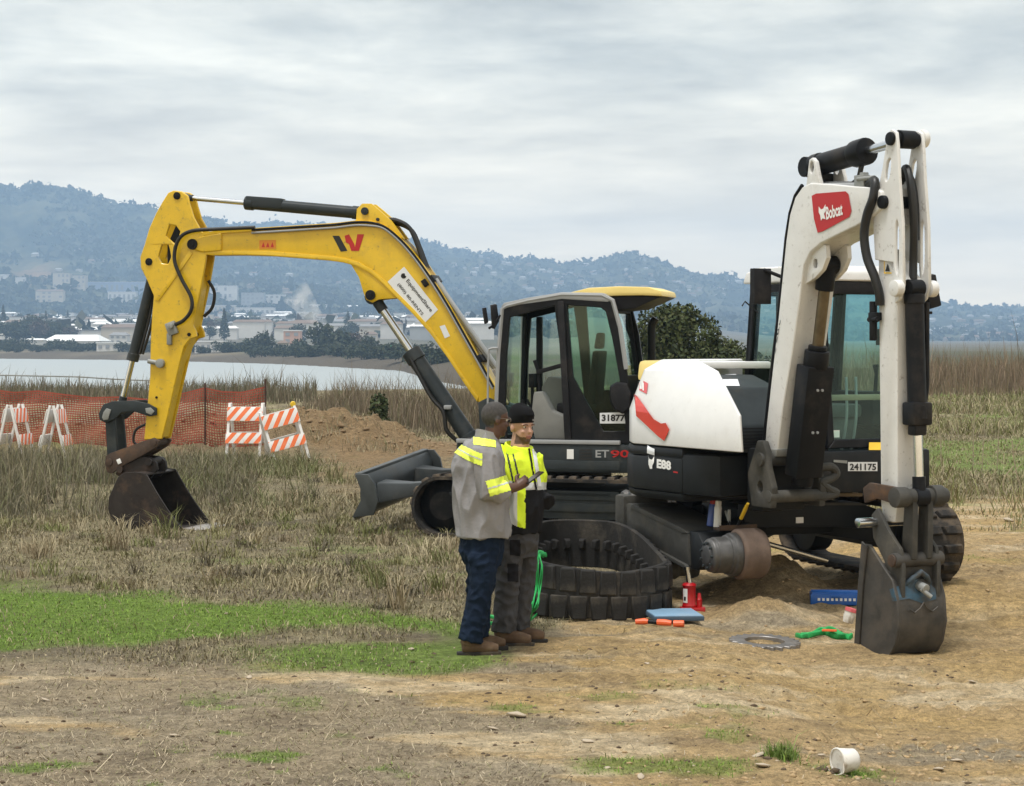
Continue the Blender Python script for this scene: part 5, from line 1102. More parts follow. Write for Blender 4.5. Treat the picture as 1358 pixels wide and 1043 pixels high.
    b = MB(); b.cyl((xs + .03, FY - .34, zz(691)), (xs + .03, FY + .3, zz(691)), .036, n=14); b.build('coupler_pin', 'chrome', whi, bevel=.004)
    cpl = [(xs - .02, zz(682)), (xs + .05, zz(672)), (xf - .02, zz(700)), (xf + .12, zz(722)), (xf + .15, zz(745)), (xf + .14, zz(792)), (xf + .04, zz(790)), (xf - .06, zz(742)), (xs + .0, zz(712))]
    for s in (-1, 1): slab(cpl, s * .16, .035, 'quick_coupler', 'dusty_iron')
    b = MB(); b.cyl((xf + .09, FY - .22, zz(737)), (xf + .09, FY + .22, zz(737)), .055, n=16); b.cyl((xf + .05, FY - .19, zz(782)), (xf + .05, FY + .19, zz(782)), .04, n=14); b.box((xf + .04, FY, zz(760)), (.1, .3, .24)); b.build('quick_coupler', 'bucket_grey', whi, bevel=.01)
    b = MB(); b.cyl((xf + .09, FY - .235, zz(737)), (xf + .09, FY - .2, zz(737)), .045, n=16); b.build('pin_boss', 'rusty_steel', whi, bevel=.008)
    # bucket: opening faces the machine
    BW = .21; zg = zz(868, xf)
    xb = xf + .14                  # back face
    shell = [(xs - .12, zg + .02), (xs - .02, zg - .01), (xf - .08, zg - .015), (xf + .06, zg + .02), (xb - .02, zg + .10), (xb + .02, zg + .25), (xb + .0, zg + .44), (xb - .05, zg + .56), (xf - .0, zg + .62)]
    b = MB(); b.strip(shell, .022, FY - BW, FY + BW)
    cheek = [(xs - .14, zg + .03), (xs - .02, zg - .015), (xf - .08, zg - .02), (xf + .06, zg + .015), (xb - .015, zg + .10), (xb + .025, zg + .25), (xb + .005, zg + .44), (xb - .05, zg + .57), (xf, zg + .64), (xs + .02, zg + .80), (xs - .05, zg + .80), (xs - .09, zg + .5)]
    for s in (-1, 1): b.prism(cheek, FY + s * BW - .014, FY + s * BW + .014)
    bk = b.build('bucket', 'bucket_grey', whi, bevel=.006, seg=1)
    b = MB(); b.prism([(xs - .15, zg + .03), (xs - .09, zg + .02), (xs - .04, zg + .5), (xs + .01, zg + .78), (xs - .06, zg + .82), (xs - .10, zg + .5)], FY - BW - .03, FY - BW - .012); b.build('side_cutter', 'bucket_grey', bk, bevel=.006)
    b = MB(); b.prism([(xs - .15, zg + .03), (xs - .09, zg + .02), (xs - .04, zg + .5), (xs + .01, zg + .78), (xs - .06, zg + .82), (xs - .10, zg + .5)], FY + BW + .012, FY + BW + .03); b.build('side_cutter', 'bucket_grey', bk, bevel=.006)
    b = MB(); b.box((xf - .0, FY, zg + .66), (.1, .3, .10)); b.build('bucket_crown', 'bucket_grey', bk, bevel=.015)
    b = MB(); b.tube([(xf + .07, FY - .14, zg + .50), (xf + .13, FY - .06, zg + .58), (xf + .14, FY, zg + .62), (xf + .13, FY + .06, zg + .58), (xf + .07, FY + .14, zg + .50)], .022, 8); b.box((xf + .09, FY, zg + .53), (.05, .2, .07)); b.build('lifting_eye', 'blue_wear', bk, bevel=.006)
    b = MB(); b.cyl((xf + .10, FY, zg + .52), (xf + .19, FY + .01, zg + .50), .035, n=12); b.cyl((xf + .16, FY - .02, zg + .5), (xf + .21, FY + .04, zg + .44), .018, n=8); b.build('bucket_shackle', 'grey_fitting', bk, bevel=.006)
    b = MB(); b.tube([(xb + .03, FY - .13, zg + .36), (xb + .03, FY - .08, zg + .33), (xb + .03, FY - .03, zg + .36), (xb + .03, FY, zg + .40), (xb + .03, FY + .03, zg + .36), (xb + .03, FY + .08, zg + .33), (xb + .03, FY + .13, zg + .36)], .007, 6); b.build('weld_bead', 'bucket_grey', bk)
    bv = bvh_of(bk)
    decal('paint_wear', [[(1180, 782), (1200, 774), (1232, 774), (1241, 782), (1241, 795), (1222, 800), (1205, 794), (1184, 798)]], bk, 'blue_wear', bk, .003, bv, 3)
    # ---------------------------------------------------------- prints on the house
    bv = bvh_of(hood, cwo)
    decal('tail_lamp', [[(842, 523), (846, 526), (868, 556), (878, 562), (884, 561), (889, 570), (882, 585), (874, 579), (856, 562), (845, 552)]], hood, 'red_lamp', hood, .010, bv, 3)
    decal('hood_badge', [[(842, 499), (860, 509), (858, 523), (843, 515)]], hood, 'faded_red', hood, .005, bv, 2)
    decal('badge_stroke', [[(845, 504), (847, 505), (848, 515), (846, 514)], [(849, 507), (851, 508), (852, 517), (850, 516)], [(853, 508), (855, 509), (855, 519), (853, 518)]], hood, 'white_print', hood, .009, bv, 0)
    text_decal('lettering', 'E88', [(872, 621), (891, 624), (872, 609)], cwo, 'white_print', cwo, .05, .008, bv)
    decal('logo_mark', [[(860, 605), (862, 609), (866, 610), (868, 606), (868, 614), (866, 618), (866, 622), (863, 622), (861, 616)]], cwo, 'white_print', cwo, .008, bv, 0)
    decal('label_plate', [[(859, 592), (869, 596), (869, 604), (859, 601)]], cwo, 'label_white', cwo, .008, bv, 1)
    decal('reflector', [[(894, 625), (900, 626), (900, 628), (894, 627)]], cwo, 'red_print', cwo, .008, bv, 0)
    bv = bvh_of(lowp)
    lab = decal('number_label', [[(1124, 613), (1163, 613), (1163, 625), (1124, 625)]], lowp, 'label_white', lowp, .006, bv, 0)
    text_decal('lettering', '241175', [(1126, 624), (1161, 624), (1126, 615)], lowp, 'black_print', lab, .03, .010, bv)
    decal('maker_label', [[(1105, 610), (1123, 611), (1123, 615), (1105, 613)]], lowp, 'grey_fitting', lowp, .006, bv, 0)
    bv = bvh_of(fr, lowp)
    decal('warning_label', [[(1152, 587), (1168, 587), (1168, 598), (1152, 598)]], fr, 'yellow_label', lowp, .006, bv, 0)
    bv = bvh_of(cov); decal('label_plate', [[(950, 497), (976, 497), (981, 513), (956, 513)]], cov, 'label_white', cov, .006, bv, 1)
white()
# ================================================================== PEOPLE
mat('skin_dark', (.085, .038, .022), .5, var=.12, vscale=30)
mat('skin_light', (.46, .26, .18), .5, var=.10, vscale=30)
mat('hair_black', (.018, .016, .015), .8, var=.3, vscale=60, bump=.4, bscale=180)
mat('hair_grey', (.05, .046, .043), .85, var=.4, vscale=50, bump=.4, bscale=180)
mat('beard_brown', (.12, .07, .045), .85, var=.3, vscale=60, bump=.4, bscale=160)
mat('shirt_grey', (.25, .245, .25), .85, var=.12, vscale=7, bump=.25, bscale=55, spec=.12)
mat('hivis_yellow', (.68, .86, .02), .7, var=.08, vscale=9, bump=.1)
mat('hivis_tape', (.80, .95, .10), .5, var=.05)
mat('reflective_grey', (.52, .54, .54), .4, var=.08)
mat('jacket_black', (.012, .012, .014), .8, var=.2, bump=.2, bscale=50, spec=.12)
mat('denim', (.009, .017, .035), .85, var=.3, vscale=9, bump=.25, bscale=90, spec=.12)
mat('work_trousers', (.062, .062, .066), .85, var=.2, vscale=8, bump=.25, bscale=60, spec=.12)
mat('trouser_patch', (.014, .014, .017), .85, var=.2, spec=.12)
mat('boot_brown', (.11, .07, .045), .75, var=.25, vscale=14, dirt=.6, dcol=(.22, .17, .11), dscale=8, spec=.12)
mat('boot_sole', (.02, .018, .016), .9, var=.2, dirt=.5)
mat('beanie_black', (.010, .010, .011), .95, var=.2, bump=.5, bscale=220, spec=.12)
mat('eye_white', (.65, .62, .58), .3, var=0); mat('eye_dark', (.02, .012, .01), .2, var=0); mat('lip', (.30, .12, .10), .5, var=0)
mat('phone_black', (.008, .008, .01), .2, var=0)
mat('glasses', (.25, .2, .17), .25, .6, var=0)

def remeshed(b, vox, sm=6, fold=0.0, seed=0, fscale=14.0, fdir=(1, 1, .45)):
    """weld the overlapping pieces of a builder into one skin"""
    me = b.mesh('tmp', []); o = bpy.data.objects.new('tmp', me); COL.objects.link(o)
    r = o.modifiers.new('r', 'REMESH'); r.mode = 'VOXEL'; r.voxel_size = vox
    s = o.modifiers.new('s', 'SMOOTH'); s.factor = .5; s.iterations = sm
    dg = bpy.context.evaluated_depsgraph_get(); dg.update(); ev = o.evaluated_get(dg); m2 = bpy.data.meshes.new_from_object(ev)
    bpy.data.objects.remove(o)
    if fold:
        m2.update(); nv = [v.normal.copy() for v in m2.vertices]
        for v, n in zip(m2.vertices, nv):
            p = v.co
            q = Vector((p.x * fdir[0], p.y * fdir[1], p.z * fdir[2])) * fscale
            a = mnoise.noise(q + Vector((seed, 0, 0))); d = mnoise.noise(q * 2.3 + Vector((seed, 5, 0)))
            v.co = p + n * fold * (1 - 2 * abs(a) * 1.5 + .35 * d - .35)
    for p in m2.polygons: p.use_smooth = True
    return m2
def split_by(me, rules, base):
    """give faces a material by place; rules: list of (predicate(centre), material)"""
    me.materials.clear(); me.materials.append(M_(base)); ids = {}
    for pred, m in rules:
        if m not in ids: me.materials.append(M_(m)); ids[m] = len(me.materials) - 1
    for p in me.polygons:
        c = p.center
        for pred, m in rules:
            if pred(c): p.material_index = ids[m]; break
def lift(me, pred, d, name, m, parent):
    """the faces of a garment that pass pred, raised a little: a sewn-on band"""
    vs = {}; V = []; F = []
    for p in me.polygons:
        if not pred(p.center): continue
        f = []
        for i in p.vertices:
            if i not in vs: vs[i] = len(V); v = me.vertices[i]; V.append(v.co + v.normal * d)
            f.append(vs[i])
        F.append(f)
    m2 = bpy.data.meshes.new(name); m2.from_pydata(V, [], F); m2.materials.append(M_(m))
    for p in m2.polygons: p.use_smooth = True
    return link(name, m2, parent)
def ring(c, rx, ry, rz=0, n=20):
    return [Vector(c) + Matrix.Rotation(rz, 3, 'Z') @ Vector((rx * math.cos(2 * PI * i / n), ry * math.sin(2 * PI * i / n) , 0)) for i in range(n)]

def hand(b, w, d, side, up, s=1.0, curl=.9):
    """palm and five fingers at wrist w pointing along d; side points to the thumb"""
    w = Vector(w); d = Vector(d).normalized(); t = Vector(side); t = (t - d * t.dot(d)).normalized(); n = d.cross(t)
    if n.dot(Vector(up)) > 0: n = -n               # n: palm side, fingers curl this way
    b.tube([w - d * .02 * s, w + d * .03 * s, w + d * .07 * s, w + d * .092 * s], [.026 * s, .036 * s, .040 * s, .034 * s], 12, up=n, ell=1.0)
    for k in range(4):
        o = w + d * (.088 - .004 * abs(k - 1)) * s + t * (.030 - .020 * k) * s; Ln = (.078, .088, .082, .064)[k] * s; p = [o]; dr = d.copy(); a = 0
        for j, f in enumerate((.45, .32, .23)):
            a += curl * (.35, .75, .6)[j]; dr = d * math.cos(a) + n * math.sin(a); p.append(p[-1] + dr * Ln * f)
        b.tube(p, [.0105 * s, .0095 * s, .0088 * s, .0065 * s], 8)
    o = w + d * .03 * s + t * .034 * s; p = [o, o + (d * .6 + t * .75 + n * .2).normalized() * .035 * s, o + (d * .6 + t * .75 + n * .2).normalized() * .035 * s + (d * .9 + n * .45).normalized() * .032 * s, o + (d * .6 + t * .75 + n * .2).normalized() * .035 * s + (d * .9 + n * .5).normalized() * .056 * s]
    b.tube(p, [.015 * s, .0125 * s, .011 * s, .008 * s], 8)
def head(b, c, yaw, s=1.0, pitch=0.0):
    """c: centre of the skull; local x faces forward"""
    M = Matrix.Rotation(yaw, 3, 'Z') @ Matrix.Rotation(pitch, 3, 'Y'); C = Vector(c)
    P = lambda x, y, z: C + M @ Vector((x, y, z)) * s
    b.ell(P(-.012, 0, .028), (.098 * s, .078 * s, .095 * s), 24, 16, M)
    b.ell(P(.030, 0, -.045), (.062 * s, .060 * s, .078 * s), 20, 12, M)
    b.ell(P(.058, 0, -.095), (.030 * s, .034 * s, .026 * s), 14, 8, M)          # chin
    b.ell(P(.066, 0, .020), (.024 * s, .056 * s, .016 * s), 14, 8, M)           # brow
    b.ell(P(.062, .034, -.032), (.022 * s, .020 * s, .018 * s), 10, 8, M); b.ell(P(.062, -.034, -.032), (.022 * s, .020 * s, .018 * s), 10, 8, M)
    b.loft([[P(.074, -.009, .012), P(.074, .009, .012), P(.084, .006, .012), P(.084, -.006, .012)], [P(.076, -.018, -.034), P(.076, .018, -.034), P(.112, .008, -.032), P(.112, -.008, -.032)], [P(.074, -.012, -.042), P(.074, .012, -.042), P(.096, .006, -.044), P(.096, -.006, -.044)]])
    b.ell(P(.084, 0, -.062), (.013 * s, .024 * s, .007 * s), 10, 6, M); b.ell(P(.082, 0, -.073), (.013 * s, .021 * s, .007 * s), 10, 6, M)
    for q in (-1, 1): b.ell(P(-.012, q * .079, -.012), (.018 * s, .010 * s, .030 * s), 10, 8, M)
    return M, P

def person_grey():
    gx, gy = -.20, 14.30
    g = gz(gx, gy)
    root = empty('person', (gx, gy, g), 0, 'man in grey shirt with yellow bands and jeans, looking at a phone', 'person')
    fa = R(28); f = Vector((math.cos(fa), math.sin(fa), 0)); r = Vector((math.sin(fa), -math.cos(fa), 0))       # facing, own right hand
    W_ = lambda px, py, dy=0.0: px2w(px, py, gy + dy) - Vector((gx, gy, g))
    # joints from the photo
    hipc = W_(640, 712); neck = W_(641, 590); hd = W_(657, 556)
    sR = W_(647, 600, -.17); sL = W_(632, 598, .20)
    eR = W_(650, 655, -.24); wR = W_(684, 647, -.12) 
    sR = Vector((sR.x - .02, sR.y, sR.z - .03)); 
    # body (mostly under clothes): head, neck, right hand
    b = MB(); M, P = head(b, hd, fa - R(6), 1.0, R(8)); b.tube([neck + Vector((-.01, 0, -.06)), hd + f * -.015 + Vector((0, 0, -.09)), hd + f * -.01 + Vector((0, 0, -.02))], [.072, .062, .06], 14)
    hd_d = (W_(700, 636, -.06) - wR).normalized(); hand(b, wR, hd_d, Vector((0, .3, 1)), r, 1.0, 1.0)
    b.tube([eR.lerp(wR, .55), wR + hd_d * .02], [.042, .030], 12)
    b.tube([neck + Vector((0, 0, -.05)), hipc + Vector((0, 0, .1))], [.09, .12], 14); b.tube([eR.lerp(wR, .6), eR, sR, neck + Vector((0, 0, -.1))], [.036, .04, .05, .06], 10)
    bm = remeshed(b, .0055, 4)
    Mi = M.inverted()
    def loc(c): return Mi @ (c - hd)
    def hairp(c):
        q = loc(c); return q.length < .2 and (q.z > .035 + .35 * max(0, q.x - .02) * 1.6 and q.x < .075 or (q.x < -.028 and q.z > -.065) or (q.x < .012 and q.z > -.0 and abs(q.y) > .05))
    def beardp(c): q = loc(c); return q.length < .2 and q.x > .02 and q.z < -.045 and not (q.z > -.072 and abs(q.y) < .02) and q.z > -.13
    split_by(bm, [(hairp, 'hair_grey')], 'skin_dark')
    body = link('body', bm, root)
    # glasses
    b = MB()
    for q in (-1, 1): b.tube([P(.088 + .008 * math.cos(t), q * (.032 + .022 * math.cos(t)), .004 + .017 * math.sin(t)) for t in [2 * PI * i / 12 for i in range(12)]], .0022, 6, True); b.tube([P(.085, q * .056, .01), P(.0, q * .083, .008)], .0022, 6)
    b.tube([P(.094, -.012, .006), P(.094, .012, .006)], .0022, 6); b.build('glasses', 'glasses', root)
    for q in (-1, 1): 
        b = MB(); b.ell(P(.068, q * .030, .002), (.012, .014, .010)); b.build('eye', 'eye_white', body)
    # shirt, untucked
    b = MB()
    def tr(px, py, rx, ry, dy=0): c = W_(px, py, dy); return ring(c, rx, ry, fa)
    b.loft([tr(642, 712, .185, .225), tr(640, 690, .185, .23), tr(638, 665, .185, .235), tr(636, 640, .18, .24), tr(634, 618, .17, .245), tr(635, 603, .145, .24), tr(639, 591, .115, .18), tr(643, 581, .085, .10), tr(646, 575, .075, .085)])
    b.ell(sR, (.10, .10, .10)); b.ell(sL, (.10, .10, .10))
    b.tube([sR + Vector((0, .03, .02)), sR, eR.lerp(sR, .5), eR, eR.lerp(wR, .25), eR.lerp(wR, .62)], [.085, .098, .092, .082, .078, .056], 16)
    eL = sL + f * .04 + Vector((0, .05, -.28)); wL = eL + f * .22 + Vector((.02, -.08, .02))
    b.tube([sL, eL, wL], [.095, .082, .05], 14)
    # yoke pleats and hem flare
    sm = remeshed(b, .0065, 4, .015, 3, 10); sm.materials.append(M_('shirt_grey')); sh = link('shirt', sm, root)
    # collar
    b = MB(); n = 22; c0 = W_(646, 577); 
    b.loft([[c0 + Matrix.Rotation(fa, 3, 'Z') @ Vector((rr_ * math.cos(t) * 1.0, rr_ * math.sin(t) * 1.05, z + .022 * math.cos(t) * -1)) for t in [2 * PI * i / n for i in range(n)]] for rr_, z in ((.088, -.035), (.078, .022), (.071, .022), (.074, -.03))], False); b.build('collar', 'shirt_grey', sh)
    axis = (eR - sR)
    # bands: one across the shoulder blades, one over the shoulder, one round the forearm
    sc_ = W_(638, 600)
    def pxs(c): w = c + Vector((gx, gy, g)); return CX + KF * w.x / w.y, HY - KF * (w.z - CZ) / w.y
    def back(c):
        x, y = pxs(c); s = (x - 598) / (637 - 598); ym = 589 + s * 20 + 2 * math.sin(s * 3); return c.dot(f) < .06 and x < 640 and abs(y - ym) < 8.2 and c.z > 1.2
    def backl(c):
        x, y = pxs(c); s = (x - 598) / 39; ym = 589 + s * 20 + 2 * math.sin(s * 3); return c.dot(f) < .06 and x < 640 and abs(y - ym) < .9 and c.z > 1.2
    def shl(c): x, y = pxs(c); return 628 < x < 657 and abs(y - (585 + (x - 628) * .14)) < 5 and c.z > 1.3
    def shb(c): x, y = pxs(c); return 606 < x < 626 and y < 579 + (626 - x) * .1 and c.z > 1.3
    d2 = (wR - eR).normalized()
    lift(sm, back, .004, 'reflective_band', 'hivis_tape', sh); lift(sm, backl, .006, 'reflective_band', 'reflective_grey', sh); lift(sm, shl, .004, 'reflective_band', 'hivis_tape', sh)
    def cuff(c):
        x, y = pxs(c); t = ((x - 649) * .96 + (y - 649) * -.28); o = ((x - 649) * .28 + (y - 649) * .96); return -2 < t < 29 and abs(o + 1) < 10.5 and (c - eR).length < .30 and c.y < sR.y + .12
    def cuffl(c): return cuff(c) and abs((pxs(c)[0] - 649) * .28 + (pxs(c)[1] - 649) * .96 + 1) < 1.0
    lift(sm, cuff, .004, 'reflective_band', 'hivis_tape', sh); lift(sm, cuffl, .006, 'reflective_band', 'reflective_grey', sh)
    # jeans
    b = MB(); kR = W_(640, 775, -.10); aR = W_(624, 850, -.10); kL = W_(634, 772, .12); aL = W_(634, 843, .14)
    b.loft([ring(hipc + Vector((0, 0, .03)), .14, .175, fa), ring(hipc, .145, .18, fa), ring(hipc + Vector((-.01, 0, -.10)), .15, .185, fa), ring(hipc + Vector((0, 0, -.2)), .12, .16, fa)])
    for h, k, a in ((hipc + Vector((0, -.09, -.10)), kR, aR), (hipc + Vector((0, .09, -.10)), kL, aL)):
        b.tube([h, h.lerp(k, .4), k, k.lerp(a, .4), a.lerp(k, .1), a], [.105, .105, .088, .084, .085, .088], 16)
    jm = remeshed(b, .0065, 4, .009, 9, 14, (1, 1, 1.0)); jm.materials.append(M_('denim')); link('jeans', jm, root)
    for a, dd in ((aR, f), (aL, f)):
        b = MB(); z0 = a.z - .0; base = Vector((a.x, a.y, gz(gx + a.x, gy + a.y) - g))
        d3 = Vector((math.cos(R(8)), math.sin(R(8)), 0)); q = base + Vector((0, 0, 0))
        b.tube([q + Vector((0, 0, .15)), q + Vector((0, 0, .07)) - d3 * .02], [.056, .056], 12); b.tube([q - d3 * .06 + Vector((0, 0, .052)), q + d3 * .04 + Vector((0, 0, .058)), q + d3 * .13 + Vector((0, 0, .046)), q + d3 * .195 + Vector((0, 0, .040))], [.044, .054, .047, .030], 12, ell=.95)
        m2 = remeshed(b, .007, 4); m2.materials.append(M_('boot_brown')); bo = link('boot', m2, root)
        b = MB(); b.loft([[q + d3 * (x_) + Vector((-d3.y, d3.x, 0)) * y_ + Vector((0, 0, zz_)) for x_, y_ in ((-.095, -.03), (-.095, .03), (.03, .048), (.14, .045), (.215, .02), (.215, -.02), (.14, -.045), (.03, -.048))] for zz_ in (-.01, .022)]); b.build('sole', 'boot_sole', bo, bevel=.005)
    # phone in the hand: a thing of its own
    ph = empty('smartphone', Vector((gx, gy, g)) + W_(701, 636, -.07), 0, "black smartphone held up in the grey-shirted man's hand", 'phone')
    b = MB(); Rm = Matrix.Rotation(fa, 3, 'Z') @ Matrix.Rotation(R(-32), 3, 'Y')
    b.box((.035, 0, .012), (.15, .075, .009), Rm); c = b.build('phone_case', 'phone_black', ph, bevel=.003)
    b = MB(); b.box(Vector((.035, 0, .012)) + Rm @ Vector((0, 0, .0052)), (.14, .068, .0012), Rm); b.build('screen', 'eye_dark', ph)

def person_vest():
    gx, gy = .04, 14.75
    g = gz(gx, gy)
    root = empty('person', (gx, gy, g), 0, 'man in black beanie and bright yellow and black safety jacket, grey trousers', 'person')
    fa = R(-38); f = Vector((math.cos(fa), math.sin(fa), 0)); r = Vector((math.sin(fa), -math.cos(fa), 0))
    W_ = lambda px, py, dy=0.0: px2w(px, py, gy + dy) - Vector((gx, gy, g))
    def pxs(c): w = c + Vector((gx, gy, g)); return CX + KF * w.x / w.y, HY - KF * (w.z - CZ) / w.y
    hd = W_(692, 566); hipc = W_(686, 702); neck = W_(688, 592)
    sR = W_(668, 606, -.02); sL = W_(704, 606, .06)
    eR = W_(664, 655, -.04); wR = W_(698, 664, -.13)
    b = MB(); M, P = head(b, hd, fa - R(14), 1.0, R(4)); b.tube([neck + Vector((0, 0, -.08)), hd + f * -.01 + Vector((0, 0, -.08)), hd], [.08, .064, .06], 14)
    b.tube([neck + Vector((0, 0, -.05)), hipc + Vector((0, 0, .1))], [.09, .12], 14)
    hand(b, wR, Vector((.25, .8, -.5)), Vector((.2, 0, 1)), r, .95, .5); b.tube([neck + Vector((0, 0, -.12)), sR, eR, wR], [.06, .05, .04, .028], 10)
    bm = remeshed(b, .005, 4); Mi = M.inverted()
    def loc(c): return Mi @ (c - hd)
    def beard(c): q = loc(c); return q.length < .2 and q.x > .012 and q.z > -.122 and q.z < (-.042 - .5 * q.x if q.x < .05 else -.070 + .2 * max(0, .03 - abs(q.y))) and not (-.080 < q.z < -.058 and abs(q.y) < .02) and not (q.z > -.058 and q.x > .09)
    def lips(c): q = loc(c); return q.length < .2 and q.x > .078 and -.080 < q.z < -.056 and abs(q.y) < .022
    split_by(bm, [(lips, 'lip'), (beard, 'beard_brown')], 'skin_light'); body = link('body', bm, root)
    for q in (-1, 1):
        b = MB(); b.ell(P(.0745, q * .031, .004), (.010, .013, .007), 10, 6, M); e = b.build('eye', 'eye_white', body); b = MB(); b.ell(P(.082, q * .031, .004), (.0045, .006, .006), 8, 6, M); b.build('iris', 'eye_dark', body)
        b = MB(); b.tube([P(.086, q * .014, .020), P(.090, q * .032, .025), P(.080, q * .052, .020)], .004, 6); b.build('eyebrow', 'beard_brown', body)
    # beanie
    b = MB(); n = 26; rg = []
    for k, (z, s) in enumerate(((.024, .99), (.030, 1.025), (.070, 1.035), (.076, 1.015), (.11, .97), (.14, .78), (.158, .45), (.163, .12))):
        rg.append([P(-.012 + .103 * s * math.cos(t) + (.004 if z > .075 else -.003), .086 * s * math.sin(t), z + (.012 * math.cos(t) if z < .08 else -.01 * math.cos(t))) for t in [2 * PI * i / n for i in range(n)]])
    b.loft(rg); bn = b.build('beanie', 'beanie_black', root, ang=60)
    b = MB(); b.box(P(.091, .036, .056), (.004, .026, .012), M); b.build('beanie_tag', 'shirt_grey', bn)
    # jacket
    b = MB()
    def tr(px, py, rx, ry): return ring(W_(px, py), rx, ry, fa)
    b.loft([tr(687, 706, .155, .185), tr(687, 690, .165, .195), tr(688, 668, .17, .20), tr(688, 645, .165, .20), tr(687, 622, .155, .21), tr(687, 610, .135, .205), tr(688, 602, .11, .15), tr(689, 596, .095, .10), tr(690, 593, .088, .09)])
    b.tube([sR + Vector((.03, 0, .02)), sR, sR.lerp(eR, .5), eR, eR.lerp(wR, .4), eR.lerp(wR, .9)], [.08, .092, .088, .082, .074, .058], 16)
    eL = sL + Vector((.06, .06, -.28)); wL = eL + f * .18 + Vector((-.08, 0, -.05)); b.tube([sL, eL, wL], [.09, .08, .055], 14)
    jm = remeshed(b, .0065, 4, .014, 21, 9)
    def onarm(c): return (c - wR).length < .20 and c.y < wR.y + .12 and c.x > eR.x - .02 and pxs(c)[1] > 648
    def fm(c):
        x, y = pxs(c); return y
    rules = [(lambda c: (c - wR).length < .05, 'jacket_black'),
             (lambda c: onarm(c) and 676 < pxs(c)[0] < 686 and c.y < eR.y + .05, 'reflective_grey'),
             (lambda c: (onarm(c) and 660 < pxs(c)[0] <= 676) or (onarm(c) and 686 <= pxs(c)[0] < 697), 'hivis_yellow'),
             (lambda c: 640 < pxs(c)[1] < 650 and c.x > -.06, 'reflective_grey'),
             (lambda c: pxs(c)[1] >= 650, 'jacket_black')]
    split_by(jm, rules, 'hivis_yellow'); ja = link('jacket', jm, root)
    def vband(a, w): 
        def p(c):
            x, y = pxs(c); return y < 642 and y > 592 and abs(x - (a + (y - 600) * .22)) < w and c.dot(f) > -.02
        return p
    lift(jm, vband(672, 1.2), .004, 'piping', 'cylinder_grey', ja); lift(jm, vband(680, 1.0), .004, 'piping', 'cylinder_grey', ja)
    def zipb(c): x, y = pxs(c); return 595 < y < 650 and abs(x - (702 + (y - 600) * .18)) < 1.2 and c.dot(f) > .05
    lift(jm, zipb, .004, 'zip', 'jacket_black', ja)
    def tape(c): x, y = pxs(c); return 596 < y < 645 and abs(x - (708 + (y - 600) * .16)) < 2.4 and c.dot(f) > 0
    lift(jm, tape, .004, 'reflective_band', 'label_white', ja)
    b = MB(); n = 22; c0 = W_(689, 597); 
    b.loft([[c0 + Matrix.Rotation(fa, 3, 'Z') @ Vector((rr_ * math.cos(t), rr_ * math.sin(t) * 1.05, z - .035 * math.cos(t))) for t in [2 * PI * i / n for i in range(n)]] for rr_, z in ((.128, -.055), (.105, .025), (.095, .029), (.10, -.04))], False); b.build('collar', 'hivis_yellow', ja)
    b = MB(); hem = W_(676, 700, -.16); b.box(hem, (.06, .02, .085), (0, 0, R(-20))); b.build('pocket_flap', 'hivis_yellow', ja, bevel=.006)
    # trousers
    b = MB(); kR = W_(674, 765, -.07); aR = W_(668, 838, -.07); kL = W_(694, 765, .10); aL = W_(686, 834, .10)
    b.loft([ring(hipc + Vector((0, 0, .03)), .135, .165, fa), ring(hipc, .14, .17, fa), ring(hipc + Vector((0, 0, -.10)), .145, .175, fa), ring(hipc + Vector((0, 0, -.2)), .11, .15, fa)])
    for h, k, a in ((hipc + Vector((-.06, -.05, -.10)), kR, aR), (hipc + Vector((.05, .06, -.10)), kL, aL)):
        b.tube([h, h.lerp(k, .4), k, k.lerp(a, .4), a.lerp(k, .1), a], [.100, .100, .088, .085, .088, .090], 16)
    tm = remeshed(b, .0065, 4, .010, 33, 13, (1, 1, 1.0)); tm.materials.append(M_('work_trousers')); to = link('trousers', tm, root)
    def patch(x0, x1, y0, y1): return lambda c: (lambda q: x0 < q[0] < x1 and y0 < q[1] < y1 and c.y < .02)(pxs(c))
    lift(tm, patch(676, 690, 716, 737), .004, 'knee_pocket', 'trouser_patch', to); lift(tm, patch(673, 687, 748, 772), .004, 'knee_pocket', 'trouser_patch', to)
    for a in (aR, aL):
        q = Vector((a.x, a.y, gz(gx + a.x, gy + a.y) - g)); d3 = Vector((math.cos(R(-12)), math.sin(R(-12)), 0)); b = MB()
        b.tube([q + Vector((0, 0, .15)), q + Vector((0, 0, .07)) - d3 * .02], [.058, .058], 12); b.tube([q - d3 * .06 + Vector((0, 0, .052)), q + d3 * .04 + Vector((0, 0, .060)), q + d3 * .13 + Vector((0, 0, .050)), q + d3 * .20 + Vector((0, 0, .044))], [.046, .056, .050, .034], 12, ell=.95)
        m2 = remeshed(b, .007, 4); m2.materials.append(M_('boot_brown')); bo = link('boot', m2, root)
        b = MB(); b.loft([[q + d3 * x_ + Vector((-d3.y, d3.x, 0)) * y_ + Vector((0, 0, zz_)) for x_, y_ in ((-.1, -.03), (-.1, .03), (.03, .05), (.14, .047), (.225, .02), (.225, -.02), (.14, -.047), (.03, -.05))] for zz_ in (-.01, .024)]); b.build('sole', 'boot_sole', bo, bevel=.005)
person_grey(); person_vest()
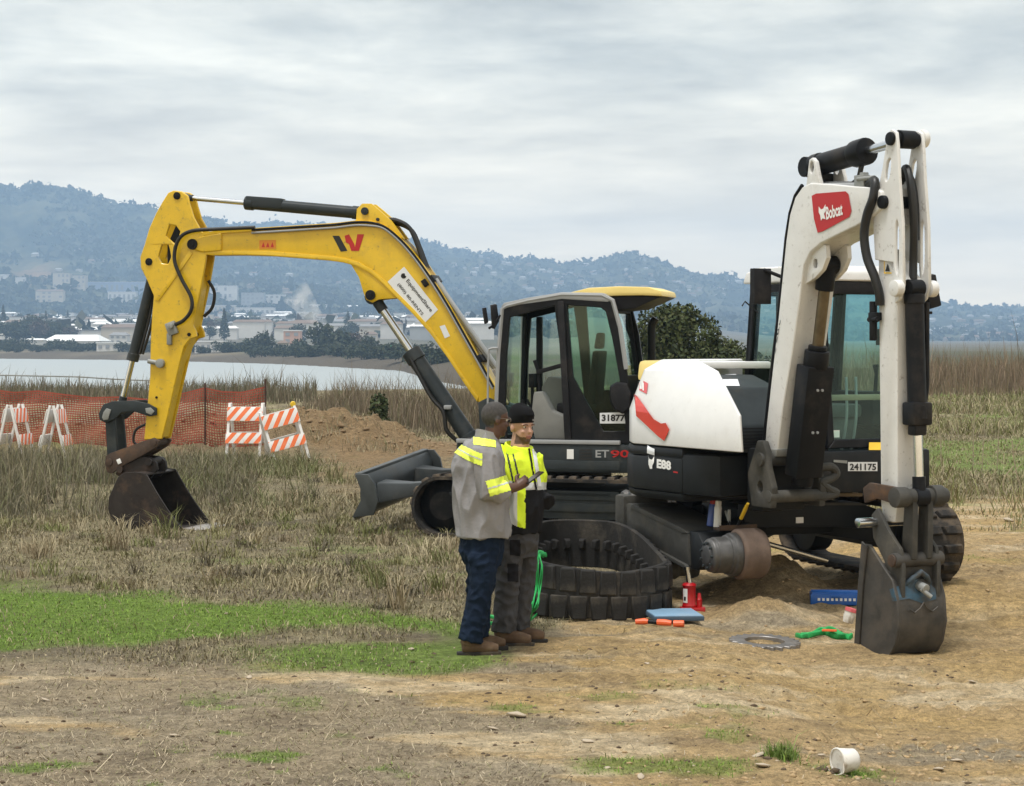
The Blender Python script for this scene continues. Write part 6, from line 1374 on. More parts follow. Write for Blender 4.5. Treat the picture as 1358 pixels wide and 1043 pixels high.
# ================================================================== THINGS ON THE GROUND
mat('strap_green', (.02, .36, .09), .6, var=.12, vscale=30, bump=.2, bscale=200)
mat('jack_red', (.42, .008, .012), .35, var=.08, dirt=.25, dcol=(.15, .08, .06))
mat('board_blue', (.20, .33, .46), .5, var=.12, dirt=.45, dcol=(.30, .28, .24))
mat('board_edge', (.06, .10, .15), .6, var=.1)
mat('case_blue', (.012, .11, .42), .4, var=.1, dirt=.25, dcol=(.2, .17, .13))
mat('tool_orange', (.75, .12, .03), .45, var=.08, dirt=.25)
mat('ring_steel', (.26, .25, .24), .45, .6, var=.3, vscale=12, dirt=.5, dcol=(.2, .15, .1), dscale=8)
mat('cup_white', (.68, .66, .61), .5, var=.08, dirt=.8, dcol=(.30, .23, .15), dscale=9, dlow=.46)
mat('soil_dark', (.10, .07, .042), .95, var=.3, vscale=20, bump=.6, bscale=60)
mat('barricade_white', (.72, .71, .69), .55, var=.08, dirt=.4, dcol=(.42, .38, .33), dscale=5)
mat('barricade_orange', (.78, .16, .04), .5, var=.1, dirt=.25, dcol=(.5, .4, .3), dscale=6)
mat('post_rust', (.07, .032, .024), .8, .2, var=.3)
mat('galvanised', (.33, .34, .34), .5, .5, var=.1)
mat('can_blue', (.05, .10, .35), .35, var=.05); mat('can_white', (.75, .75, .72), .35, var=.05); mat('can_red', (.5, .015, .015), .35, var=.05)
mat('stone', (.42, .35, .26), .9, var=.2, vscale=12, bump=.3)
mat('yellow_lamp', (.75, .5, .03), .3, var=.05)
def G3(px, py, dz=0.0):
    """photo pixel -> point on the ground"""
    Y = KF * CZ / (py - HY)
    for _ in range(14):
        X = (px - CX) * Y / KF; Y = KF * (CZ - gz(X, Y)) / (py - HY)
    X = (px - CX) * Y / KF; return Vector((X, Y, gz(X, Y) + dz))

# ---- the rubber track lying loose on its side
def loose_track():
    c = Vector((.69, 17.05, 0)); g = gz(c.x, c.y)
    root = empty('rubber_track', (c.x, c.y, g), 0, 'loose rubber excavator track lying on its side as a loop', 'track')
    # plan outline: closed loop, near end rounder
    ctl = [(.02, -1.17), (.36, -1.10), (.55, -.82), (.52, -.22), (.40, .42), (.2, .92), (-.12, 1.1), (-.40, .98), (-.54, .5), (-.52, -.1), (-.60, -.68), (-.38, -1.08)]
    n = len(ctl); pts = []
    for i in range(n):
        a, b_, c_, d = (Vector(ctl[(i + k) % n]) for k in (-1, 0, 1, 2))
        for j in range(8):
            t = j / 8; pts.append(.5 * ((2 * b_) + (c_ - a) * t + (2 * a - 5 * b_ + 4 * c_ - d) * t * t + (3 * b_ - a - 3 * c_ + d) * t ** 3))
    H = .43; N_ = len(pts); th = .04
    def nor(i): t = (pts[(i + 1) % N_] - pts[i - 1]).normalized(); return Vector((t.y, -t.x))
    lean = lambda p: .16 * smooth(-.6, 1.0, np.array(p.y))     # the far end stands a little higher
    rings = []
    sag = lambda p: 1 - .13 * math.exp(-((p.x - .12) / .36) ** 2) * (1 if p.y < -.5 else 0) + .05 * math.exp(-((p.x + .55) / .2) ** 2 - ((p.y + .7) / .4) ** 2)
    for i, p in enumerate(pts):
        o = nor(i); z = float(lean(p)); w = .03 * math.sin(i * .23) ; H = .43 * sag(p)
        rings.append([(p.x, p.y, z + .01), (p.x + o.x * w, p.y + o.y * w, z + H / 2), (p.x, p.y, z + H), (p.x - o.x * th, p.y - o.y * th, z + H), (p.x - o.x * th, p.y - o.y * th, z + .01)])
    rings.append(rings[0]); b = MB(); b.loft(rings, False); belt = b.build('belt', 'rubber_loose', root, bevel=.008, seg=1)
    P3 = [Vector((p.x, p.y)) for p in pts]; lg = MB(); l_, w_ = .15, .195
    lg.prismz([(-l_ / 2, -w_ / 2), (l_ / 2, -w_ / 2), (l_ / 2 * .8, w_ / 2), (-l_ / 2 * .8, w_ / 2)], -.005, .032, .92); lme = lg.mesh('tread_block', 'rubber_loose', bevel=.008, seg=1)
    gd = MB(); gd.prismz([(-.03, -.05), (.03, -.05), (.03, .05), (-.03, .05)], -.005, .06, .7); gme = gd.mesh('guide_lug', 'rubber_loose', bevel=.006, seg=1)
    for k, (p, t) in enumerate(loop_walk([(q.x, q.y) for q in P3], 37)):
        o = Vector((t.y, -t.x)); z = float(lean(p)); H = .43 * sag(p)
        for s in (0, 1):
            sh = .04 if s else -.03; q = p + t * sh
            X = Vector((t.x, t.y, 0)); Z = Vector((o.x, o.y, 0)); Yv = Z.cross(X)
            M3 = Matrix((X, Yv * (1 if s else -1), Z * 1)).transposed()
            if M3.determinant() < 0: M3 = Matrix((-X, Yv * (1 if s else -1), Z)).transposed()
            ob = link('tread_block', lme, belt, (q.x, q.y, z + H * (.245 if s == 0 else .755))); ob.rotation_euler = M3.to_euler()
        M3 = Matrix((Vector((t.x, t.y, 0)), Vector((0, 0, 1)), Vector((-o.x, -o.y, 0)))).transposed()
        if M3.determinant() < 0: M3 = Matrix((Vector((-t.x, -t.y, 0)), Vector((0, 0, 1)), Vector((-o.x, -o.y, 0)))).transposed()
        q = p - o * .04; ob = link('guide_lug', gme, belt, (q.x, q.y, z + H / 2)); ob.rotation_euler = M3.to_euler()
    return root
loose_track()

# ---- green straps
def strap(name, loops, w, label, cat='strap'):
    o0 = loops[0][0]; root = empty(name, o0, 0, label, cat)
    for lp in loops:
        pts = bez([Vector(p) - o0 for p in lp], 40); b = MB()
        rr = [w * (.8 + .35 * mnoise.noise(p * 9 + Vector((len(lp), 0, 0)))) for p in pts]
        b.tube(pts, rr, 8, ell=.45); b.build('webbing', 'strap_green', root)
    return root
Yt = 15.55
A = lambda px, py, Y: px2w(px, py, Y)
g0 = G3(650, 831, .03)
rs_ = random.Random(4); J_ = lambda a, k=3: a + rs_.uniform(-k, k)
lp_ = []
for k in range(6):
    x0 = 708 + k * 2.4
    lp_.append([A(J_(722), 733 + k, 16.0), A(J_(714), 733 + k * .7, 15.72), A(x0 + rs_.uniform(-2, 2), 752, Yt), A(x0 - 3 + rs_.uniform(-3, 3), 780, Yt), A(x0 - 8 + rs_.uniform(-3, 3), 805, 15.35), G3(J_(698, 6), J_(825, 4), .03), G3(J_(686, 5), J_(833, 2), .02)])
lp_.append([G3(720, 808, .02), G3(712, 820, .03), G3(700, 829, .02), G3(688, 834, .02), G3(696, 826, .04)])
lp_.append([G3(636, 826, .03), G3(644, 822, .03), G3(655, 824, .03), G3(662, 829, .02), G3(650, 832, .03), G3(638, 832, .02)])
lp_.append([G3(640, 829, .03), G3(652, 827, .05), G3(672, 831, .02), G3(690, 832, .02)])
strap('green_strap', lp_, .017, 'bright green lifting strap hanging down from the loose rubber track')
sp = strap('green_strap', [[G3(1056, 843, .015), G3(1064, 838, .02), G3(1076, 836, .02), G3(1090, 837, .02), G3(1104, 838, .02), G3(1118, 838, .02), G3(1130, 842, .015)],
                      [G3(1058, 844, .015), G3(1072, 841, .03), G3(1088, 840, .03), G3(1100, 843, .02), G3(1114, 845, .02), G3(1128, 843, .02)],
                      [G3(1062, 841, .02), G3(1080, 839, .035), G3(1096, 841, .03), G3(1110, 842, .03), G3(1124, 840, .02)]], .028, 'bright green lifting strap lying beside the digging bucket')
b = MB(); q = G3(1100, 841, .055) - sp.location; b.box(q, (.11, .05, .012), (0, 0, R(-15))); b.build('strap_tag', 'tool_orange', sp, bevel=.003)

# ---- bottle jack under the frame
def jack():
    p = G3(914, 811); ztop = UF.at(905, 752, -1.0)[1]
    root = empty('bottle_jack', p, 0, 'red bottle jack holding up the bare track frame', 'jack')
    SC = .8
    b = MB(); b.prismz([(-.09, -.075), (.15, -.075), (.16, -.04), (.16, .04), (.15, .075), (-.09, .075)], -.02, .03); b.build('base', 'jack_red', root, bevel=.008)
    b = MB(); b.lathe([(.07, .03), (.072, .05), (.066, .06), (.066, .24), (.072, .25), (.06, .27), (.03, .275)], (0, 0, 0), (0, 0, 1), 24); bd = b.build('body', 'jack_red', root)
    b = MB(); b.lathe([(.03, .03), (.03, .11), (.022, .12), (.016, .17)], (.10, 0, 0), (0, 0, 1), 14); b.build('pump', 'jack_red', root)
    root.scale = (.8,) * 3
    h = (A(908, 752, p.y).z - p.z) / .8
    b = MB(); b.cyl((0, 0, .27), (-.02, 0, h - .03), .026, n=16); b.cyl((-.02, 0, h - .03), (-.02, 0, h + .0), .035, n=16); b.build('ram', 'chrome', root)
    b = MB(); n = 8; a0 = R(225)
    b.loft([[(.0675 * math.cos(a0 + (i - 4) * .11), .0675 * math.sin(a0 + (i - 4) * .11), z) for i in range(9)] for z in (.08, .22)], False); b.build('label', 'white_print', bd)
    b = MB(); b.loft([[(.0685 * math.cos(a0 + (i - 2) * .09), .0685 * math.sin(a0 + (i - 2) * .09), z) for i in range(5)] for z in (.10, .14)], False); b.build('label_print', 'black_print', bd)
jack()
# ---- boards, cases, tools
p = G3(893, 821); r_ = empty('plastic_board', p, R(12), 'flat pale blue plastic board lying beside the red jack', 'board')
b = MB(); b.box((0, 0, .03), (.40, .34, .035), (R(3), R(1), 0)); b.build('board', 'board_edge', r_, bevel=.006); b = MB(); b.box((0, 0, .0502), (.385, .325, .006), (R(3), R(1), 0)); b.build('board_top', 'board_blue', r_, bevel=.002)
p = G3(865, 830); r_ = empty('orange_tool', p, R(-14), 'orange handled hand tool lying in front of the blue board', 'tool')
b = MB(); b.tube([(-.13, .0, .025), (-.06, .005, .03), (-.03, .0, .03)], [.02, .026, .018], 10); b.build('grip', 'tool_orange', r_)
b = MB(); b.cyl((-.03, 0, .03), (.04, -.005, .028), .017, n=10); b.build('shank', 'black_paint', r_)
b = MB(); b.tube([(.04, 0, .028), (.10, -.01, .028), (.15, -.012, .025)], [.024, .026, .02], 10); b.build('grip', 'tool_orange', r_)
b = MB(); b.tube([(.17, -.03, .025), (.25, -.03, .027)], [.026, .026], 10); b.build('cap', 'tool_orange', r_)
p = G3(1108, 801); r_ = empty('tool_case', p, R(-6), 'blue plastic tool case lying behind the digging bucket', 'case')
b = MB(); b.box((0, 0, .05), (.42, .22, .09)); k = b.build('shell', 'case_blue', r_, bevel=.012); b = MB(); b.box((0, 0, .098), (.40, .20, .02)); b.build('lid', 'case_blue', k, bevel=.006)
for q in range(9): b = MB(); b.box((-.14 + q * .036, -.112, .052), (.02, .004, .022)); b.build('print_mark', 'white_print', k)
b = MB(); b.box((0, -.118, .078), (.08, .012, .02)); b.build('handle', 'case_blue', k, bevel=.004)
p = G3(1124, 826); r_ = empty('crumpled_cup', p, 0, 'small crumpled pinkish white cup beside the digging bucket', 'cup')
b = MB(); b.lathe([(.02, 0), (.04, .0), (.05, .05), (.045, .10), (.02, .105)], (0, 0, .0), (.3, 0, 1), 10); b.build('cup_body', 'cup_white', r_); b = MB(); b.lathe([(.025, .09), (.052, .09), (.05, .115), (.02, .12)], (0, 0, 0), (.3, 0, 1), 10); b.build('cup_lid', 'faded_red', r_)
# sprocket ring
p = G3(1014, 848, .02); r_ = empty('sprocket_ring', p, 0, 'toothed steel sprocket ring lying flat on the dirt', 'sprocket')
n = 23; ro, ri = .245, .15; out = []
for i in range(n * 4):
    t = 2 * PI * i / (n * 4); rr = ro + (.022 if i % 4 in (1, 2) else -.012); out.append((rr * math.cos(t), rr * math.sin(t)))
inn = [(ri * math.cos(2 * PI * i / 40), ri * math.sin(2 * PI * i / 40)) for i in range(40)]
b = MB(); b.prism(out, -.018, .022, [inn]); o = b.build('gear', 'ring_steel', r_, bevel=.003, seg=1, rot=(R(90) + R(3), R(2), 0))
for i in range(12):
    t = 2 * PI * i / 12; bb = MB(); bb.lathe([(.004, -.021), (.012, -.021), (.012, -.026), (.004, -.026)], (.185 * math.cos(t), 0, .185 * math.sin(t)), (0, 1, 0), 8); bb.build('bolt_hole', 'black_print', o)
# spray cans and tools standing on the bare frame
zf_ = UF.at(950, 698, -.95)
def can(px, py, m1, cap, lab, tilt=0):
    x, z = UF.at(px, py, -.92); w = UF.w(x, -.92, z); r_ = empty('spray_can', w, 0, lab, 'can')
    b = MB(); b.lathe([(.028, 0), (.032, .006), (.032, .165), (.026, .185), (.012, .19)], (0, 0, 0), (tilt, 0, 1), 18); b.build('can_body', m1, r_); b = MB(); b.lathe([(.012, .185), (.027, .187), (.026, .22), (.012, .226)], (0, 0, 0), (tilt, 0, 1), 18); b.build('cap', cap, r_)
can(942, 698, 'can_blue', 'can_red', 'blue spray can with a red cap standing on the track frame', .12); can(951, 700, 'can_white', 'can_white', 'white spray can standing on the track frame', .05)
def handtool(px, py, px2, py2, m, lab, nm, y=-.86, r=.012):
    x, z = UF.at(px, py, y); x2, z2 = UF.at(px2, py2, y); o = UF.w(x, y, z); d = UF.w(x2, y, z2) - o; r_ = empty(nm, o, 0, lab, 'tool')
    b = MB(); b.tube([(0, 0, 0), d * .5], [r, r * .8], 8); b.build('shank', 'black_paint', r_); b = MB(); b.tube([d * .45, d * .8, d], [r * 1.3, r * 1.4, r], 8); b.build('handle', m, r_)
handtool(975, 704, 992, 668, 'yellow_label', 'yellow handled brush leaning up beside the drive motor', 'brush')
handtool(966, 703, 967, 676, 'grey_fitting', 'grey screwdriver stuck upright beside the drive motor', 'screwdriver')
handtool(972, 704, 962, 678, 'grey_fitting', 'grey pliers leaning beside the drive motor', 'pliers', r=.009)
x, z = UF.at(975, 701, -.86); w = UF.w(x, -.86, z); r_ = empty('tool_tray', w, UF.rz, 'shallow dark red tray of tools on the drive motor', 'tray'); b = MB(); b.box((0, 0, .0), (.12, .34, .022)); b.build('tray', 'rusty_steel', r_, bevel=.004); b = MB(); b.box((.055, 0, .018), (.008, .34, .03)); b.build('tray_rim', 'rusty_steel', r_)
y, z = UF.atx(1128, 659, .55); w = UF.w(.55, y, z); r_ = empty('wood_offcut', w, UF.rz + R(70), 'pale wooden offcut lying on the cross beam', 'wood'); b = MB(); b.box((0, 0, .018), (.2, .05, .03)); b.build('plank', 'wood_bar', r_, bevel=.004); b = MB(); b.box((.04, 0, .035), (.05, .052, .003)); b.build('print_mark', 'label_white', r_)
# ---- tipped white cup spilling soil
p = G3(1108, 1024); r_ = empty('white_tub', p, R(205), 'small white plastic tub tipped over and spilling soil', 'tub')
b = MB(); b.lathe([(.055, .0), (.085, .0), (.09, .02), (.075, .13), (.06, .145), (.01, .15)], (-.02, 0, .075), (-.95, .05, .05), 28); tb = b.build('tub_body', 'cup_white', r_, ang=40)
b = MB(); b.tube([(-.02 + .0, .09 * math.cos(t), .075 + .09 * math.sin(t)) for t in [2 * PI * i / 24 for i in range(24)]], .008, 6, True); b.build('rim', 'cup_white', tb)
b = MB(); b.tube(bez([(-.01, .085, .08), (.02, .12, .02), (.05, .03, .0), (.02, -.07, .03)], 14), .003, 5); b.build('handle', 'cup_white', tb)
def clod(name, r, seed, m):
    bm = bmesh.new(); bmesh.ops.create_icosphere(bm, subdivisions=2 if r != 1 else 1, radius=r)
    for v in bm.verts:
        k = mnoise.noise(v.co * (1.3 / r) + Vector((seed, 0, 0))); v.co *= 1 + .6 * k; v.co.z *= .7
    me = bpy.data.meshes.new(name); bm.to_mesh(me); bm.free(); me.materials.append(M_(m))
    for q in me.polygons: q.use_smooth = True
    return me
r_.scale = (.74,) * 3
for k in range(5):
    a = (random.uniform(.0, .2), random.uniform(-.09, .09)); o = link('spilled_clod', clod('spilled_clod', random.uniform(.02, .05), k * 3.1, 'soil_dark'), r_, (a[0], a[1], .015))
# ---- stones and clods scattered over the dirt, countable ones as things
stone_me = [clod('stone', 1.0, 50 + k * 7.7, 'stone') for k in range(5)]; clod_me = [clod('dirt_clod', 1.0, 90 + k * 5.3, 'soil_dark') for k in range(5)]
for k, (px, py, s) in enumerate(((686, 951, .075), (655, 968, .04), (1006, 1000, .05), (1012, 1018, .05), (1090, 1003, .035), (545, 862, .035), (858, 880, .03), (232, 977, .035), (500, 930, .03), (915, 897, .03), (1290, 905, .04), (1245, 1022, .045), (1270, 1010, .035), (300, 815, .03), (780, 985, .04), (1338, 692, .10), (805, 1020, .03), (850, 1032, .04), (60, 930, .04), (330, 900, .04))):
    q = G3(px, py, s * .2); o = link('stone', stone_me[k % 5], None, q, (random.uniform(-.3, .3), random.uniform(-.3, .3), random.uniform(0, 6))); s *= .62; o.scale = (s * random.uniform(1, 1.7), s, s * .5)
    tag(o, 'small pale stone lying on the bare dirt', 'stone', 'pale stones on the ground')
V = []; F_ = []; cnt = 0
base = [(np.array([v.co for v in m.vertices]), np.array([p.vertices for p in m.polygons])) for m in (clod('c', 1, 3, 'soil_dark'), clod('c', 1, 8, 'soil_dark'), clod('c', 1, 13, 'soil_dark'))]
def scatter_clods(name, N, sampler, smin, smax, m, label):
    Vs = []; Fs = []; o = 0
    P = sampler(N); zz = ground_z(P[:, 0], P[:, 1])
    for i in range(len(P)):
        v, f = base[i % 3]; s = smin + (smax - smin) * random.random() ** 3; a = random.uniform(0, 6.28); c, sn = math.cos(a), math.sin(a)
        sx = s * random.uniform(.8, 1.6); q = np.stack([v[:, 0] * sx * c - v[:, 1] * s * sn, v[:, 0] * sx * sn + v[:, 1] * s * c, v[:, 2] * s * .75], 1) + np.array([P[i, 0], P[i, 1], zz[i] + s * .12]); Vs.append(q); Fs.append(f + o); o += len(v)
    ob = link(name, np_mesh(name, np.concatenate(Vs), np.concatenate(Fs), False, [m])); return tag(ob, label, kind='stuff')
def samp_right(N):
    px = np.random.uniform(820, 1400, N * 3); py = np.random.uniform(690, 1040, N * 3); Y = KF * CZ / (py - HY); X = (px - CX) * Y / KF
    w = np.where((px > 1245) & (py < 800), 1.0, np.where((px > 940) & (px < 1260) & (py < 800) & (py > 735), .8, np.where((px > 1040) & (px < 1120) & (py > 990), 1.0, np.where((px > 1040) & (py > 960), .4, .12))))
    k = np.random.rand(N * 3) < w; return np.stack([X[k], Y[k]], 1)[:N]
mat('clod_dark', (.22, .15, .082), .95, var=.3, vscale=10, bump=.5, bscale=40)
mat('clod_tan', (.36, .255, .135), .95, var=.3, vscale=10, bump=.5, bscale=40)
scatter_clods('dirt_clods', 2200, samp_right, .003, .022, 'clod_tan', 'loose clods of tan dirt')
def samp_mound(N): 
    X = np.random.uniform(-11, -.9, N); Y = np.random.uniform(39.4, 43.5, N); return np.stack([X, Y], 1)
scatter_clods('dirt_clods', 700, samp_mound, .02, .075, 'clod_dark', 'loose clods of tan dirt on the spoil bank')
def samp_left(N):
    px = np.random.uniform(-60, 1300, N); py = np.random.uniform(850, 1043, N); Y = KF * CZ / (py - HY); return np.stack([(px - CX) * Y / KF, Y], 1)
mat('chip', (.36, .29, .20), .9, var=.3, vscale=30)
scatter_clods('wood_chips', 900, samp_left, .003, .012, 'chip', 'pale chips and pebbles strewn on the dirt')
scatter_clods('dark_litter', 900, samp_left, .004, .020, 'soil_dark', 'dark crumbs of soil strewn on the dirt')

# ---- barricades
def barricade(px0, px1, py, Y, yaw, lean, label, h=.98):
    p = px2w((px0 + px1) / 2, py, Y); p.z = gz(p.x, p.y); root = empty('barricade', p, yaw, label, 'barricade', None); root.rotation_euler = (0, lean, yaw)
    w = .62
    for s in (-1, 1):          # front and back leg frames of the A
        for t in (-1, 1):
            b = MB(); b.beam((t * w / 2, s * .26, -.03), (t * w / 2, s * .03, h), .045, .05, (1, 0, 0)); b.build('leg', 'barricade_white', root, bevel=.008)
        for k, z in enumerate((.78, .34)):
            hh = (.26, .20)[k]; yb = s * (.26 - .23 * (z / h)) + s * .035; tl = math.atan2(.23, h) * s
            b = MB(); b.box((0, yb, z), (w + .06, .02, hh), (tl, 0, 0)); pn = b.build('panel', 'barricade_white', root, bevel=.004)
            Rm = Matrix.Rotation(tl, 3, 'X'); W2 = (w + .06) / 2
            for q in range(-4, 5):       # slanted orange bars, proud of the panel
                x0 = q * .19; pl = [(x0, -hh / 2), (x0 + .095, -hh / 2), (x0 + .095 + hh * .8, hh / 2), (x0 + hh * .8, hh / 2)]
                def clip(pl, xm, sg):
                    o = []
                    for i in range(len(pl)):
                        a, c = pl[i], pl[(i + 1) % len(pl)]; ia = sg * (a[0] - xm) <= 0; ic = sg * (c[0] - xm) <= 0
                        if ia: o.append(a)
                        if ia != ic: t = (xm - a[0]) / (c[0] - a[0]); o.append((xm, a[1] + (c[1] - a[1]) * t))
                    return o
                pl = clip(clip(pl, W2 - .004, 1), -W2 + .004, -1) if pl else []
                if len(pl) < 3: continue
                b = MB(); b.v = []; vs = []
                for sg2 in (1, -1): vs += [Vector((0, yb, z)) + Rm @ Vector((x, s * (.0115 if sg2 > 0 else .0095), zz_)) for x, zz_ in pl]
                n = len(pl); b.add(vs, [tuple(range(n)), tuple(range(2 * n - 1, n - 1, -1))] + [(i, (i + 1) % n, n + (i + 1) % n, n + i) for i in range(n)])
                b.build('stripe', 'barricade_orange', pn)
    return root
barricade(300, 354, 607, 37.7, R(-8), 0, 'orange and white striped barricade standing upright by the spoil bank')
b2 = barricade(354, 414, 604, 37.0, R(18), R(-14), 'orange and white striped barricade tilted against the spoil bank with a flasher')
b = MB(); b.lathe([(.02, -.02), (.045, -.02), (.055, 0), (.045, .02), (.02, .02)], (.30, -.04, .98), (0, 1, 0), 16); b.build('flasher', 'yellow_lamp', b2, bevel=.006)
barricade(0, 40, 602, 37.6, R(84), 0, 'weathered white barricade seen end-on among tall weeds, touching the other end-on one')
barricade(58, 90, 604, 37.4, R(89), R(0), 'weathered white barricade seen end-on among tall weeds, in front of the orange netting')

# ---- orange plastic netting on rusty posts
def netting():
    m = bpy.data.materials.new('orange_net'); m.use_nodes = True; MATS['orange_net'] = m; n = m.node_tree.nodes; l = m.node_tree.links
    n['Principled BSDF'].inputs['Base Color'].default_value = (.31, .062, .034, 1); n['Principled BSDF'].inputs['Roughness'].default_value = .6
    # a real mesh of strands: rows of cords and uprights
    Yn = 38.9; path = [(-40, 523), (-12, 517), (20, 521), (50, 519), (80, 523), (120, 528), (160, 527), (200, 531), (235, 524), (272, 515), (295, 520), (320, 521), (352, 514)]
    root = empty('safety_netting', (px2w(150, 560, Yn).x, Yn, 0), 0, 'orange plastic safety netting strung between rusty posts', 'netting')
    xs_ = np.linspace(-40, 352, 118); tops = np.interp(xs_, [a for a, c in path], [c for a, c in path])
    V = []; F = []
    def quad(a, b_, c, d): k = len(V); V.extend([a, b_, c, d]); F.append((k, k + 1, k + 2, k + 3))
    o = root.location; H = 1.12
    Ya = Yn + .25 * (fbm(xs_ * .02, xs_ * 0, 3, 5) - .5); Xa = (xs_ - CX) * Ya / KF; Za = ground_z(Xa, Ya) + .02
    def pt(i, t):
        Yq = Ya[i]; w = px2w(xs_[i], tops[i], Yq); z0 = Za[i]
        wob = .03 * math.sin(i * .31 + t * 9); return Vector((w.x + wob * .3, Yq + wob, w.z + (z0 - w.z) * t)) - o
    rows = 21; half = .0095
    for i in range(len(xs_) - 1):
        for r in range(rows + 1):
            t = r / rows; hw = half * (1.7 if r in (0, rows) else 1); a = pt(i, t); b_ = pt(i + 1, t); quad(a + Vector((0, 0, hw)), b_ + Vector((0, 0, hw)), b_ - Vector((0, 0, hw)), a - Vector((0, 0, hw)))
        for r in range(rows):
            a = pt(i, r / rows); b_ = pt(i, (r + 1) / rows); quad(a + Vector((-half * .8, .001, 0)), a + Vector((half * .8, .001, 0)), b_ + Vector((half * .8, .001, 0)), b_ + Vector((-half * .8, .001, 0)))
    me = bpy.data.meshes.new('netting_mesh'); me.from_pydata(V, [], F); me.materials.append(m); ob = link('netting_mesh', me, root); ob['kind'] = 'stuff'
    for a, c in ((-12, 512), (272, 508), (352, 503)):
        w = px2w(a, c, Yn - .03); z0 = gz(w.x, Yn); b = MB(); b.box((w.x - o.x, -.03, (w.z + z0) / 2 - .2), (.03, .035, w.z - z0 + .4)); b.box((w.x - o.x, -.055, (w.z + z0) / 2 - .2), (.012, .03, w.z - z0 + .38)); b.build('post', 'post_rust', root, bevel=.004)
netting()
# ---- far rail fence along the water
fr_ = empty('rail_fence', px2w(60, 520, 84), 0, 'thin grey metal rail fence along the water', 'fence')
pp = [(-60, 497), (8, 498), (57, 499), (105, 500), (150, 503), (194, 505), (240, 507)]
for a, c in pp:
    w = px2w(a, c, 84 + a * .01); z0 = gz(w.x, w.y); b = MB(); q = w - fr_.location; b.cyl((q.x, q.y, z0 - fr_.location.z - .1), (q.x, q.y, q.z + .03), .035, n=8); b.build('post', 'galvanised', fr_)
for k in range(len(pp) - 1):
    a = px2w(*pp[k], 84 + pp[k][0] * .01) - fr_.location; c = px2w(*pp[k + 1], 84 + pp[k + 1][0] * .01) - fr_.location
    b = MB(); b.cyl(a, c, .03, n=6); b.build('rail', 'galvanised', fr_)
# ================================================================== VEGETATION
mat('blade', (.2, .2, .1), .85, var=.0, attr='Col', spec=.2)
mat('bark', (.07, .055, .042), .9, var=.25, vscale=8, bump=.4, bscale=20)
mat('leaf_dark', (.05, .065, .02), .7, var=.3, vscale=2.5, attr='Col', spec=.25)
def blades(name, X, Y, h, lean, w, col, label, droop=.35, parent=None, base=(0, 0, 0)):
    n = len(X); Z = ground_z(X, Y) - .01
    a = np.random.uniform(0, 2 * np.pi, n); lx = np.cos(a) * lean * h; ly = np.sin(a) * lean * h
    b = np.random.uniform(0, np.pi, n); wx = np.cos(b) * w / 2; wy = np.sin(b) * w / 2
    P0 = np.stack([X, Y, Z], 1) - np.array(base); m = np.stack([lx * .35, ly * .35, h * .58], 1); t = np.stack([lx, ly, h * (1 - droop * lean)], 1); W_ = np.stack([wx, wy, 0 * wx], 1)
    V = np.stack([P0 - W_, P0 + W_, P0 + m + W_ * .8, P0 + m - W_ * .8, P0 + t], 1).reshape(-1, 3)
    k = np.arange(n)[:, None] * 5
    me = np_mesh(name, V, [k + np.array([0, 1, 2, 3]), k + np.array([3, 2, 4])], False, ['blade'], np.repeat(col, 5, 0))
    o = link(name, me, parent)
    if parent is None: tag(o, label, kind='stuff')
    return o
def pal(n, cols, jit=.18):
    c = np.array(cols)[np.random.randint(0, len(cols), n)]; return np.clip(c * np.random.uniform(1 - jit, 1 + jit, (n, 1)), 0, 1)
def samp(n, u0, u1, y0, y1): 
    u = np.random.uniform(u0, u1, n); Y = np.exp(np.random.uniform(np.log(y0), np.log(y1), n)); return u * Y, Y
TAN = [(.29, .245, .15), (.24, .20, .125), (.20, .17, .11), (.35, .30, .19), (.16, .148, .09), (.18, .172, .08)]
# short dry grass over the field
X, Y = samp(330000, -.30, .30, 12.5, 60); g, b_, p_2, mu, li, sp_ = masks(X, Y)
keep = np.random.rand(len(X)) < np.clip((1 - b_) * (1 - .85 * g) * (1 - sp_) * (.25 + 1.1 * smooth(.3, .62, fbm(X * .9, Y * .9, 4, 401))), 0, 1)
# keep clear of the standing places of the people
keep &= ~((np.abs(X + .05) < .7) & (Y > 13.6) & (Y < 15.3))
X, Y = X[keep], Y[keep]; n = len(X); tall = smooth(.45, .75, fbm(X * .5, Y * .5, 3, 403)) * smooth(16, 22, Y)
h = np.random.gamma(4, .009, n) * (1 + 2.0 * tall); w = .004 + .00028 * Y
blades('dry_grass', X, Y, h, np.random.uniform(.2, 1.3, n), w, pal(n, TAN), 'short dry tan grass over the field')
# scattered taller clumps, trampled here and there
cu = np.random.uniform(-.27, .02, 260); cy = np.exp(np.random.uniform(np.log(16.5), np.log(34), 260)); cxx = cu * cy; gm = masks(cxx, cy); kk = (gm[0] < .3) & (gm[1] < .3) & (gm[5] < .4); cxx, cy = cxx[kk], cy[kk]
X = np.repeat(cxx, 46) + np.random.normal(0, .07, len(cxx) * 46); Y = np.repeat(cy, 46) + np.random.normal(0, .07, len(cxx) * 46); hc = np.repeat(np.random.gamma(3, .045, len(cxx)), 46); n = len(X)
blades('grass_clumps', X, Y, hc * np.random.uniform(.5, 1.2, n) + .02, np.random.uniform(.2, 1.0, n), .004 + .0003 * Y, pal(len(cxx), [(.34, .29, .185), (.20, .19, .09), (.27, .22, .14), (.15, .13, .09), (.17, .18, .07)], .2).repeat(46, 0), 'taller clumps of dry grass and weeds in the field')
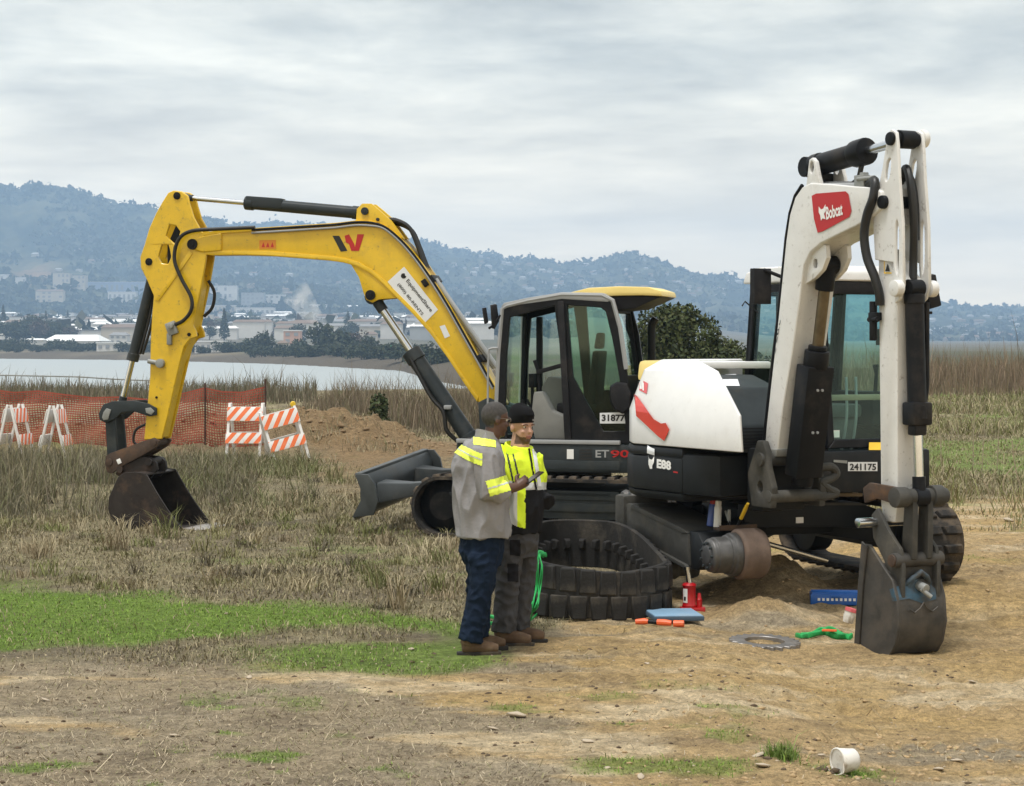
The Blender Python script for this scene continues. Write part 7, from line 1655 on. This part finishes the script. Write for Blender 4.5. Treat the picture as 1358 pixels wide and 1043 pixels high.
# green lawn
X, Y = samp(300000, -.30, .30, 9.6, 24); g = masks(X, Y)[0]; keep = np.random.rand(len(X)) < g * .9
keep &= ~((np.abs(X + .05) < .5) & (Y > 13.9) & (Y < 15.1)); X, Y = X[keep], Y[keep]; n = len(X)
blades('lawn_grass', X, Y, np.random.gamma(5, .0045, n), np.random.uniform(.2, 1.1, n), .0035 + .0002 * Y, pal(n, [(.17, .28, .045), (.21, .32, .055), (.14, .22, .04), (.24, .32, .08), (.20, .24, .08)]), 'bright green young grass patches')
# straw and litter on the bare dirt
X, Y = samp(150000, -.30, .30, 9.6, 17); g, b_, p_2, mu, li, sp_ = masks(X, Y); keep = np.random.rand(len(X)) < b_ * (.03 + .26 * li) * (1 - g) * (1 - .75 * smooth(.3, 1.2, X)); X, Y = X[keep], Y[keep]; n = len(X)
blades('straw_litter', X, Y, np.random.gamma(3, .010, n), np.random.uniform(1.0, 2.6, n), .003 + .00016 * Y, pal(n, [(.36, .30, .20), (.28, .23, .155), (.18, .145, .10), (.44, .37, .26), (.22, .21, .10)]), 'broken straw and dead leaves on the dirt', .36)
# tall grey weeds by the barricades
def band(n, px0, px1, y0, y1, dens=0.0, s=0):
    px = np.random.uniform(px0, px1, n); Y = np.random.uniform(y0, y1, n); X = (px - CX) * Y / KF
    if dens: k = np.random.rand(n) < np.clip(smooth(.5 - dens, .5 + dens, fbm(X * .8, Y * .8, 3, 500 + s)), 0.08, 1); X, Y = X[k], Y[k]
    return X, Y
WEED = [(.22, .20, .12), (.17, .155, .10), (.27, .235, .155), (.15, .155, .075), (.20, .17, .12), (.13, .12, .085)]
X, Y = band(30000, -80, 340, 26.5, 36.5, .16, 1); n = len(X); px = CX + KF * X / Y
hh = np.random.gamma(6, .068, n) * (1.0 - .55 * smooth(90, 260, px)) * (.5 + .75 * fbm(X * .6, Y * .6, 3, 411)) * smooth(25.5, 29, Y) + .05
ok = ~((px > 140) & (px < 300) & (Y < 27.5)); X, Y, hh, n = X[ok], Y[ok], hh[ok], ok.sum()
blades('tall_weeds', X, Y, hh, np.random.uniform(.1, .6, n), .011, pal(n, WEED), 'tall dry grey-green weeds around the barricades')
X, Y = band(9000, -80, 420, 28, 37, .1, 7); n = len(X); px = CX + KF * X / Y; blades('tall_weeds', X, Y, np.random.gamma(4, .05, n), np.random.uniform(.2, 1, n), .011, pal(n, [(.15, .16, .07), (.19, .17, .10), (.12, .13, .06)]), 'low grey-green weeds among the dry ones')
X, Y = band(7000, 150, 560, 38.5, 45, .12, 9); n = len(X); blades('bank_grass', X, Y, np.random.gamma(4, .035, n), np.random.uniform(.2, 1.1, n), .012, pal(n, TAN), 'thin dry grass growing over the spoil bank')
# brown brush between field and water, behind the yellow machine
X, Y = band(30000, 370, 900, 47, 66, .2, 2); n = len(X); px = CX + KF * X / Y
hh = np.random.gamma(10, .085, n) * (.5 + .9 * fbm(X * .35, Y * .5, 3, 421)) * smooth(360, 470, px)
blades('brown_brush', X, Y, hh, np.random.uniform(.05, .5, n), .017, pal(n, [(.20, .155, .105), (.155, .12, .085), (.25, .20, .14), (.125, .105, .07), (.14, .13, .07)]), 'brown dry brush between the spoil bank and the water')
X, Y = band(16000, -100, 420, 72, 91, .2, 3); n = len(X)
blades('shore_brush', X, Y, np.random.gamma(6, .10, n) * (.4 + .9 * fbm(X * .3, Y * .3, 3, 431)), np.random.uniform(.05, .5, n), .026, pal(n, [(.17, .14, .10), (.13, .11, .075), (.20, .175, .12), (.105, .11, .06)]), 'low dry brush along the water edge')
X, Y = band(45000, 850, 1480, 80, 122, .22, 4); n = len(X)
hh = np.random.gamma(9, .135, n) * (.55 + .8 * fbm(X * .14, Y * .2, 3, 441)) * smooth(78, 88, Y)
blades('reddish_brush', X, Y, hh, np.random.uniform(.03, .35, n), .030, pal(n, [(.23, .165, .11), (.19, .14, .095), (.27, .205, .14), (.16, .12, .08), (.18, .15, .09)]), 'tall reddish brown brush at the edge of the field')
X, Y = band(90000, 1060, 1450, 21.5, 82, .25, 5); n = len(X)
hh = np.random.gamma(4, .016, n) * (.3 + 1.5 * smooth(.4, .75, fbm(X * .45, Y * .35, 3, 451))) * (1 + Y / 45)
blades('meadow_grass', X, Y, hh, np.random.uniform(.2, 1.0, n), .006 + .0003 * Y, pal(n, [(.23, .215, .10), (.18, .19, .07), (.30, .255, .15), (.25, .21, .13), (.34, .29, .19), (.155, .16, .06)]), 'rough green and straw meadow grass')
# single dead stalks
mat('stalk', (.30, .25, .17), .9, var=.2)
for k, (pts, Y0) in enumerate(((((1342, 585), (1345, 610), (1350, 635), (1360, 662)), 27), (((1304, 638), (1310, 650), (1317, 660)), 25), (((1296, 545), (1292, 560), (1290, 575)), 34), (((1310, 546), (1306, 562), (1302, 578)), 34), (((1330, 552), (1325, 568), (1322, 582)), 34), (((1338, 668), (1330, 640), (1344, 618)), 25), (((1240, 548), (1246, 565), (1249, 584)), 34), (((1215, 553), (1217, 570), (1222, 590)), 34))):
    W = [px2w(a, c, Y0) for a, c in pts]; W.sort(key=lambda v: v.z); z0 = gz(W[0].x, Y0); W[0].z = min(W[0].z, z0); W[0].z = z0 - .02
    r_ = empty('dead_stalk', W[0], 0, 'thin dead weed stalk arching over the meadow grass', 'stalk', 'dead stalks in the meadow'); b = MB(); b.tube(bez([w - W[0] for w in W], 12), [.009] * 13 if False else .008, 5); b.build('stem', 'stalk', r_)
    b = MB(); q = W[-1] - W[0]; b.tube([q * .8, q * .86 + Vector((.05, 0, .04)), q * .9 + Vector((.1, .0, .07))], .005, 5); b.build('twig', 'stalk', r_)
# green tuft in the foreground dirt
tp = G3(1040, 1006); tf = empty('grass_tuft', tp, 0, 'small bright green grass tuft on the bare dirt near the white tub', 'grass')
a = np.random.normal(0, .042, (420, 2)); X = tp.x + a[:, 0]; Y = tp.y + a[:, 1]
o = blades('grass_blades', X, Y, np.random.gamma(6, .011, 420), np.random.uniform(.2, .9, 420), .006, pal(420, [(.14, .22, .04), (.10, .17, .03), (.20, .25, .08)]), '', .35, tf, tuple(tp)); o['kind'] = 'stuff'

# ---- trees
def leaf_cloud(lobes, n, size, cols, seed=0, flat=.0):
    """leaf faces spread through the outer part of several lobes"""
    rs = np.random.RandomState(seed); V = []; C = []
    vol = np.array([l[1][0] * l[1][1] + l[1][2] for l in lobes]); cnt = (n * vol / vol.sum()).astype(int)
    for (c, r), k in zip(lobes, cnt):
        d = rs.normal(size=(k, 3)); d /= np.linalg.norm(d, axis=1)[:, None]; q = rs.uniform(.35, 1, k) ** .45
        nz = fbm(d[:, 0] * 2.3 + c[0] * 3, d[:, 2] * 2.3 + d[:, 1] * 1.7, 3, seed) ; q = q * (.72 + .55 * nz)
        P = np.array(c) + d * q[:, None] * np.array(r)
        u = rs.normal(size=(k, 3)); u /= np.linalg.norm(u, axis=1)[:, None]; v = np.cross(u, d + rs.normal(size=(k, 3)) * .7); v /= (np.linalg.norm(v, axis=1)[:, None] + 1e-6)
        s = size * rs.uniform(.6, 1.4, k)[:, None]
        V.append(np.stack([P - u * s * .5, P + v * s * .32, P + u * s * .6, P - v * s * .32], 1).reshape(-1, 3))
        cc = np.array(cols)[rs.randint(0, len(cols), k)] * rs.uniform(.8, 1.2, (k, 1)); C.append(np.repeat(cc, 4, 0))
    V = np.concatenate(V); k = len(V) // 4; return np_mesh('crown', V, np.arange(k * 4).reshape(-1, 4), False, ['leaf_dark'], np.concatenate(C))
def tree(name, loc, lobes, n, size, cols, label, trunk_h, r, group=None, seed=0, cat='tree'):
    root = empty(name, loc, 0, label, cat, group)
    b = MB(); b.tube([(0, 0, -.2), (.03 * r, 0, trunk_h * .5), (0, .02, trunk_h)], [r, r * .8, r * .5], 8); t = b.build('trunk', 'bark', root)
    for (c, rr) in lobes[:5]: b = MB(); b.tube([(0, 0, trunk_h * .55), (c[0] * .5, c[1] * .5, (trunk_h * .55 + c[2]) * .52), c], [r * .5, r * .35, r * .12], 6); b.build('limb', 'bark', t)
    link('crown', leaf_cloud(lobes, n, size, cols, seed), root); return root
DK = [(.042, .058, .018), (.06, .075, .022), (.032, .045, .016), (.075, .088, .03), (.05, .055, .02)]
p = px2w(905, 500, 62); p.z = gz(p.x, p.y)
tree('shrub_tree', p, [((-.5, 0, 2.2), (1.0, 1.0, 1.25)), ((.35, .1, 2.05), (1.05, 1.0, 1.1)), ((1.0, -.2, 1.5), (.9, .9, .9)), ((-1.0, .2, 1.5), (.8, .9, 1.1)), ((.1, -.5, 1.2), (1.3, .9, 1.0)), ((-.15, .2, 2.75), (.7, .7, .65))], 12000, .13, DK, 'dense dark green rounded tree behind the two cabs', 1.6, .12, seed=3)
p = px2w(975, 500, 66); p.z = gz(p.x, p.y)
tree('shrub_tree', p, [((0, 0, 1.2), (1.1, 1.0, .9)), ((.8, 0, 1.0), (.8, .8, .75)), ((-.7, 0, 1.3), (.7, .8, .8)), ((1.5, .1, .8), (.6, .6, .6))], 6500, .13, DK, 'lower dark green bush beside the taller rounded tree', .8, .08, seed=5, cat='bush')
for k, (a, Y0, s) in enumerate(((503, 47, .45),)):
    p = px2w(a, 540, Y0); p.z = gz(p.x, Y0); tree('shrub', p, [((0, 0, .7 * s * 2), (.5 * s, .5 * s, .75 * s)), ((.25 * s, 0, .5 * s), (.4 * s, .4 * s, .5 * s))], 900, .09, DK[:3], ('small dark green shrub standing in the brown brush', 'smallest green shrub in the brown brush near the spoil bank', 'green shrub before the reddish brush')[k], .5 * s, .03, seed=20 + k, cat='shrub')

# ================================================================== THE FAR SHORE TOWN
FG = [(.030, .042, .020), (.045, .055, .025), (.024, .034, .018), (.055, .06, .03)]; BR = [(.075, .055, .045), (.06, .048, .038), (.09, .07, .055)]
def proto(kind, seed):
    r = random.Random(seed)
    if kind == 'round': lobes = [((r.uniform(-2, 2), r.uniform(-2, 2), r.uniform(4, 7.5)), (r.uniform(2.5, 4), 3.2, r.uniform(2.4, 3.6))) for _ in range(6)]; return lobes, 700, 1.1, FG
    if kind == 'cone': return [((0, 0, 3.2 + k * 2.1), (2.6 - k * .42, 2.6 - k * .42, 2.0)) for k in range(6)], 600, 1.0, FG
    if kind == 'bare': return [((r.uniform(-2.5, 2.5), r.uniform(-2, 2), r.uniform(4, 7)), (3, 3, 2.6)) for _ in range(5)], 420, .9, BR
    return [((r.uniform(-6, 6), r.uniform(-2, 2), r.uniform(1.5, 3)), (r.uniform(2.5, 4), 2.5, r.uniform(1.6, 2.6))) for _ in range(7)], 700, 1.0, FG
LABT = {'round': 'dark rounded tree standing in the hazy far town', 'cone': 'dark pointed conifer standing in the hazy far town', 'bare': 'brownish bare-looking tree standing in the hazy far town', 'low': 'low dark thicket along the far shore'}
PT = {}
for kind in ('round', 'cone', 'bare', 'low'):
    for v in range(3):
        lobes, n, s, c = proto(kind, v * 7 + len(kind)); PT[kind, v] = None
        PT[kind, v] = (lobes, n, s, c)
BUILT = {}
def far_tree(kind, v, px, Y, s, zo=0.0, lab=None, grp=None, loc=None):
    p = loc if loc is not None else Vector(((px - CX) * Y / KF, Y, 0))
    if loc is None: p.z = gz(p.x, Y) + zo
    if (kind, v) not in BUILT:
        lobes, n, sz, c = PT[kind, v]; o = tree({'round': 'broadleaf_tree', 'cone': 'conifer', 'bare': 'bare_tree', 'low': 'thicket'}[kind], p, lobes, n, sz, c, lab or LABT[kind], 4 if kind != 'low' else 1.5, .35, grp or {'round': 'rounded trees of the far town', 'cone': 'conifers of the far town', 'bare': 'bare trees of the far town', 'low': 'thickets along the far shore'}[kind], seed=v + 3)
        BUILT[kind, v] = o
    else:
        o = copy_tree(BUILT[kind, v]); o['label'] = lab or LABT[kind]; o['group'] = grp or {'round': 'rounded trees of the far town', 'cone': 'conifers of the far town', 'bare': 'bare trees of the far town', 'low': 'thickets along the far shore'}[kind]
    o.location = p; o.scale = (s * random.uniform(.9, 1.2), s, s * random.uniform(.85, 1.15)); o.rotation_euler = (0, 0, random.uniform(-.5, .5)); return o
rr = random.Random(5)
for k in range(64):       # shore thickets
    px = -30 + k * 9.6 + rr.uniform(-4, 4)
    if px > 600: break
    u = (px - CX) / KF; Y = float(shore_far(u)) + rr.uniform(45, 110) * (1 if px < 330 else .6); far_tree('low', k % 3, px, Y, rr.uniform(.45, .95) * (1 if px < 330 else .8))
far_tree('round', 0, 425, 640, 1.35, -3, 'large dark dome-shaped tree by the far shore beneath the smoke', 'shore trees'); 
for px, Y, s, kd in ((472, 640, 1.15, 'bare'), (455, 610, .9, 'round'), (395, 640, .8, 'round'), (350, 690, .9, 'round'), (330, 700, .8, 'round'), (488, 600, .7, 'round')): far_tree(kd, rr.randrange(3), px, Y, s, -2)
for k in range(16): far_tree(rr.choice(['round', 'round', 'bare']), k % 3, 10 + k * 5.4 + rr.uniform(-3, 3), rr.uniform(1080, 1180), rr.uniform(.8, 1.4))
for k in range(210):
    px = rr.uniform(-40, 660); Y = rr.uniform(1080, 3000); kd = rr.choice(['round', 'round', 'cone', 'bare', 'bare', 'round']); far_tree(kd, rr.randrange(3), px, Y, rr.uniform(.6, 1.35))
for k in range(10):
    px = rr.uniform(660, 900); Y = rr.uniform(900, 2600); far_tree('round', rr.randrange(3), px, Y, rr.uniform(.5, .9))

mat('house_white', (.40, .38, .35), .8, var=.08, vscale=.2); mat('house_cream', (.30, .26, .21), .8, var=.08, vscale=.2); mat('wall_white', (.62, .60, .56), .8, var=.08, vscale=.2); mat('wall_cream', (.52, .46, .37), .8, var=.08, vscale=.2); mat('wall_grey', (.36, .37, .37), .8, var=.08, vscale=.2); mat('wall_pink', (.52, .32, .24), .8, var=.08, vscale=.2); mat('wall_slate', (.10, .12, .16), .8, var=.1, vscale=.2); mat('wall_blue', (.25, .31, .42), .8, var=.1, vscale=.2)
mat('roof_white', (.72, .72, .70), .7, var=.06, vscale=.2); mat('roof_grey', (.22, .22, .22), .8, var=.1, vscale=.2); mat('roof_brown', (.17, .12, .09), .8, var=.1, vscale=.2); mat('window_dark', (.26, .27, .28), .35, var=.1); mat('door_green', (.10, .32, .18), .6, var=.1)
WIN = {}
HB = bvh_of(*[o for o in bpy.data.objects if o.name.startswith('hills')])
_Ys = np.geomspace(600, 2790, 500)
def stand(px, py, Y):
    """distance at which the land or the hillside meets this line of sight"""
    zz_ = ground_z((px - CX) * _Ys / KF, _Ys); pj = HY - (zz_ - CZ) * KF / _Ys; k = np.nonzero(pj <= py)[0]
    if len(k): return float(_Ys[k[0]])
    p = on_surf(HB, px, py, 0.0); return float(p.y) if p is not None else Y
def building(px0, px1, pt, Y, wall, roof, label, rows=0, cols=0, depth=14, gable=0.0, name='building', pb=None):
    if pb is not None: Y = stand(.5 * (px0 + px1), pb + 2, Y)
    w = (px1 - px0) * Y / KF; xc = ((px0 + px1) / 2 - CX) * Y / KF; g = (gz(xc, Y) if Y < 2800 else CZ + (HY - pb - 2) * Y / KF) - 2; top = CZ + (HY - pt) * Y / KF; hgt = top - g
    root = empty(name, (xc, Y, g), 0, label, 'building')
    if gable: hb = hgt - gable
    else: hb = hgt - .5
    b = MB(); b.box2((-w / 2, 0, 0), (w / 2, depth, hb)); wl = b.build('wall', wall, root)
    if gable: b = MB(); b.loft([[(-w / 2 - .4, -.5, hb), (w / 2 + .4, -.5, hb), (w / 2 + .4, depth + .5, hb), (-w / 2 - .4, depth + .5, hb)], [(-w / 2 + gable, depth * .45, hgt), (w / 2 - gable, depth * .45, hgt), (w / 2 - gable, depth * .55, hgt), (-w / 2 + gable, depth * .55, hgt)]]); b.build('roof', roof, root)
    else: b = MB(); b.box2((-w / 2 - .3, -.3, hb), (w / 2 + .3, depth + .3, hgt)); b.build('roof', roof, root)
    vis = hb if pb is None else min(hb, (pb - pt) * Y / KF)
    for r in range(rows):
        for c in range(cols):
            if rr.random() < .25: continue
            ww = w / cols * .5; hh = vis / rows * .5; key = (round(ww, 1), round(hh, 1))
            if key not in WIN: m = MB(); m.box((0, 0, 0), (ww, .3, hh)); WIN[key] = m.mesh('window', 'window_dark')
            link('window', WIN[key], wl, (-w / 2 + w * (c + .5) / cols, -.05, hb - vis * (r + .5) / rows))
    return root
building(57, 131, 444, 1010, 'wall_white', 'roof_white', 'long low white warehouse with pale hipped roof by the far shore', 0, 0, 30, 3.2, 'warehouse')
building(128, 196, 454, 990, 'wall_white', 'roof_white', 'flat low white shed joined to the long warehouse', 1, 7, 14, pb=463)
building(33, 57, 449, 1000, 'wall_white', 'roof_white', 'small white shed before the dark tree row', 0, 0, 8, .8, 'shed')
building(145, 168, 441, 1120, 'wall_white', 'roof_grey', 'white two-storey house behind the low shed', 2, 3, 10, 1.5, 'house', pb=452)
building(47, 84, 384, 2000, 'wall_cream', 'roof_brown', 'cream apartment block with brown roof on the lower slope', 3, 5, 14, 2.5, pb=399)
building(70, 92, 362, 2760, 'wall_cream', 'roof_grey', 'tall stepped beige block above the town, shorter wing', 3, 4, 20, pb=382); building(92, 113, 365, 2720, 'wall_cream', 'roof_grey', 'broad beige block beside the stepped one', 3, 4, 20, pb=382)
building(143, 180, 387, 2150, 'wall_white', 'roof_white', 'white flat-roofed block with a row of dark windows', 1, 6, 16, pb=400)
building(112, 192, 374, 2650, 'wall_blue', 'roof_white', 'very long bluish building with white roof edge', 1, 12, 18, pb=388)
building(115, 160, 424, 1420, 'wall_white', 'roof_white', 'row of low white roofs among brown trees', 0, 0, 9, 1.5)
building(0, 10, 364, 2700, 'wall_white', 'roof_white', 'small white building at the foot of the brown slope', 1, 2, 12, pb=374); building(20, 34, 368, 2680, 'wall_white', 'roof_white', 'low white building beside the pointed conifers', 1, 3, 12, pb=376)
building(278, 314, 379, 2600, 'wall_white', 'roof_white', 'wide white building with arched grey front high in the town', 2, 6, 18, pb=396)
d = building(320, 350, 388, 2300, 'wall_grey', 'roof_grey', 'large grey block with a small white dome on top', 4, 5, 20, pb=408); b = MB(); hd_ = CZ + (HY - 388) * 2300 / KF - d.location.z; b.lathe([(3, 0), (3, 2), (2.6, 4), (1.4, 5.6), (.3, 6.2)], (1.5, 8, hd_ - .1), (0, 0, 1), 16); b.build('dome', 'roof_white', d)
building(266, 312, 405, 1900, 'wall_cream', 'roof_white', 'long cream terrace with pale roof', 1, 8, 12, pb=414); building(313, 364, 408, 1880, 'wall_white', 'roof_white', 'long white block with a regular row of windows', 1, 8, 14, pb=420)
building(268, 278, 438, 1200, 'wall_white', 'roof_white', 'small white cube house above the shore', 1, 1, 9, pb=448, name='house')
building(258, 295, 452, 900, 'wall_white', 'roof_white', 'long white shed behind the yellow stick', 1, 5, 12, pb=466, name='shed')
gb = building(307, 329, 459, 860, 'wall_white', 'roof_white', 'low white building with a green painted door', 0, 0, 10, 1.0); b = MB(); b.box((-1.2, -.1, 1.9), (1.6, .3, 2.4)); b.build('door', 'door_green', gb)
building(376, 398, 438, 980, 'wall_pink', 'roof_white', 'stepped pinkish tan house beside the dome-shaped tree', 2, 2, 10, pb=455, name='house'); building(368, 380, 452, 960, 'wall_cream', 'roof_brown', 'cream lower wing house beside the pinkish one', 1, 2, 8, .8, 'house', pb=463)
building(350, 378, 391, 2500, 'wall_white', 'roof_white', 'white stepped block right of the domed building', 2, 4, 14, pb=402); building(380, 402, 397, 2450, 'wall_cream', 'roof_grey', 'cream block between white blocks high in the town', 2, 4, 14, pb=408)
building(427, 463, 417, 1800, 'wall_slate', 'roof_grey', 'dark slate long building behind the smoke', 1, 6, 16, pb=430); building(463, 482, 424, 1790, 'wall_slate', 'roof_grey', 'dark slate lower wing of the long dark building', 0, 0, 14)
building(410, 438, 404, 2200, 'wall_white', 'roof_white', 'white strip building above the dark slate one', 1, 5, 10, pb=410); building(455, 475, 405, 2250, 'wall_white', 'roof_white', 'white gabled building among conifers above the slate wing', 1, 3, 10, 2, pb=412)
wh = building(493, 546, 462, 640, 'wall_white', 'roof_white', 'white shore warehouse with a green door behind the boom cylinder', 0, 0, 14, name='warehouse'); b = MB(); b.box((-1.0, -.06, 2.4), (2.0, .3, 3.4)); b.build('door', 'door_green', wh)
building(443, 452, 451, 900, 'wall_white', 'roof_white', 'narrow white house beside the dome-shaped tree', 1, 1, 8, .6, 'house', pb=462); building(448, 462, 456, 880, 'wall_pink', 'roof_white', 'tan house with pale roof half hidden by a bare tree', 1, 2, 8, .8, 'house', pb=466)
building(524, 550, 420, 1500, 'wall_white', 'roof_white', 'white building seen under the boom beside the cylinder rod', 1, 4, 12, pb=428); building(588, 640, 418, 1700, 'wall_white', 'roof_white', 'long white roof seen between boom and cab', 1, 8, 12, pb=426)
building(485, 500, 440, 1300, 'wall_cream', 'roof_brown', 'small cream house with brown roof in the trees', 1, 2, 9, 1.5, 'house', pb=450)
for k in range(270):         # anonymous houses of the town
    px = rr.uniform(-20, 640); Y = rr.uniform(1150, 2780); z = gz((px - CX) * Y / KF, Y); t = HY - (z + rr.uniform(6, 12) - CZ) * KF / Y; w = rr.uniform(9, 26) * KF / Y / 2
    o = building(px - w, px + w, t, Y, rr.choice(['wall_white', 'wall_cream', 'wall_grey', 'wall_white']), rr.choice(['roof_white', 'roof_grey', 'roof_brown']), 'small pale house half hidden by trees of the far town', 0, 0, 9, rr.choice([0, 1.5, 2]), 'house'); o['group'] = 'houses of the far town'
# ---- houses on the ridges
hp = []
for wm_, rm in (('house_white', 'wall_grey'), ('house_cream', 'roof_brown'), ('house_white', 'roof_grey'), ('wall_grey', 'roof_brown')):
    b = MB(); b.box2((-7, 0, -3), (7, 9, 5)); w_ = b.mesh('wall', wm_); b = MB(); b.loft([[(-7.5, -.5, 5), (7.5, -.5, 5), (7.5, 9.5, 5), (-7.5, 9.5, 5)], [(-5, 4, 7.6), (5, 4, 7.6), (5, 5, 7.6), (-5, 5, 7.6)]]); hp.append((w_, b.mesh('roof', rm)))
HB = bvh_of(*[o for o in bpy.data.objects if o.name.startswith('hills')])
spots = []
for cx_, cy_, sx, sy, n in ((700, 366, 60, 12, 46), (800, 374, 50, 14, 24), (920, 385, 45, 14, 30), (640, 350, 30, 8, 12), (1290, 440, 50, 12, 62), (340, 368, 40, 10, 16), (130, 352, 60, 14, 8), (470, 380, 60, 14, 20), (600, 385, 40, 14, 14), (1010, 400, 40, 20, 16), (1290, 425, 60, 8, 20)):
    spots += [(rr.gauss(cx_, sx), rr.gauss(cy_, sy)) for _ in range(n)]
for px, py in spots:
    p = on_surf(HB, px, py, 0.0)
    if p is None or p.y > 5590: continue
    k = rr.randrange(4); s = rr.uniform(.5, 1.0); o = empty('hillside_house', p, rr.uniform(-.4, .4), 'small pale house among trees on the hazy hillside', 'house', 'houses on the hillside'); o.scale = (s * rr.uniform(.8, 1.5), s, s * rr.uniform(.8, 1.3))
    link('wall', hp[k][0], o); link('roof', hp[k][1], o)
for k in range(90):        # trees that stand up from the ridge lines
    px = rr.uniform(-10, 1370); py = 200
    while py < 420:
        p = on_surf(HB, px, py, 0.0)
        if p is not None: break
        py += 1.2
    if p is None: continue
    far_tree(rr.choice(['round', 'round', 'round', 'bare']), rr.randrange(3), 0, 0, rr.uniform(.8, 1.7), 0, 'hazy tree standing up from the ridge line', 'trees on the ridge line', loc=p - Vector((0, 0, 5)))
# ---- woods that read as one mass on the slopes and between the houses
def woods(name, P, size, quads, label, cols):
    rs = np.random.RandomState(11); n = len(P); k = quads
    c = np.repeat(P, k, 0); s = np.repeat(rs.uniform(.6, 1.5, n) * size, k)
    off = rs.normal(size=(n * k, 3)) * s[:, None] * np.array([.42, .42, .36]); off[:, 2] = np.abs(off[:, 2]) + s * .1; c = c + off
    u = rs.normal(size=(n * k, 3)); u /= np.linalg.norm(u, axis=1)[:, None]; v = np.cross(u, rs.normal(size=(n * k, 3))); v /= np.linalg.norm(v, axis=1)[:, None]
    q = (s * rs.uniform(.3, .6, n * k))[:, None]; V = np.stack([c - u * q, c + v * q * .7, c + u * q, c - v * q * .7], 1).reshape(-1, 3)
    col = np.array(cols)[rs.randint(0, len(cols), n)] * rs.uniform(.7, 1.3, (n, 1)); col = np.repeat(np.repeat(col, k, 0), 4, 0)
    tag(link(name, np_mesh(name, V, np.arange(n * k * 4).reshape(-1, 4), False, ['leaf_dark'], col)), label, kind='stuff')
hv = []
for o in bpy.data.objects:
    if o.type == 'MESH' and o.name.split('.')[0] == 'hills':
        a = np.empty(len(o.data.vertices) * 3); o.data.vertices.foreach_get('co', a); a = a.reshape(-1, 3); px = CX + KF * a[:, 0] / a[:, 1]; ymax = 4560 if o.name == 'hills.001' else 5650
        a = a[(px > -120) & (px < 1480) & (a[:, 1] < ymax)]; k = np.random.choice(len(a), 5200, replace=False); a = a[k]; a = a[fbm(a[:, 0] * .004, a[:, 1] * .002, 3, 601) > .40]; a[:, 0] += np.random.uniform(-5, 5, len(a)); hv.append(a)
woods('hill_woods', np.concatenate(hv) - np.array([0, 0, 3.0]), 11.0, 7, 'hazy woods covering the ridges', [(.028, .04, .022), (.04, .05, .026), (.02, .03, .018), (.055, .058, .034)])
px = np.random.uniform(-60, 760, 900); Yw = np.random.uniform(1250, 2900, 900); Xw = (px - CX) * Yw / KF; kp = fbm(Xw * .006, Yw * .004, 3, 611) > .42; Xw, Yw = Xw[kp], Yw[kp]
woods('town_woods', np.stack([Xw, Yw, ground_z(Xw, Yw)], 1), 8.0, 9, 'street trees and gardens of the far town', [(.03, .042, .022), (.045, .055, .028), (.07, .055, .042), (.024, .034, .02), (.06, .06, .035)])
# ---- smoke
sm_ = bpy.data.materials.new('smoke'); sm_.use_nodes = True; n_ = sm_.node_tree.nodes; l_ = sm_.node_tree.links
for x in list(n_):
    if x.type != 'OUTPUT_MATERIAL': n_.remove(x)
v_ = n_.new('ShaderNodeVolumePrincipled'); v_.inputs['Color'].default_value = (.92, .92, .90, 1); tc_ = n_.new('ShaderNodeTexCoord'); nz_ = n_.new('ShaderNodeTexNoise'); nz_.inputs['Scale'].default_value = .11; nz_.inputs['Detail'].default_value = 4
mr_ = n_.new('ShaderNodeMapRange'); mr_.inputs[1].default_value = .42; mr_.inputs[2].default_value = .72; mr_.inputs[3].default_value = 0; mr_.inputs[4].default_value = .16
l_.new(tc_.outputs['Object'], nz_.inputs['Vector']); l_.new(nz_.outputs['Fac'], mr_.inputs[0]); l_.new(mr_.outputs[0], v_.inputs['Density']); l_.new(v_.outputs[0], n_['Material Output'].inputs['Volume']); MATS['smoke'] = sm_
Ys = 1250; pl = [px2w(434, 446, Ys), px2w(425, 430, Ys), px2w(412, 415, Ys + 4), px2w(402, 400, Ys + 8), px2w(392, 388, Ys + 12)]; so_ = empty('smoke_plume', pl[0], 0, 'white smoke plume drifting up behind the dome-shaped tree', 'smoke')
b = MB(); b.tube(bez([q - pl[0] for q in pl], 16), [3.0 + 6.5 * i / 20 for i in range(21)], 14); o = b.build('plume', 'smoke', so_); o['kind'] = 'stuff'
